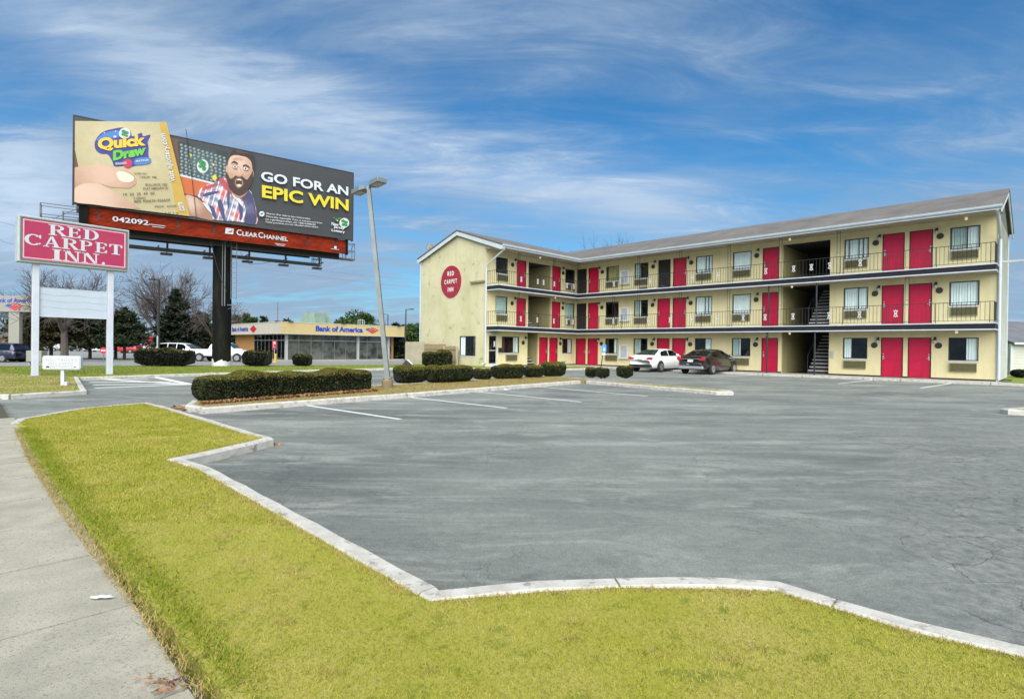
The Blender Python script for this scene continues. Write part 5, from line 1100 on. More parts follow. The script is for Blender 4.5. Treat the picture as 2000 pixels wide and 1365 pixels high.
MB().quad((-.41, -.084, .545), (-.33, -.084, .545), (-.33, -.084, .59), (-.41, -.084, .59)).poly([(.36, -.084, .545), (.42, -.084, .567), (.36, -.084, .59)]).build('arrow', 'black_iron', pn)

# ---------------------------------------------------------------- leaning twin-head light pole in the hedge
mat('tan_concrete', (0.22, 0.165, 0.095), 0.9, var=.3, scale=5)
mat('pole_grey', (0.20, 0.225, 0.22), 0.5, var=.2, scale=2, metal=.2)
pole = thing('light_pole', 'leaning grey square light pole with two box lamp heads in the hedge bed', 'light pole', (-3.88, 17.15, 0.1))
mb = MB(); b0, t0_ = Vector((0, 0, .5)), Vector((-.66, 0, 6.27))
vs = [(b0.x+sx*.072, sy*.072, .28) for sx, sy in ((-1,-1),(1,-1),(1,1),(-1,1))] + [(t0_.x+sx*.055, sy*.055, 6.27) for sx, sy in ((-1,-1),(1,-1),(1,1),(-1,1))]
mb.add(vs, [(0,3,2,1), (4,5,6,7), (0,1,5,4), (1,2,6,5), (2,3,7,6), (3,0,4,7)]).build('shaft', 'pole_grey', pole)
MB().box(-.13, .13, -.13, .13, .30, .34).build('base_plate', 'pole_grey', pole); MB().lathe([(.19, -.2), (.17, .24), (.13, .30)], 18).build('footing', 'tan_concrete', pole)
hd = Vector((.72, -.69, 0)).normalized()
for sgn in (1, -1):
    p = t0_ + hd*sgn*.10; q = t0_ + hd*sgn*.66 + Vector((0, 0, .05*sgn)); mb = MB(); d = hd*sgn; nn = Vector((-d.y, d.x, 0))
    def pt(a, b_, c): return p + d*a + nn*b_ + Vector((0, 0, c+.10*a*sgn*.9))
    vs = [pt(.04, -.08, -.05), pt(.04, .08, -.05), pt(.04, .08, .06), pt(.04, -.08, .06), pt(.20, -.17, -.07), pt(.20, .17, -.07), pt(.20, .17, .09), pt(.20, -.17, .09), pt(.66, -.17, -.07), pt(.66, .17, -.07), pt(.66, .17, .07), pt(.66, -.17, .07)]
    mb.add(vs, [(0,1,2,3), (0,4,5,1), (1,5,6,2), (2,6,7,3), (3,7,4,0), (4,8,9,5), (5,9,10,6), (6,10,11,7), (7,11,8,4), (8,11,10,9)]); hdo = mb.build('lamp_head', 'pole_grey', pole, bevel=.012)
    MB().add([pt(.24, -.14, -.075), pt(.62, -.14, -.075), pt(.62, .14, -.075), pt(.24, .14, -.075)], [(0, 1, 2, 3)]).build('lens', 'cabinet_grey', hdo)
    MB().tube([t0_+Vector((0, 0, -.06)), pt(.10, 0, 0)], .035, 8).build('arm', 'pole_grey', pole)

# ---------------------------------------------------------------- bank beyond the strip
mat('bank_tan', (0.50, 0.40, 0.185), 0.8, var=.08, scale=1); mat('bank_grey', (0.46, 0.44, 0.36), 0.8, var=.08, scale=1); mat('bank_brick', (0.42, 0.22, 0.07), 0.9, var=.2, scale=8); mat('alu', (0.46, 0.48, 0.47), 0.45, metal=.3)
mat('bank_blue', (0.008, 0.045, 0.36), 0.5); mat('bank_redm', (0.45, 0.015, 0.03), 0.5); mat('bank_int', (0.17, 0.17, 0.145), 0.9, scale=1.0, base2=(0.02, 0.02, 0.02), detail=3); mat('copper', (0.20, 0.29, 0.24), 0.7, var=.2, scale=1.5)
bank = thing('bank_building', 'single storey tan bank with glass front and wide fascia', 'bank', (-24.05, 57.0, -.40), R(45))
# local: x along the right-hand (long) front, y along the left front; corner of the fascia at the origin
FW, FL = 15.2, 17.0; ZB, ZT = 2.92, 4.12
mb = MB(); mb.use(0).quad((0, 0, ZB), (FW, 0, ZB), (FW, 0, ZT), (0, 0, ZT)); mb.use(1).quad((0, 0, ZB), (0, FL, ZB), (0, FL, ZT), (0, 0, ZT)); mb.use(0).quad((FW, 0, ZB), (FW, FL, ZB), (FW, FL, ZT), (FW, 0, ZT)); mb.use(1).quad((0, FL, ZB), (FW, FL, ZB), (FW, FL, ZT), (0, FL, ZT))  # right front yellower, left greyer: the fall of light put into the colours
mb.quad((0, 0, ZB), (FW, 0, ZB), (FW, FL, ZB), (0, FL, ZB)); mb.quad((0, 0, ZT-.05), (FW, 0, ZT-.05), (FW, FL, ZT-.05), (0, FL, ZT-.05)); mb.build('fascia', ['bank_tan', 'bank_grey'], bank)
mb = MB(); mb.box(-.03, FW+.03, -.03, 0, ZT-.01, ZT+.07); mb.box(-.03, 0, 0, FL, ZT-.01, ZT+.07); mb.box(-.02, FW+.02, -.02, 0, ZB-.02, ZB+.05); mb.box(-.02, 0, 0, FL, ZB-.02, ZB+.05); mb.build('cornice', 'bank_grey', bank)
ix, iy = 1.0, 1.0
mb = MB(); mb.box(ix+.35, FW-1, iy+.35, FL-1, 0, ZB-.01); mb.build('interior', 'bank_int', bank)
mb = MB(); mb.box(ix-.02, ix+.3, 10.2, FL-.6, 0, ZB); mb.box(FW-1.2, FW-.6, iy+.5, FL-1, 0, ZB); mb.build('brick_wall', 'bank_brick', bank)
nx = 9
for i in range(nx):
    a, b_ = ix+i*(FW-1.8-ix)/nx, ix+(i+1)*(FW-1.8-ix)/nx; f = MB(); t = .045
    for q in ((a-t/2, a+t/2, .1, ZB), (b_-t/2, b_+t/2, .1, ZB), (a, b_, .1, .16), (a, b_, 2.22, 2.28), (a, b_, ZB-.06, ZB)): f.box(q[0]+(0 if q[3]-q[2] > 1 else t/2), q[1]-(0 if q[3]-q[2] > 1 else t/2), iy+(0 if q[3]-q[2] > 1 else .005), iy+.06, q[2], q[3])
    w = f.build('window', 'alu', bank); MB().quad((a, iy+.03, .1), (b_, iy+.03, .1), (b_, iy+.03, ZB-.02), (a, iy+.03, ZB-.02)).build('pane', 'glass', w)
ny = 8
for i in range(ny):
    a, b_ = iy+.2+i*(9.0)/ny, iy+.2+(i+1)*9.0/ny; f = MB(); t = .045
    for q in ((a-t/2, a+t/2, .1, ZB), (b_-t/2, b_+t/2, .1, ZB), (a, b_, .1, .16), (a, b_, 2.22, 2.28), (a, b_, ZB-.06, ZB)): f.box(ix+(0 if q[3]-q[2] > 1 else .005), ix+.06, q[0]+(0 if q[3]-q[2] > 1 else t/2), q[1]-(0 if q[3]-q[2] > 1 else t/2), q[2], q[3])
    w = f.build('entrance_door' if i in (4, 5) else 'window', 'alu', bank); MB().quad((ix+.03, a, .1), (ix+.03, b_, .1), (ix+.03, b_, ZB-.02), (ix+.03, a, ZB-.02)).build('pane', 'glass_dark', w)
for x, y_ in ((ix, iy), (FW-1.7, iy), (9.4, iy)): MB().box(x-.13, x+.13, y_-.16, y_+.1, 0, ZB-.01).build('column', 'alu', bank)
MB().prism([(-1.2, -1.2), (FW+1, -1.2), (FW+1, 2), (1.2, 2), (1.2, FL), (-1.2, FL)], -.05, .16).build('pavement', 'concrete', bank)
def flag_logo(mb, x, y, z, s, mats=(0, 1)):                       # slanted stripes: blue at the upper left, red across
    q = lambda m, pts: mb.use(mats[m]).poly([(x+a*s, y, z+b_*s) for a, b_ in pts])
    q(0, [(0, .245), (.19, .355), (.275, .35), (.075, .225)]); q(0, [(.10, .21), (.30, .335), (.385, .305), (.175, .175)]); q(1, [(.31, .365), (.50, .385), (.70, .345), (1.0, .215), (.86, .235), (.62, .315), (.47, .325)])
    q(1, [(.20, .155), (.45, .30), (.58, .30), (.285, .115)]); q(1, [(.315, .10), (.60, .275), (.74, .24), (.40, .055)]); q(1, [(.43, .04), (.77, .225), (.90, .195), (.52, .0)])
lt = MB(); lt.use(0); letters(lt, 'Bank of America', 3.77, -.02, 3.27, 5.7, .62, offset=.045); lt.use(0); flag_logo(lt, 9.75, -.02, 3.17, 1.9); lt.build('lettering', ['bank_blue', 'bank_redm'], bank)
mb = MB(); V, F = text_mesh('Bank of America', 5.4, .58, offset=.03); mb.use(0).add([(-.02, 14.6-x, 3.27+z) for x, _, z in V], F)
mb.use(1).poly([(-.02, 8.7, 3.5), (-.02, 7.6, 3.95), (-.02, 6.6, 3.5), (-.02, 7.6, 3.06)]); mb.build('lettering', ['bank_blue', 'bank_redm'], bank)
mb = MB(); hx, hy = 4.6, 3.2
mb.add([(hx-.3, hy-.2, 4.3), (hx+2.6, hy-.2, 4.3), (hx+2.6, hy+2.2, 4.3), (hx-.3, hy+2.2, 4.3), (hx+.1, hy+.1, 5.55), (hx+2.2, hy+.1, 5.55), (hx+2.2, hy+1.9, 5.55), (hx+.1, hy+1.9, 5.55)], [(0,1,5,4), (1,2,6,5), (2,3,7,6), (3,0,4,7), (4,5,6,7)]); mb.box(hx+.6, hx+1.7, hy-.45, hy-.1, 4.25, 5.5)
ru = mb.build('rooftop_unit', 'copper', bank); MB().box(hx+.2, hx+2.0, hy-.25, hy+1.5, 4.05, 4.3).build('curb', 'white_trim', ru)
mb = MB(); 
for x in (9.2, 9.45, 9.75, 10.0): mb.tube([(x, .6, 4.1), (x, .6, 4.75)], .03, 6)
mb.tube([(9.2, .6, 4.75), (9.6, .6, 4.8), (10.0, .6, 4.75)], .03, 6); mb.build('roof_rail', 'white_trim', bank)
for x, y_ in ((1.0, .1), (7.0, .15), (14.3, .1), (.1, 1.2)): MB().box(x-.25, x+.25, y_-.3, y_+.05, ZT+.08, ZT+.16).build('flood_light', 'black_iron', bank)

# ---------------------------------------------------------------- hedges and shrubs
def leafmat(name, a, b_, c, dens=3.0):
    """foliage: colour changes from leaf to leaf and from patch to patch"""
    m = mat(name, a, 0.65, scale=dens, base2=b_, island=.45, spec=.3); nt = m.node_tree; b = nt.nodes['Principled BSDF']
    src = b.inputs['Base Color'].links[0].from_socket; ge = nt.nodes.new('ShaderNodeNewGeometry'); mr = nt.nodes.new('ShaderNodeMapRange')
    mt = nt.nodes.new('ShaderNodeMath'); mt.operation = 'FRACT'; m7 = nt.nodes.new('ShaderNodeMath'); m7.operation = 'MULTIPLY'; m7.inputs[1].default_value = 7.31
    nt.links.new(ge.outputs['Random Per Island'], m7.inputs[0]); nt.links.new(m7.outputs[0], mt.inputs[0]); nt.links.new(mt.outputs[0], mr.inputs[0]); mr.inputs[1].default_value = .80; mr.inputs[2].default_value = .92
    mx = nt.nodes.new('ShaderNodeMixRGB'); nt.links.new(mr.outputs[0], mx.inputs[0]); nt.links.new(src, mx.inputs[1]); mx.inputs[2].default_value = (*c, 1); nt.links.new(mx.outputs[0], b.inputs['Base Color']); return m
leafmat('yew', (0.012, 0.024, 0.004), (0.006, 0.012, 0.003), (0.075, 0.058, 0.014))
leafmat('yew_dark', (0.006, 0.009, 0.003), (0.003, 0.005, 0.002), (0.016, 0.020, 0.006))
leafmat('yew_lit_top', (0.085, 0.105, 0.012), (0.10, 0.075, 0.014), (0.15, 0.10, 0.022))  # olive leaves for hedge tops, paler than the sides: light from above in the colour
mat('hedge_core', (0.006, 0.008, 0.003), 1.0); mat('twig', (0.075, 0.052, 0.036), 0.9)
def hedge(name, label, p0, p1, w, h, n, seed, taper=1.0, leaf='yew', group=None, size=.035, z=KZ-.02, cat='hedge', top='yew_lit_top', rnd_=.30, topf=.22):
    """clipped hedge between two points: rounded block of leaves over a dark core"""
    p0, p1 = Vector((*p0[:2], z)), Vector((*p1[:2], z)); d = p1-p0; L = d.length; ang = math.atan2(d.y, d.x)
    t = thing(name, label, cat, p0, ang, group); pw = 2.0/rnd_ if False else 4
    def lump(x, y): return .06*np.sin(x*2.3+seed)+.05*np.sin(x*5.1+1.3*seed)+.04*np.sin(y*4.0+seed)+.03*np.sin(x*9.7+seed*2)
    def surf(g, n, inset):
        # sample the shell of a superellipsoid stretched to the block
        q = g.uniform(-1, 1, (n, 3)); ar = np.array([w*h, L*h, L*w*.8]); ax = g.choice(3, n, p=ar/ar.sum()); sg = np.where(g.random(n) < .5, -1., 1.); sg = np.where((ax == 2) & (g.random(n) < .75), 1., sg); q[np.arange(n), ax] = sg
        X, Y, Z = q.T; e = min(L/2, w*.5); xe = np.sign(X)*np.maximum(0, (np.abs(X)*L/2-(L/2-e))/e); pw = 4 if L > 2.5*w else 2.8; nm = (np.abs(xe)**pw+np.abs(Y)**pw+np.abs(Z)**pw)**(1/pw); nm = np.maximum(nm, 1e-3)
        q_ = 1-inset*g.random(n)**1.8; xe = xe/nm*q_; X2 = np.where(xe == 0, X*L/2, np.sign(X)*((L/2-e)+np.abs(xe)*e)); Y = Y/nm*q_; Z = Z/nm*q_
        zz = Z*.5+.5; tw = 1-(1-taper)*(1-zz); x = L/2+X2*(np.where(L < 2.5*w, tw, 1)); y = Y*w/2*tw; zt = np.clip(zz, .03, 1)*h
        zt = zt*(1+lump(x, y)*(zz > .4)); y = y+lump(x*1.3+2, zt*3)*.6
        return np.stack([x, y, zt], 1)
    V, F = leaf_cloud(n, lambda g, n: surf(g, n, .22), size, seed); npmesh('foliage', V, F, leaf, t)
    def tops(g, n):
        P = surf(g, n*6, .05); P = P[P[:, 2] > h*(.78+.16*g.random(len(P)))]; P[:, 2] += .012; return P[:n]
    V, F = leaf_cloud(int(n*topf), tops, size, seed+9); npmesh('lit_top', V, F, top, t)
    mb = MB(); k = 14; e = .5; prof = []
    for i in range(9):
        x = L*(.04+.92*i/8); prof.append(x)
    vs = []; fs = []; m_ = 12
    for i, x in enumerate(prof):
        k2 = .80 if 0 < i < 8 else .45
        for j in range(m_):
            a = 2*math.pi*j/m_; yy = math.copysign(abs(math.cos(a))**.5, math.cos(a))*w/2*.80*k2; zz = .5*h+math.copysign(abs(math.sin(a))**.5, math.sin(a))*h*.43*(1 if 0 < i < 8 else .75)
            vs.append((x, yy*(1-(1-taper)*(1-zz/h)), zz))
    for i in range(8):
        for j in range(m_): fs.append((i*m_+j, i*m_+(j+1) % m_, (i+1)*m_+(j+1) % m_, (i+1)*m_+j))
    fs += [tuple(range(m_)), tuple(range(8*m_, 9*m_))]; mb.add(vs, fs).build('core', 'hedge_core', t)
    if taper < .9 or L < 1.5:
        tb = MB()
        for i in range(4): a = rnd.uniform(.35, .65)*L; tb.tube([(a, rnd.uniform(-.1, .1), -.03), (a+rnd.uniform(-.1, .1), rnd.uniform(-.1, .1), .2)], .03, 5)
        tb.build('stem', 'twig', t)
    return t
ID = Vector((.636, .771)); IN = Vector((-.771, .636))            # along / across the hedge island
def islp(px, py, across=0.0): p = G(px, py, KZ); return Vector((p.x, p.y)) + IN*across
a = islp(405, 786, .52); b = islp(728, 762, .52)
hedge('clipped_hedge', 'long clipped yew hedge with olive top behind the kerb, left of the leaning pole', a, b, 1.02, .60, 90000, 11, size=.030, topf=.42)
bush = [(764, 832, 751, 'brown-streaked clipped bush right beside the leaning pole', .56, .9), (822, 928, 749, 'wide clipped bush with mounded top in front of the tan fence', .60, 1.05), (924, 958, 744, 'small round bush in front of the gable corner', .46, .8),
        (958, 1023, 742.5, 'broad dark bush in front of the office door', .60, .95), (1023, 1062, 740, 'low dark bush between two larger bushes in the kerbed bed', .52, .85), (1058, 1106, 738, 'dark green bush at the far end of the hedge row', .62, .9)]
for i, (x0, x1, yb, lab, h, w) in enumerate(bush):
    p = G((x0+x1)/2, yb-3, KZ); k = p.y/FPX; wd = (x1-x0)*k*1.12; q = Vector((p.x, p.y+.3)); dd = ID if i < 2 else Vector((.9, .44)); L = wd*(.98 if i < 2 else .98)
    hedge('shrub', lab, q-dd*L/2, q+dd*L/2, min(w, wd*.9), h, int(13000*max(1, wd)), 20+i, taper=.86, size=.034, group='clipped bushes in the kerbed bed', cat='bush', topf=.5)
for i, (x0, x1, yb, lab, h) in enumerate(((1142, 1168, 738, 'smaller of two touching bushes beyond the kerb corner', .40), (1162, 1191, 739, 'taller of two touching bushes beyond the kerb corner', .46), (1203, 1237, 742, 'globe bush on a bare stem near the white sedan', .50))):
    p = G((x0+x1)/2, yb, KZ); k = p.y/FPX; wd = (x1-x0)*k
    hedge('shrub', lab, (p.x-wd/2, p.y), (p.x+wd/2, p.y), wd*.95, h, 9000, 40+i, taper=.72, size=.032, group='clipped bushes in the kerbed bed', cat='bush', z=KZ+(.10 if i == 2 else .03), topf=.2)
hedge('clipped_hedge', 'wide black-green clipped hedge on the grass left of the billboard column', (GX(261, 30.6), 30.6), (GX(384, 31.0), 31.0), 1.35, .98, 15000, 61, taper=.72, leaf='yew_dark', size=.055, topf=.10)
hedge('shrub', 'rounded dark bush right of the billboard column', (GX(474, 32.2), 32.2), (GX(531, 32.2), 32.2), 1.5, .90, 11000, 62, taper=.62, leaf='yew_dark', size=.055, cat='bush', topf=.04)
hedge('shrub', 'small dark tub-shaped bush in front of the bank windows', (GX(572, 33.4), 33.4), (GX(610, 33.4), 33.4), 1.1, .68, 8000, 63, taper=.72, leaf='yew_dark', size=.05, cat='bush', topf=.04)
for i, (x0, x1, lab) in enumerate(((15, 38, 'dark bush left of the bank pylon foot'), (38, 56, 'dark bush right of the bank pylon foot'))):
    hedge('shrub', lab, (GX(x0, 49), 49), (GX(x1, 49), 49), 1.0, .75, 4000, 70+i, taper=.8, leaf='yew_dark', size=.07, z=-.40, cat='bush', topf=.05)
hedge('shrub', 'half-seen mounded bush against the tan fence', (GX(822, 36.3), 36.3), (GX(886, 36.6), 36.6), 1.3, 1.05, 9000, 73, taper=.8, size=.06, z=.05, cat='bush', topf=.3)
hedge('shrub', 'low black bush on the lawn by the grey garage', (GX(1981, 30), 30), (GX(2010, 30), 30), .8, .45, 4000, 74, leaf='yew_dark', size=.05, z=.12, cat='bush', topf=.05)

# dry leaves lying along the hedge
mat('dead_leaf', (0.17, 0.060, 0.025), 0.85, island=.6, base2=(0.26, 0.16, 0.07), scale=9)
def litter(g, n):
    s = g.random(n); w = g.random(n)**1.5
    A = np.array([islp(400, 790, .06)]); B = np.array([islp(742, 764, .10)]); P = A+(B-A)*s[:, None]+np.array([[IN.x, IN.y]])*(w*.30)[:, None]
    return np.concatenate([P, np.full((n, 1), KZ+.012)+.03*g.random((n, 1))], 1)
V, F = leaf_cloud(2600, litter, .055, 3, flat=.75); stuff(npmesh('leaf_litter', V, F, 'dead_leaf'), 'dry brown leaves along the foot of the hedge', 'leaves')
def litter2(g, n):
    p = G(375, 799, 0); return np.stack([p.x+g.normal(size=n)*.35+.1, p.y+g.normal(size=n)*.22, .012+.03*g.random(n)], 1)
V, F = leaf_cloud(160, litter2, .07, 4, flat=.8); stuff(npmesh('leaf_litter', V, F, 'dead_leaf'), 'brown leaves blown into the gap between lawn and hedge kerb', 'leaves')
def litter3(g, n):
    p = G(533, 869, 0); return np.stack([p.x+g.normal(size=n)*.045, p.y+g.normal(size=n)*.04, .006+.012*g.random(n)], 1)
V, F = leaf_cloud(30, litter3, .035, 4, flat=.85); stuff(npmesh('leaf_litter', V, F, 'dead_leaf'), 'few rust brown leaves caught at the kerb nose', 'leaves')
for i, (px, py, s) in enumerate(((363, 795, .14), (371, 806, .07), (392, 807, .05))):
    mb = MB(); g = random.Random(i); mb.prism([(s*math.cos(t)*g.uniform(.7, 1.1), s*.6*math.sin(t)*g.uniform(.7, 1.1)) for t in (2*math.pi*j/7 for j in range(7))], 0, s*.35)
    tag(mb.build('concrete_chunk', 'concrete', loc=G(px, py, 0), bevel=.008), ('largest pale concrete chunk in the gap before the hedge kerb', 'pale concrete chunk nearest the lawn edge in the gap', 'smallest pale concrete chunk right of the leaf pile')[i], 'debris', 'concrete chunks in the gap')

# ---------------------------------------------------------------- grass blades on the near lawn (denser close by), tufts on the farther grass
def inside(P, poly):
    x, y = P[:, 0], P[:, 1]; r = np.zeros(len(P), bool); n = len(poly)
    for i in range(n):
        x0, y0 = poly[i-1][0], poly[i-1][1]; x1, y1 = poly[i][0], poly[i][1]
        c = ((y0 > y) != (y1 > y)) & (x < (x1-x0)*(y-y0)/((y1-y0) if y1 != y0 else 1e-9)+x0); r ^= c
    return r
def grassmat(name, a, b_, c):
    m = bpy.data.materials.new(name); m.use_nodes = True; MATS[name] = m; nt = m.node_tree; N = nt.nodes; Lk = nt.links; b = N['Principled BSDF']; b.inputs['Roughness'].default_value = .75; b.inputs['Specular IOR Level'].default_value = .2
    ge = N.new('ShaderNodeNewGeometry'); tc = N.new('ShaderNodeTexCoord'); no = N.new('ShaderNodeTexNoise'); no.inputs['Scale'].default_value = 1.9; no.inputs['Detail'].default_value = 5; no.inputs['Roughness'].default_value = .65; Lk.new(tc.outputs['Object'], no.inputs['Vector'])
    ad = N.new('ShaderNodeMath'); ad.operation = 'MULTIPLY_ADD'; Lk.new(no.outputs[0], ad.inputs[0]); ad.inputs[1].default_value = 1.5; ad.inputs[2].default_value = -.47
    a2 = N.new('ShaderNodeMath'); a2.operation = 'MULTIPLY_ADD'; Lk.new(ge.outputs['Random Per Island'], a2.inputs[0]); a2.inputs[1].default_value = .46; Lk.new(ad.outputs[0], a2.inputs[2])
    cr = N.new('ShaderNodeValToRGB'); e = cr.color_ramp.elements; e[0].position = .18; e[0].color = (*a, 1); e[1].position = .93; e[1].color = (*c, 1); k = e.new(.58); k.color = (*b_, 1); Lk.new(a2.outputs[0], cr.inputs[0]); Lk.new(cr.outputs[0], b.inputs['Base Color'])
grassmat('grass_blade', (0.185, 0.212, 0.014), (0.285, 0.280, 0.036), (0.40, 0.335, 0.12))
grassmat('straw', (0.22, 0.17, 0.04), (0.36, 0.27, 0.10), (0.42, 0.33, 0.16))
grassmat('straw_green', (0.13, 0.15, 0.012), (0.24, 0.18, 0.05), (0.34, 0.25, 0.11))
def blades(P, h, w, seed, lean=.55):
    g = np.random.default_rng(seed); n = len(P); a = g.uniform(0, 2*np.pi, n); hh = h*g.uniform(.4, 1.2, n); ww = w*g.uniform(.7, 1.3, n)
    la = g.uniform(0, 2*np.pi, n); lm = hh*lean*g.random(n)*1.6
    dx, dy = np.cos(a)*ww/2, np.sin(a)*ww/2
    V = np.empty((n, 3, 3)); V[:, 0] = P; V[:, 0, 0] -= dx; V[:, 0, 1] -= dy; V[:, 1] = P; V[:, 1, 0] += dx; V[:, 1, 1] += dy
    V[:, 2, 0] = P[:, 0]+np.cos(la)*lm; V[:, 2, 1] = P[:, 1]+np.sin(la)*lm; V[:, 2, 2] = P[:, 2]+hh
    return V.reshape(-1, 3), np.arange(n*3).reshape(-1, 3)
g = np.random.default_rng(5)
def scatter(poly, n, box, wfun, seed, z):
    g = np.random.default_rng(seed); P = np.stack([g.uniform(box[0], box[1], n), g.uniform(box[2], box[3], n)], 1); P = P[inside(P, poly)]
    d = np.hypot(P[:, 0], P[:, 1]); P = P[g.random(len(P)) < wfun(d)]; return np.concatenate([P, np.full((len(P), 1), z)], 1)
inner = mitre(lawn_pts, .10, closed=True); lp = [(p.x, p.y) for p in inner]
P1 = scatter(lp, 1100000, (-4.5, 4.5, .2, 6.5), lambda d: np.clip(1.2-d*.14, .25, 1), 1, KZ-.014); V1, F1 = blades(P1, .017, .0036, 2, .9)
P2 = scatter(lp, 420000, (-9, -1, 4, 12.6), lambda d: np.clip(d*.12, 0, 1), 3, KZ-.014); V2, F2 = blades(P2, .024, .008, 4)
stuff(npmesh('grass', np.concatenate([V1, V2]), np.concatenate([F1, F2+len(V1)]), 'grass_blade', k=3), 'short yellow-green mown grass beside the sidewalk', 'grass')
# straggling straw at the edges and in loose tufts
bedp = [(p.x, p.y) for p in mitre(isl, .2, closed=True)]; PB = scatter(bedp, 60000, (-8, 7, 11, 25.5), lambda d: d*0+1, 31, KZ-.01); Vb, Fb = blades(PB, .045, .014, 32, 1.3); stuff(npmesh('dry_grass', Vb, Fb, 'straw_green', k=3), 'sparse straw and green grass on the kerbed hedge bed', 'grass')
def edge(pts, n, sp, seed):
    g = np.random.default_rng(seed); R_ = resample(pts, .05); A = np.array([(p.x, p.y) for p in R_]); i = g.integers(0, len(A), n); return A[i]+g.normal(size=(n, 2))*sp
wk = [(p[0], p[1]) for p in walk_r[1:6]]
Q = np.concatenate([edge(wk, 9000, .035, 1), edge([(p[0]*1.0, p[1]) for p in mitre(K_right, .155)], 3200, .022, 2), edge([(p.x, p.y) for p in mitre(K_diag, .165)], 3000, .03, 3), edge([(p.x, p.y) for p in mitre(K_notch, .19)], 1200, .03, 4), edge([(p.x, p.y) for p in mitre(K_back, .17)], 2500, .03, 5)])
for i in range(90):
    g = np.random.default_rng(100+i); c = (g.uniform(-2.5, 3.2), g.uniform(1.5, 4.6)); n = 60; Q = np.concatenate([Q, np.array([c])+g.normal(size=(n, 2))*np.array([[.035, .018]])])
keep = inside(Q, [(p[0], p[1]) for p in mitre(lawn_pts, .085, closed=True)]) | ((Q.sum(1) < 1.02) & inside(Q, [(p[0], p[1]) for p in mitre(lawn_pts, -.03, closed=True)])); Q = Q[keep]; Q = np.concatenate([Q, np.full((len(Q), 1), KZ-.014)], 1); V, F = blades(Q, .024, .0045, 9, 1.2)
stuff(npmesh('dry_grass', V, F, 'straw', k=3), 'straw-coloured grass straggling over the kerb and sidewalk edges', 'grass')
grassmat('weed', (0.11, 0.17, 0.008), (0.19, 0.225, 0.016), (0.27, 0.26, 0.04))
Q = edge([(a_+.10, b_+.10) for a_, b_ in wk], 16000, .06, 7); Q = np.concatenate([Q, np.full((len(Q), 1), KZ-.014)], 1); V, F = blades(Q, .026, .006, 12, 1.1)
stuff(npmesh('edge_weeds', V, F, 'weed', k=3), 'lush green weeds along the sidewalk edge of the lawn', 'weeds')
fp = [(p[0], p[1]) for p in ([(-22, 12.6), (-12.6, 13.4), (-11.72, 14.95)] + sf2 + [(-3.4, 44.0), (-9.2, 36.9), (-14, 34.2), (-26.5, 28.6), (-34, 27)])]; fp = [(p.x, p.y) for p in mitre(fp, .2, closed=True)]
P3 = scatter(fp, 170000, (-34, -2.8, 12.6, 42), lambda d: d*0+1, 13, KZ-.014); V, F = blades(P3, .04, .022, 14); grassmat('grass_far', (0.085, 0.150, 0.006), (0.15, 0.19, 0.012), (0.30, 0.24, 0.08))
stuff(npmesh('grass', V, F, 'grass_far', k=3), 'green grass around the sign posts and billboard column', 'grass')
def litter5(g, n):
    p = G(322, 1342, KZ-.02); return np.stack([p.x+g.normal(size=n)*.055, p.y+g.normal(size=n)*.030, KZ-.014+.02*g.random(n)], 1)
V, F = leaf_cloud(45, litter5, .010, 15, flat=.8, elong=4.0); stuff(npmesh('leaf_litter', V, F, 'dead_leaf'), 'brown leaf scraps caught in the sidewalk joint at the bottom edge', 'leaves')
# paper scrap on the sidewalk
mb = MB(); g = random.Random(2); pts = [(.055*math.cos(t)*g.uniform(.6, 1.25), .030*math.sin(t)*g.uniform(.6, 1.2)) for t in (2*math.pi*j/13 for j in range(13))]
mb.add([(x, y, .004+.006*g.random()) for x, y in pts]+[(0, 0, .012)], [(i, (i+1) % 13, 13) for i in range(13)]); tag(mb.build('paper_scrap', 'white_paint', loc=G(200, 1167, KZ-.02)), 'torn white paper scrap lying on the sidewalk', 'litter')
mb = MB(); mb.add([(-.12, -.06, .01), (.14, -.04, .02), (.10, .07, .015), (-.08, .06, .05)], [(0, 1, 2, 3)]); tag(mb.build('paper_scrap', 'white_paint', loc=G(990, 762, 0)), 'white paper scrap on the asphalt against the hedge kerb', 'litter')

# ---------------------------------------------------------------- trees
mat('bark', (0.115, 0.095, 0.080), 0.95, var=.4, scale=6, stretch=(3, 3, .6)); mat('bark_dark', (0.050, 0.040, 0.034), 0.95, var=.4, scale=5); mat('twigs', (0.095, 0.080, 0.072), 0.95, var=.3, scale=1)
leafmat('pine', (0.022, 0.040, 0.012), (0.014, 0.022, 0.010), (0.055, 0.055, 0.018), .8); leafmat('pine_brown', (0.048, 0.042, 0.016), (0.026, 0.028, 0.010), (0.085, 0.060, 0.022), .8)
leafmat('spruce', (0.010, 0.022, 0.007), (0.006, 0.012, 0.005), (0.022, 0.034, 0.010), .8); leafmat('cedar', (0.035, 0.075, 0.015), (0.022, 0.05, 0.012), (0.085, 0.11, 0.025), .8)
leafmat('ivy', (0.030, 0.050, 0.012), (0.018, 0.03, 0.010), (0.075, 0.09, 0.03), 2)
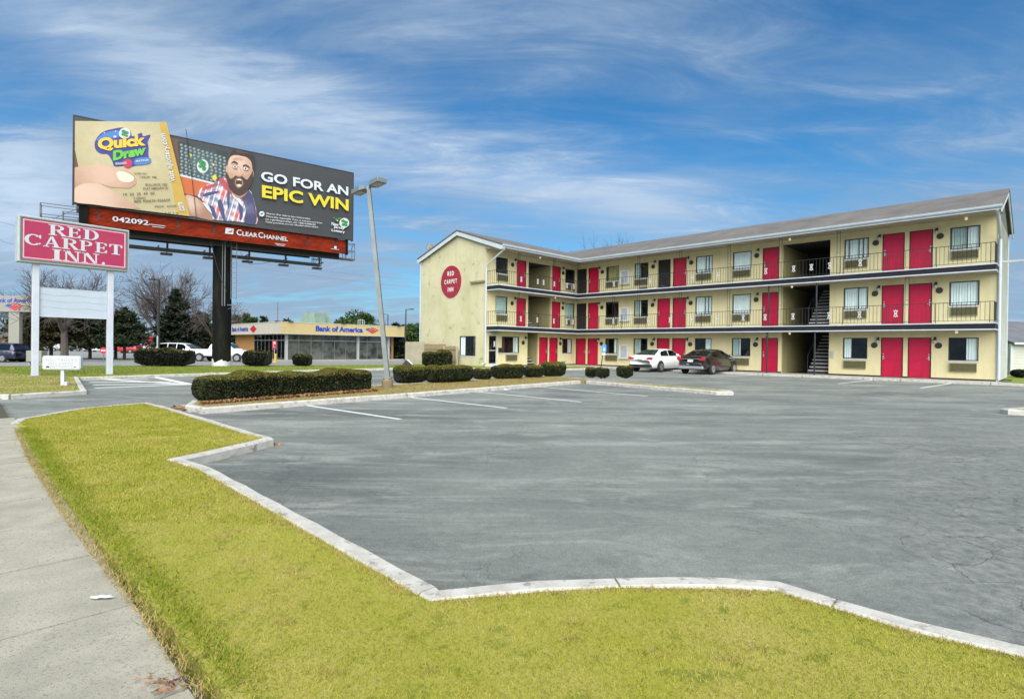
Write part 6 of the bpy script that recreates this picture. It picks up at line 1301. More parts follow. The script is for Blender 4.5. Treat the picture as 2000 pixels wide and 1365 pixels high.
def bare_tree(name, label, loc, h, seed, spread=.75, forks=7, r0=.22, group='bare trees', thin=.018, trunkf=.28, lev=4, up=.35):
    g = random.Random(seed); t = thing(name, label, 'tree', loc, g.uniform(0, 6), group); T = MB(); Cw = MB()
    def branch(p, d, L, r, lv):
        n = 4; pts = [p]; q = p
        for i in range(n):
            d = (d + Vector((g.gauss(0, .10), g.gauss(0, .10), g.gauss(0, .07)+.05*up))).normalized(); q = q + d*L/n; pts.append(q)
        r1 = max(thin*.7, r*.5); (T if lv <= 1 else Cw).tube(pts, [r+(r1-r)*i/n for i in range(n+1)], 6 if lv <= 1 else (4 if lv == 2 else 3), caps=False)
        if lv >= lev: return
        k = forks if lv == 1 else (5 if lv == 2 else 5)
        for i in range(k):
            f = g.uniform(.25, 1.0) if lv > 0 else 1; j = min(n-1, int(f*n)); b = pts[j].lerp(pts[j+1], f*n-j) if j < n else pts[-1]
            a = g.uniform(0, 2*math.pi); s = d.cross(Vector((math.cos(a), math.sin(a), .3))).normalized(); dd = (d*g.uniform(.55, 1.1) + s*spread*g.uniform(.5, 1.2)).normalized()
            branch(b, dd, L*g.uniform(.48, .72), max(thin, r1*g.uniform(.55, .85)), lv+1)
    tr = h*trunkf; pts = [Vector((0, 0, -.2)), Vector((0, 0, tr*.5)), Vector((g.uniform(-.1, .1), g.uniform(-.1, .1), tr))]; T.tube(pts, [r0*1.25, r0, r0*.9], 9)
    for i in range(forks):
        a = 2*math.pi*i/forks+g.uniform(-.4, .4); dd = Vector((math.cos(a)*spread*g.uniform(.3, 1.1), math.sin(a)*spread*g.uniform(.3, 1.1), 1)).normalized()
        branch(pts[-1]-Vector((0, 0, g.uniform(0, tr*.25))), dd, h*.36*g.uniform(.8, 1.15), r0*.5, 1)
    T.build('trunk', 'bark', t); Cw.build('crown', 'twigs', t); return t
def conifer(name, label, loc, h, w, seed, m='pine', z0=.12, dens=1.0, droop=.25, group='evergreens', shape=1.0, leaf=.20, open_=.0, cat='tree'):
    g = random.Random(seed); t = thing(name, label, cat, loc, 0, group); T = MB(); T.tube([(0, 0, -.2), (.03, 0, h*.5), (0, 0, h*.97)], [h*.022+.05, h*.014+.03, .015], 7); C_ = []; lv = int(9+h*1.1)
    for i in range(lv):
        f = i/(lv-1); zc = h*(z0+(1-z0)*f); rr = w/2*((1-f)**shape)*g.uniform(.75, 1.12)+.08; nb = int(5+4*(1-f))
        for j in range(nb):
            if g.random() < open_: continue
            a = g.uniform(0, 2*math.pi); L = rr*g.uniform(.6, 1.1); p = Vector((0, 0, zc)); e = Vector((math.cos(a)*L, math.sin(a)*L, zc+L*g.uniform(-.1, .25)-L*droop)); T.tube([p, p.lerp(e, .5)+Vector((0, 0, .06*L)), e], [.03, .02, .008], 4, caps=False)
            k = max(3, int(16*dens*L))
            for q in range(k):
                s = g.uniform(.2, 1.05)**.7; c = p.lerp(e, s); C_.append((c.x+g.gauss(0, .16*rr+.08), c.y+g.gauss(0, .16*rr+.08), c.z+g.gauss(0, .09)+.03))
    C = np.array(C_); Cx = np.repeat(C, 5, 0); rg = np.random.default_rng(seed); Cx = Cx + rg.normal(size=Cx.shape)*np.array([.14, .14, .08])*(leaf/.2)
    V, F = leaf_cloud(len(Cx), lambda a, n: Cx, leaf, seed, flat=.35, elong=2.0); npmesh('crown', V, F, m, t); T.build('trunk', 'bark_dark', t); return t
def round_tree(name, label, loc, h, w, seed, m='cedar', group='evergreens', n=5000, leaf=.22, trunk=.3):
    g = np.random.default_rng(seed); t = thing(name, label, 'tree', loc, 0, group); k = 26
    cl = g.normal(size=(k, 3)); cl /= np.linalg.norm(cl, axis=1, keepdims=True); cl *= g.random((k, 1))**.4; cen = cl*np.array([w*.40, w*.40, h*.5*(1-trunk)*.85])+np.array([0, 0, h*(trunk+(1-trunk)*.5)]); rad = g.uniform(.13, .24, k)*w
    def fn(g2, n):
        i = g2.integers(0, k, n); d = g2.normal(size=(n, 3)); d /= np.linalg.norm(d, axis=1, keepdims=True); return cen[i]+d*(rad[i]*g2.random(n)**.45)[:, None]*np.array([1, 1, .8])
    V, F = leaf_cloud(n, fn, leaf, seed, elong=1.7); npmesh('crown', V, F, m, t); T = MB(); T.tube([(0, 0, -.2), (0, 0, h*.6)], [.16, .06], 7)
    for i in range(8): T.tube([(0, 0, h*trunk), tuple(cen[i])], [.06, .02], 5)
    T.build('trunk', 'bark_dark', t); return t
GZ = -.42
def gp(px, Y): return (GX(px, Y), Y, GZ)
bare_tree('bare_tree', 'wide bare tree with dense twigs behind the pickup, left of the billboard column', gp(313, 72), 13.2, 3, .62, 8, .46, trunkf=.24, lev=4, thin=.020)
bare_tree('bare_tree', 'bare tree rising behind the blank letter board', gp(126, 50), 9.6, 5, 1.0, 7, .27, trunkf=.34, lev=4, thin=.016)
bare_tree('bare_tree', 'slender bare tree above the bank pylon at the left edge', gp(34, 58), 9.0, 9, .85, 6, .2, lev=4, thin=.016)
bare_tree('bare_tree', 'bare tree showing just right of the billboard column', gp(418, 70), 9.5, 12, .95, 6, .22, lev=4, thin=.016)
bare_tree('bare_tree', 'faint bare tree behind the leaning light pole over the bank roof', gp(766, 92), 7.0, 15, .8, 6, .16, lev=4, thin=.018)
for i, (px, Y, h, lab) in enumerate(((1122, 80, 18.6, 'left one of the faint bare treetops above the motel roof valley'), (1188, 84, 19.6, 'right one of the faint bare treetops above the motel roof valley'))): bare_tree('bare_tree', lab, (GX(px, Y), Y, GZ), h, 21+i, .55, 6, .22, lev=4, thin=.016)
bare_tree('bare_tree', 'bare branches behind the grey garage at the right edge', (GX(1998, 58), 58, 0), 5.6, 31, .9, 7, .2, lev=4, thin=.018)
conifer('pine_tree', 'brownish layered pine left under the blank letter board', gp(100, 56), 6.0, 5.4, 3, 'pine_brown', z0=.30, droop=.12, shape=.55, dens=1.2)
conifer('pine_tree', 'dark layered pine between the sign posts', gp(176, 58), 5.6, 5.4, 4, 'pine', z0=.30, droop=.12, shape=.55, dens=1.2)
conifer('pine_tree', 'dark pine just right of the right sign post', gp(243, 57), 5.2, 4.0, 5, 'pine', z0=.34, droop=.10, shape=.6, dens=1.2)
conifer('spruce_tree', 'tall dark spruce beside the street lamp', gp(343, 67), 8.2, 5.6, 6, 'spruce', z0=.06, droop=.2, shape=.85, dens=1.5, leaf=.22)
conifer('cedar_tree', 'green cedar behind the bank pylon', gp(50, 66), 6.2, 3.4, 7, 'cedar', z0=.10, shape=.6)
conifer('pine_tree', 'pale olive pine behind the white minivan', gp(388, 74), 5.8, 4.4, 8, 'pine_brown', z0=.2, shape=.5)
for i, (px, Y, h, w, s, m) in enumerate(((462, 86, 6.0, 3.6, 41, 'cedar'), (480, 88, 6.4, 3.4, 42, 'cedar'), (496, 86, 5.7, 3.0, 43, 'cedar'), (515, 87, 5.9, 2.6, 44, 'pine'), (561, 88, 5.6, 2.2, 45, 'cedar'), (401, 82, 5.8, 4.0, 46, 'cedar'))):
    conifer('cedar_tree', ('leftmost green treetop over the bank roof beside the column', 'tallest of the green treetops over the left bank roof', 'third green treetop over the left bank roof', 'dark pointed treetop alone over the bank roof', 'little pointed treetop just left of the copper rooftop unit', 'green tree filling the gap left of the billboard column')[i], gp(px, Y), h, w, s, m, shape=.7, leaf=.3, dens=.9)
round_tree('round_tree', 'broad green tree rising behind the bank roof left of the leaning pole', gp(700, 92), 7.6, 8.2, 51, 'cedar', n=7000, leaf=.3)
round_tree('round_tree', 'lower brown-green tree left of the broad tree behind the bank', gp(664, 90), 5.9, 4.6, 52, 'pine_brown', n=3500, leaf=.28)
round_tree('round_tree', 'dense evergreen in the gap between bank and motel gable', gp(808, 76), 5.2, 4.6, 53, 'cedar', n=5000, leaf=.26, trunk=.12)
conifer('cedar_tree', 'dark evergreen at the right-hand corner of the bank', gp(772, 70), 4.4, 2.4, 54, 'spruce', z0=.03, shape=.5, leaf=.24)
ivy = thing('ivy_clump', 'ivy and dark bushes around the foot of the big bare tree', 'bush', gp(318, 70))
def fn(g, n): P = g.normal(size=(n, 3))*np.array([.9, .7, .5]); P[:, 2] = np.abs(P[:, 2])*1.4+.1; return P
V, F = leaf_cloud(2600, fn, .2, 77); npmesh('foliage', V, F, 'spruce', ivy)
def woods(name, label, x0, x1, Y, h, n, m, seed, leaf=.7):
    g0 = np.random.default_rng(seed)
    def fn(g, n):
        x = g.uniform(x0, x1, n); top = h*(.62+.22*np.sin(x*.21+seed)+.14*np.sin(x*.67+2*seed)+.10*np.sin(x*1.7)); return np.stack([x, Y+g.normal(size=n)*4, GZ+top*g.random(n)**.8], 1)
    V, F = leaf_cloud(n, fn, leaf, seed, elong=1.4); return stuff(npmesh(name, V, F, m), label, 'woods')
woods('distant_woods', 'far grey-brown line of woods behind the signs and bank', -190, 10, 175, 8.5, 9000, 'pine_brown', 3, .9)
woods('distant_woods', 'far low trees beyond the grey garage on the right', 60, 190, 150, 6.5, 4000, 'pine_brown', 8, .9)

# ---------------------------------------------------------------- vehicles
mat('car_white', (0.72, 0.74, 0.75), 0.28, spec=.5, coat=.6); mat('car_dark', (0.012, 0.012, 0.012), 0.22, spec=.5, coat=.9); mat('car_silver', (0.42, 0.44, 0.45), 0.3, metal=.5, coat=.5); mat('car_blue', (0.012, 0.016, 0.045), 0.3, coat=.6); mat('car_red', (0.30, 0.02, 0.015), 0.35, coat=.4)
mat('tyre', (0.014, 0.014, 0.014), 0.85); mat('alloy', (0.50, 0.51, 0.52), 0.3, metal=.7); mat('car_black', (0.012, 0.012, 0.012), 0.6); mat('lamp_red', (0.42, 0.012, 0.03), 0.2, coat=.8); mat('lamp_clear', (0.62, 0.62, 0.62), 0.15, coat=.8); mat('plate', (0.62, 0.63, 0.58), 0.5); mat('car_inside', (0.03, 0.03, 0.03), 0.9)
def interp(tab, x):
    for (x0, *a), (x1, *b_) in zip(tab[:-1], tab[1:]):
        if x <= x1: t = max(0, min(1, (x-x0)/(x1-x0))); t = t*t*(3-2*t)*.5+t*.5; return [p+(q-p)*t for p, q in zip(a, b_)]
    return list(tab[-1][1:])
def car(name, label, cat, loc, rot, paint, body, cab, belt, hb, wheels, wr, glassx, lights, roofw=.42, group=None, bed=None, plate=True, side=None, rear_z=.75, lower='car_black'):
    """body: (x, half width, z bottom, z shoulder, z top); cab: (x, z roof line); side windows as (x0,x1) along the cab"""
    t = thing(name, label, cat, loc, rot, group); mb = MB(); xs = np.linspace(body[0][0], body[-1][0], 34); n = 0; vs = []; fs = []
    for x in xs:
        w, zb, zs, zt = interp(body, x); prof = [(0, zb), (w*.86, zb), (w*.97, zb+.08), (w, zb+(zs-zb)*.45), (w*.985, zs-.05), (w*.94, zs), (w*.80, zs+(zt-zs)*.6), (w*.45, zt-.005), (0, zt)]
        ring = prof + [(-y, z) for y, z in prof[-2:0:-1]]; n = len(ring); vs += [(x, y, z) for y, z in ring]
    for i in range(len(xs)-1):
        for j in range(n): fs.append((i*n+j, i*n+(j+1) % n, (i+1)*n+(j+1) % n, (i+1)*n+j))
    fs += [tuple(range(n)), tuple(range((len(xs)-1)*n, len(xs)*n))]; mb.add(vs, fs); bo = mb.build('body', paint, t, smooth=True)
    wy = lambda z: hb-(z-belt)*roofw
    mb = MB(); xs = np.linspace(cab[0][0], cab[-1][0], 26); vs = []; fs = []
    for x in xs:
        zr, = interp(cab, x); zr = max(zr, belt-.02); e = min(.06, max(.0, (zr-belt)*.3)); prof = [(wy(belt-.06), belt-.06), (wy(belt), belt), (wy(zr-e), zr-e), (max(.02, wy(zr)-.10), zr-.012), (max(.01, wy(zr)-.35), zr+.008), (0, zr+.014)]
        ring = prof + [(-y, z) for y, z in prof[-2::-1]]; n = len(ring); vs += [(x, y, z) for y, z in ring]
    for i in range(len(xs)-1):
        for j in range(n-1): fs.append((i*n+j, i*n+j+1, (i+1)*n+j+1, (i+1)*n+j))
    mb.add(vs, fs); mb.build('cabin', paint, t, smooth=True)
    for sgn in (1, -1):                                           # side glass follows the roof line
        for (a, b_) in side:
            pts = [(a, belt+.02), (b_, belt+.02)]; k = 8; top = []
            for i in range(k+1):
                x = b_+(a-b_)*i/k; zr, = interp(cab, x); top.append((x, max(belt+.03, zr-.085)))
            mbw = MB(); mbw.poly([(x, sgn*(wy(z)+.006), z) for x, z in pts+top]); mbw.build('side_window', 'car_glass', t)
            MB().poly([(x, sgn*(wy(z)+.0035), z) for x, z in [(pts[0][0]-.012, pts[0][1]-.012), (pts[1][0]+.012, pts[1][1]-.012)]+[(x, z+.012) for x, z in top]]).build('window_trim', 'car_inside', t)
    for nm, (a, b_) in zip(('rear_window', 'windshield'), glassx):
        if a == b_: continue
        mbw = MB(); k = 6; q = []
        for i in range(k+1): x = a+(b_-a)*i/k; zr, = interp(cab, x); q.append((x, wy(zr)-.13, zr))
        for (x0, w0, z0), (x1, w1, z1) in zip(q[:-1], q[1:]): mbw.quad((x0, -w0, z0+.026), (x0, w0, z0+.026), (x1, w1, z1+.026), (x1, -w1, z1+.026))
        mbw.build(nm, 'car_glass', t)
    for x in wheels:
        ww = interp(body, x)[0]
        for sgn in (1, -1):
            MB().lathe([(wr+.055, -.03), (wr+.055, .0)], 24, c=(x, sgn*(ww-.012)+(.015 if sgn < 0 else 0)+(.0), wr+.02), axis='y').build('wheel_arch', 'car_black', t)
            w = MB().lathe([(wr*.62, -.11), (wr-.02, -.11), (wr, -.08), (wr, .08), (wr-.02, .11), (wr*.62, .11)], 24, axis='y').build('wheel', 'tyre', t, loc=(x, sgn*(ww-.06), wr))
            rm = MB(); rm.lathe([(wr*.64, .10), (wr*.64, .114), (.02, .114)] if sgn > 0 else [(.02, -.114), (wr*.64, -.114), (wr*.64, -.10)], 24, axis='y')
            rim = rm.build('rim', 'car_black', w)
            sp = MB()
            for i in range(5):
                a = 2*math.pi*i/5; c, s = math.cos(a), math.sin(a); y0, y1 = (.115, .128) if sgn > 0 else (-.128, -.115)
                P = lambda r_, o: (r_*c-o*s, r_*s+o*c)
                q = [P(.03, -.03), P(wr*.60, -.045), P(wr*.60, .045), P(.03, .03)]; sp.prism_y(q, y0, y1)
            sp.lathe([(wr*.57, y0), (wr*.63, y0), (wr*.63, y1), (wr*.57, y1)], 24, axis='y'); sp.build('spokes', 'alloy', w)
    x0 = body[0][0]; wb, zb, zs, zt = interp(body, x0+.12)
    MB().box(x0-.012, x0+.4, -wb*.93, wb*.93, zb-.01, zb+.16).build('lower_bumper', lower, t, bevel=.03)
    x1 = body[-1][0]; wf, zbf, zsf, _ = interp(body, x1-.15); MB().box(x1-.4, x1+.0, -wf*.9, wf*.9, zbf-.01, zbf+.12).build('lower_bumper', 'car_black', t, bevel=.03)
    MB().box(x0+.5, x1-.5, -wb*.9, wb*.9, zb-.06, zb+.05).build('underbody', 'car_black', t)
    for (nm, pts, m_, off) in lights:                             # lamp outlines seen from behind (y,z), wrapped onto the body side
        for sgn in (1, -1):
            MB().prism_x([(sgn*y, z) for y, z in pts][::sgn], off, off+.10).build(nm, m_, t, bevel=.012)
    if plate: MB().box(x0-.022, x0+.05, -.16, .16, rear_z, rear_z+.14).build('plate', 'plate', t)
    ym = hb+.02; xm = side[-1][1]-.18
    for sgn in (1, -1): MB().prism_x([(sgn*(ym), belt+.02), (sgn*(ym+.16), belt+.03), (sgn*(ym+.16), belt+.14), (sgn*ym, belt+.13)][::sgn], xm, xm+.10).build('mirror', paint, t, bevel=.02)
    for (a, b_) in side:
        for sgn in (1, -1): MB().box(a+.12, a+.28, sgn*(hb+.07)-.015, sgn*(hb+.07)+.015, belt-.14, belt-.11).build('handle', paint, t)
    return t
HD = math.atan2(.709, .705)                                      # nose in toward the motel
b_sed = [(-2.33, .70, .40, .70, .74), (-2.28, .80, .34, .92, .97), (-2.0, .86, .26, .97, 1.05), (-1.5, .89, .22, .98, 1.04), (-.5, .90, .20, .95, .98), (.9, .90, .20, .92, .96), (1.6, .88, .22, .86, .91), (2.1, .80, .26, .74, .80), (2.33, .62, .34, .58, .62)]
c_sed = [(-1.78, 1.0), (-1.45, 1.14), (-.95, 1.36), (-.45, 1.42), (0, 1.435), (.35, 1.41), (.75, 1.26), (1.2, 1.02), (1.3, .97)]
p = G(1288, 727, 0); c_ = Vector((p.x, p.y)) + Vector((.705, .709))*1.38 + Vector((-.709, .705))*.80
car('parked_car', 'white sedan parked nose-in before the red motel doors', 'car', (c_.x, c_.y, 0), HD, 'car_white', b_sed, c_sed, .98, .80, (-1.38, 1.40), .325, ((-1.70, -.98), (.52, 1.18)),
    [('tail_light', [(.44, .80), (.80, .78), (.845, .86), (.82, .92), (.62, .92), (.46, .88)], 'lamp_red', -2.325)], side=((-1.22, -.30), (-.22, .78)), rear_z=.76, group='cars parked before the motel')
b_civ = [(-2.24, .70, .42, .74, .78), (-2.2, .80, .34, .94, .98), (-1.9, .85, .26, 1.0, 1.07), (-1.4, .875, .22, 1.0, 1.06), (-.4, .88, .20, .96, 1.0), (.9, .88, .20, .92, .97), (1.6, .86, .22, .84, .90), (2.05, .78, .26, .70, .76), (2.26, .6, .34, .56, .60)]
c_civ = [(-1.80, 1.02), (-1.35, 1.18), (-.9, 1.36), (-.4, 1.44), (0, 1.45), (.3, 1.42), (.8, 1.24), (1.25, 1.02), (1.35, .97)]
p = G(1390, 731.5, 0); c_ = Vector((p.x, p.y)) + Vector((.705, .709))*1.32 + Vector((-.709, .705))*.78
car('parked_car', 'dark grey sedan with chrome tail trim parked before the red motel doors', 'car', (c_.x, c_.y, 0), HD-.03, 'car_dark', b_civ, c_civ, 1.0, .79, (-1.32, 1.36), .32, ((-1.72, -.92), (.48, 1.2)),
    [('tail_light', [(.50, .90), (.52, .80), (.78, .78), (.85, .84), (.84, 1.0), (.72, 1.02), (.62, .92)], 'lamp_red', -2.235), ('chrome_trim', [(.0, .86), (.52, .86), (.52, .89), (.0, .89)], 'alloy', -2.262)], side=((-1.18, -.28), (-.20, .82)), rear_z=.70, group='cars parked before the motel', lower='car_silver')
# white pickup in the bank lot
b_pk = [(-2.92, .90, .62, 1.16, 1.18), (-2.86, .98, .58, 1.22, 1.24), (-1.0, 1.0, .52, 1.22, 1.25), (0, 1.0, .50, 1.20, 1.24), (1.2, 1.0, .50, 1.18, 1.24), (1.9, .99, .52, 1.14, 1.22), (2.6, .95, .56, 1.06, 1.12), (2.88, .84, .60, .92, .96)]
c_pk = [(-1.02, 1.22), (-.92, 1.62), (-.75, 1.84), (0, 1.92), (.6, 1.90), (1.0, 1.72), (1.5, 1.30), (1.6, 1.2)]
pk = car('pickup_truck', 'white pickup truck in the bank lot behind the billboard column', 'pickup', (GX(436, 55.5), 55.5, -.40), R(-2), 'car_white', b_pk, c_pk, 1.22, .90, (-1.85, 1.95), .40, ((-1.0, -.86), (.78, 1.45)),
    [('tail_light', [(.86, .88), (.99, .88), (.99, 1.2), (.86, 1.2)], 'lamp_red', -2.93)], side=((-.70, .05), (.15, 1.15)), roofw=.30, rear_z=.72)
MB().box(-2.80, -1.08, -.82, .82, 1.225, 1.262).build('bed_cover', 'car_inside', pk)
b_mv = [(-2.5, .80, .40, .9, .95), (-2.42, .92, .32, 1.0, 1.04), (-1.5, .97, .26, 1.06, 1.08), (0, .98, .24, 1.02, 1.04), (1.2, .97, .25, .98, 1.02), (2.0, .9, .28, .84, .90), (2.45, .7, .34, .62, .66)]
c_mv = [(-2.45, 1.05), (-2.3, 1.45), (-2.05, 1.74), (-1.4, 1.80), (0, 1.80), (.6, 1.74), (1.1, 1.46), (1.75, 1.02)]
car('minivan', 'white minivan in the bank lot behind the clipped hedge and pickup', 'minivan', (GX(356, 59), 59, -.38), R(-4), 'car_white', b_mv, c_mv, 1.06, .90, (-1.5, 1.5), .34, ((-2.36, -2.14), (.75, 1.5)), [('tail_light', [(.80, .95), (.94, .95), (.92, 1.3), (.82, 1.3)], 'lamp_red', -2.45)], side=((-2.05, -1.1), (-1.02, -.1), (-.02, .95)), roofw=.26)
b_su = [(-2.3, .80, .40, .9, .95), (-2.22, .90, .32, 1.0, 1.04), (-1.3, .93, .28, 1.02, 1.04), (0, .94, .26, 1.0, 1.02), (1.0, .93, .26, .98, 1.02), (1.9, .88, .3, .86, .92), (2.3, .7, .36, .66, .70)]
c_su = [(-2.22, 1.05), (-2.1, 1.35), (-1.9, 1.58), (-1.2, 1.64), (-.2, 1.64), (.3, 1.56), (.8, 1.30), (1.15, 1.02)]
car('parked_car', 'dark blue wagon at the left edge beside the bank pylon', 'car', (GX(-8, 47), 47, -.40), R(182), 'car_blue', b_su, c_su, 1.02, .86, (-1.35, 1.35), .34, ((-2.1, -1.92), (.4, .95)), [], side=((-1.85, -.95), (-.86, -.05), (.03, .55)), roofw=.3, plate=False)
for i, (px, Y, pa, lab, rr) in enumerate(((247, 92, 'car_red', 'small red car far across the street behind the sign posts', 178), (272, 94, 'car_white', 'white car far away right of the small red car', 2), (146, 104, 'car_dark', 'dark car far away beneath the pines', 0), (98, 102, 'car_silver', 'silver car far away beneath the brownish pine', 183), (192, 100, 'car_white', 'white car far away behind the round red road sign', 0))):
    car('parked_car', lab, 'car', (GX(px, Y), Y, GZ), R(rr), pa, b_su, c_su, 1.02, .86, (-1.35, 1.35), .34, ((-2.1, -1.92), (.4, .95)), [], side=((-1.85, -.95), (-.86, -.05), (.03, .55)), roofw=.3, plate=False, group='cars parked far across the street')

# ---------------------------------------------------------------- bank pylon, lamps, poles, signs, fence, far buildings
mat('pylon_grey', (0.26, 0.26, 0.22), 0.7, var=.1, scale=1.5)
bp = thing('pylon_sign', 'grey bank pylon sign with flag logo at the left edge', 'sign', (GX(30, 52), 52, -.4), 0)
MB().box(-.50, .50, -.18, .18, 0, 4.6).build('pillar', 'pylon_grey', bp)
hdr = MB().box(-2.6, 2.05, -.25, .25, 4.55, 6.05).build('header', 'pylon_grey', bp, bevel=.02)
lt = MB(); lt.use(0); letters(lt, 'Bank of America', -1.80, -.262, 5.42, 3.7, .42, offset=.03); flag_logo(lt, -.80, -.262, 4.66, 1.85); lt.build('lettering', ['bank_blue', 'bank_redm'], hdr)
def lamp_post(label, px, Y, ytop, arm, r=.08, m='black_iron'):
    top = AT(px, ytop, Y).z; t = thing('street_lamp', label, 'street lamp', (GX(px, Y), Y, GZ), 0, 'street lamps'); h = top-GZ
    MB().tube([(0, 0, 0), (0, 0, h)], [r*1.2, r*.8], 8).build('pole', m, t); MB().tube([(0, 0, h-.05), (arm, 0, h)], .04, 6).build('arm', m, t); s = math.copysign(1, arm)
    MB().box(min(arm, arm+.45*s), max(arm, arm+.45*s), -.16, .16, h-.05, h+.07).build('lamp_head', m, t, bevel=.02); return t
l1 = lamp_post('tall dark street lamp standing before the big bare tree', 309, 46, 546, -.35, .10); MB().tube([(-.0, -.10, 0), (0, -.10, 2.4)], .06, 8).build('sleeve', 'cabinet_grey', l1)
lamp_post('thin lamp post at the right-hand corner of the bank', 792, 66, 604, .5, .08); lamp_post('distant lamp post above the right part of the bank roof', 757, 96, 614, -.5, .09)
ap = thing('antenna_pole', 'thin pole rising behind the bank roof at its corner', 'pole', gp(541.5, 84)); MB().tube([(0, 0, 0), (0, 0, 8.3)], .07, 6).build('shaft', 'steel_grey', ap); MB().box(-.3, .3, -.02, .02, 7.2, 7.25).build('crossbar', 'steel_grey', ap)
up = thing('utility_pole', 'wooden utility pole right of the white sign post', 'utility pole', gp(226, 60)); hh = AT(226, 603, 60).z-GZ; MB().tube([(0, 0, 0), (0, 0, hh)], [.16, .12], 8).build('shaft', 'bark_dark', up); MB().box(-.9, .3, -.06, .06, hh-.45, hh-.33).build('crossarm', 'bark_dark', up)
for i, (q, lab) in enumerate((([(250, 476, 80), (420, 493, 88), (800, 545, 95)], 'upper overhead wire behind the billboard column'), ([(250, 482, 80), (800, 560, 95)], 'lower overhead wire behind the billboard column'), ([(-5, 432, 70), (130, 447, 80)], 'upper overhead wire at the left edge'), ([(-5, 466, 70), (60, 474, 75)], 'lower overhead wire at the left edge'), ([(224, 605, 60), (300, 645, 75)], 'wire dropping right from the utility pole'))):
    tag(wire([AT(*q[0]), AT(*q[-1])], .018, 'steel_grey', name='overhead_wire', sag=.5), lab, 'wire', 'overhead wires')
# round red road sign, yellow bollard with red notice, utility box, tilted board
st = thing('road_sign', 'round red road sign with a white bar beside the right sign post', 'road sign', (GX(202.5, 49), 49, -.40)); zc = AT(202, 684.5, 49).z+.4
MB().tube([(0, 0, 0), (0, 0, zc+.3)], .035, 6).build('post', 'steel_grey', st); dsk = MB().prism_y([(.30*math.cos(R(22.5+45*i)), zc+.30*math.sin(R(22.5+45*i))) for i in range(8)], -.05, -.03).build('plate', 'bank_redm', st); MB().box(-.2, .2, -.056, -.051, zc-.05, zc+.05).build('bar', 'white_paint', dsk)
bo_ = thing('bollard', 'yellow bollard before the bank entrance', 'bollard', (GX(538, 53.5), 53.5, -.38)); mat('yellow_paint', (0.55, 0.38, 0.04), 0.6, var=.15, scale=4)
MB().lathe([(.12, 0), (.12, .80), (.09, .86), (.02, .88)], 14).build('post', 'yellow_paint', bo_); MB().lathe([(.26, 0), (.24, .06), (.12, .08)], 14).build('foot', 'yellow_paint', bo_)
ns = thing('notice_sign', 'dark red notice sign with pale symbol on a post by the bank door', 'sign', (GX(536, 54.3), 54.3, -.38)); zn = AT(536, 682, 54.3).z+.38
MB().tube([(0, 0, 0), (0, 0, zn+.1)], .03, 6).build('post', 'alu', ns); np_ = MB().box(-.22, .22, -.03, -.01, zn-.02, zn+.90).build('plate', 'oval_red', ns)
mb = MB(); mb.lathe([(.10, 0), (.14, 0), (.14, .004), (.10, .004)], 14, c=(0, -.036, zn+.62), axis='y'); mb.box(-.10, -.06, -.036, -.032, zn+.18, zn+.60); mb.box(-.06, .08, -.036, -.032, zn+.18, zn+.22); mb.build('symbol', 'sign_pink', np_)
ub = thing('utility_box', 'grey utility box on a frame behind the left sign post', 'utility box', (GX(72, 30), 30, .1)); MB().box(-.42, .42, -.2, .2, .20, .80).build('box', 'pylon_grey', ub, bevel=.02); MB().box(-.40, -.34, -.05, .05, -.2, .2).box(.34, .40, -.05, .05, -.2, .2).build('leg', 'cabinet_grey', ub)
tb = thing('tilted_board', 'dark tilted board with a white edge on the grass by the tan fence', 'board', (GX(797, 36.0), 36.0, .1), R(10)); MB().prism_y([(-.42, 0), (.42, 0), (.30, .16), (-.12, .42)], -.3, .3).build('board', 'steel_dark', tb); MB().prism_y([(-.10, .425), (.02, .43), (.36, .10), (.28, .10)], -.31, -.302).build('edge', 'white_paint', tb)
fn_ = thing('fence', 'weathered tan board fence beside the motel gable', 'fence', (GX(793, 40.5), 40.5, 0)); e = Vector((GX(893, 37.6)-GX(793, 40.5), 37.6-40.5)); fl = e.length; fn_.rotation_euler[2] = math.atan2(e.y, e.x)
MB().box(0, fl*.36, -.03, .03, .1, 1.72).build('panel', 'beige_panel', fn_)
mb = MB(); k = 22
for i in range(k): x = fl*.36+.02+(fl*.62)*i/k; mb.box(x, x+fl*.60/k, .0, .025, .1, 1.45 + (.12 if i < 15 else -.02) + rnd.uniform(-.02, .02))
mb.build('boards', 'wood', fn_); mb = MB(); mb.box(fl*.36, fl, -.05, 0, 1.2, 1.27); mb.box(fl*.36, fl, -.05, 0, .4, .47); mb.build('rail', 'wood', fn_)
for x in (0, fl*.36, fl*.75, fl-.06): MB().box(x, x+.09, -.08, .06, 0, 1.66 if x < fl*.5 else 1.42).build('post', 'beige_panel', fn_)
mat('brick_far', (0.17, 0.095, 0.06), 0.9, var=.2, scale=1); mat('roof_far', (0.08, 0.07, 0.065), 0.9); mat('roof_grey', (0.13, 0.135, 0.15), 0.9, var=.25, scale=1.2); mat('store_red', (0.32, 0.02, 0.03), 0.7); mat('far_white', (0.50, 0.52, 0.52), 0.8)
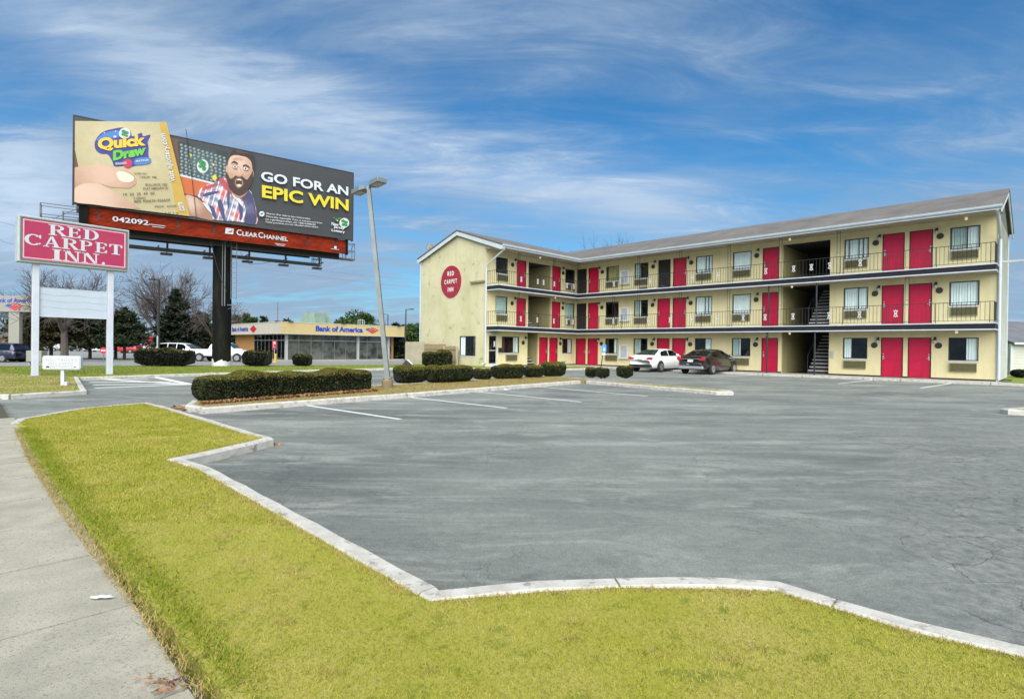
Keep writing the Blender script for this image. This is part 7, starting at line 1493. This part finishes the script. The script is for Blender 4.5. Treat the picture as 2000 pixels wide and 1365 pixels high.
def building(name, label, px0, px1, Y, dep, h, roofh, wall, roof, wins=3, dark='room', z=GZ):
    x0, x1 = GX(px0, Y), GX(px1, Y); w = x1-x0; t = thing(name, label, 'building', (x0, Y, z)); MB().box(0, w, 0, dep, 0, h).build('wall', wall, t)
    if roofh: MB().prism_x([(-.4, h), (dep+.4, h), (dep/2, h+roofh)], -.3, w+.3).build('roof', roof, t)
    else: MB().box(-.1, w+.1, -.1, dep+.1, h, h+.25).build('roof', roof, t)
    for i in range(wins):
        x = w*(i+.5)/wins; o = MB().box(x-.45, x+.45, -.03, .02, .9, 2.0).build('window', dark, t); MB().box(x-.52, x+.52, -.035, -.005, .82, .9).build('sill', 'far_white', o)
    MB().box(w*.12-.45, w*.12+.45, -.04, .01, 0, 2.0).build('door', 'far_white', t); return t
building('house', 'tan far house with dark roof at the left edge', -10, 22, 112, 8, 2.4, 1.6, 'brick_far', 'roof_far', 2)
building('store', 'long white far store front behind the brownish pine', 58, 122, 118, 10, 2.7, 0, 'far_white', 'roof_far', 5)
building('house', 'low tan far house between the two pines', 128, 188, 115, 9, 2.3, 1.1, 'bank_grey', 'roof_far', 3)
building('store', 'white far store front behind the round road sign', 190, 236, 120, 9, 2.6, 0, 'far_white', 'roof_far', 4)
building('store', 'red-fronted far store left of the big bare tree', 252, 304, 108, 9, 2.8, .3, 'store_red', 'store_red', 3)
building('house', 'brown far house with low roof behind the minivan', 372, 416, 100, 8, 2.3, 1.0, 'brick_far', 'roof_far', 2)
gr = thing('garage', 'grey sided garage with dark roof at the right edge', 'garage', (GX(1974.5, 34), 34, .05), R(0)); z1 = AT(1990, 671, 34).z-.05; z2 = AT(1990, 628, 38).z-.05
mb = MB(); k = int(z1/.18)
for i in range(k): z = i*z1/k; mb.add([(0, -.02, z), (8, -.02, z), (8, 0, z+z1/k), (0, 0, z+z1/k)], [(0, 1, 2, 3)])
mb.box(0, 8, .01, 6, 0, z1); mb.build('wall', 'siding', gr); MB().prism_x([(-.3, z1-.05), (-.3, z1+.05), (4, z2), (8, z1), (4, z2-.1)], -.1, 8.2).build('roof', 'roof_grey', gr); MB().box(-.08, .06, -.08, 0, 0, z1).build('corner_board', 'white_trim', gr); MB().box(-.1, 8, -.36, -.28, z1-.06, z1+.06).build('gutter', 'white_trim', gr)
# lawn and kerb right of the motel
slab('side_lawn', [(22.7, 25.0), (25.5, 27.9), (24, 31), (24, 60), (60, 60), (60, 12), (33, 15.5), (28, 19.3)], -.2, .095, 'lawn_far')
# handicapped parking sign
hp = thing('parking_sign', 'small blue accessible parking sign on a slanted post', 'sign', (GX(1173.5, 34.5), 34.5, 0)); zt = AT(1180, 673, 34.5).z; 
mat('sign_blue', (0.03, 0.22, 0.55), 0.5)
MB().tube([(0, 0, 0), (.20, 0, zt-.02)], .03, 6).build('post', 'black_iron', hp); pl_ = MB().prism_y(rrect(.27, .48, .03, cx=.20, cz=zt-.25), -.05, -.035).build('plate', 'sign_blue', hp)
mb = MB(); mb.lathe([(.05, 0), (.075, 0), (.075, .003), (.05, .003)], 12, c=(.20, -.056, zt-.33), axis='y'); mb.box(.17, .20, -.056, -.052, zt-.27, zt-.15); mb.box(.17, .26, -.056, -.052, zt-.24, zt-.21); mb.build('symbol', 'white_paint', pl_); MB().box(.08, .28, -.05, -.036, zt-.66, zt-.53).build('notice', 'white_paint', hp)
mat('terracotta', (0.30, 0.10, 0.05), 0.8); mat('teal_pot', (0.02, 0.20, 0.16), 0.6)
for i, (x, y, m_, lab) in enumerate(((.9, -2.45, 'teal_pot', 'teal flower pot by the doors at the inner corner'), (.9, -3.1, 'terracotta', 'terracotta flower pot by the ground-floor doors'))):
    o = MB().lathe([(.10, 0), (.15, .26), (.165, .26), (.165, .30), (.14, .30)], 14).build('flower_pot', m_, loc=MW @ Vector((x, y, 0))); tag(o, lab, 'pot')
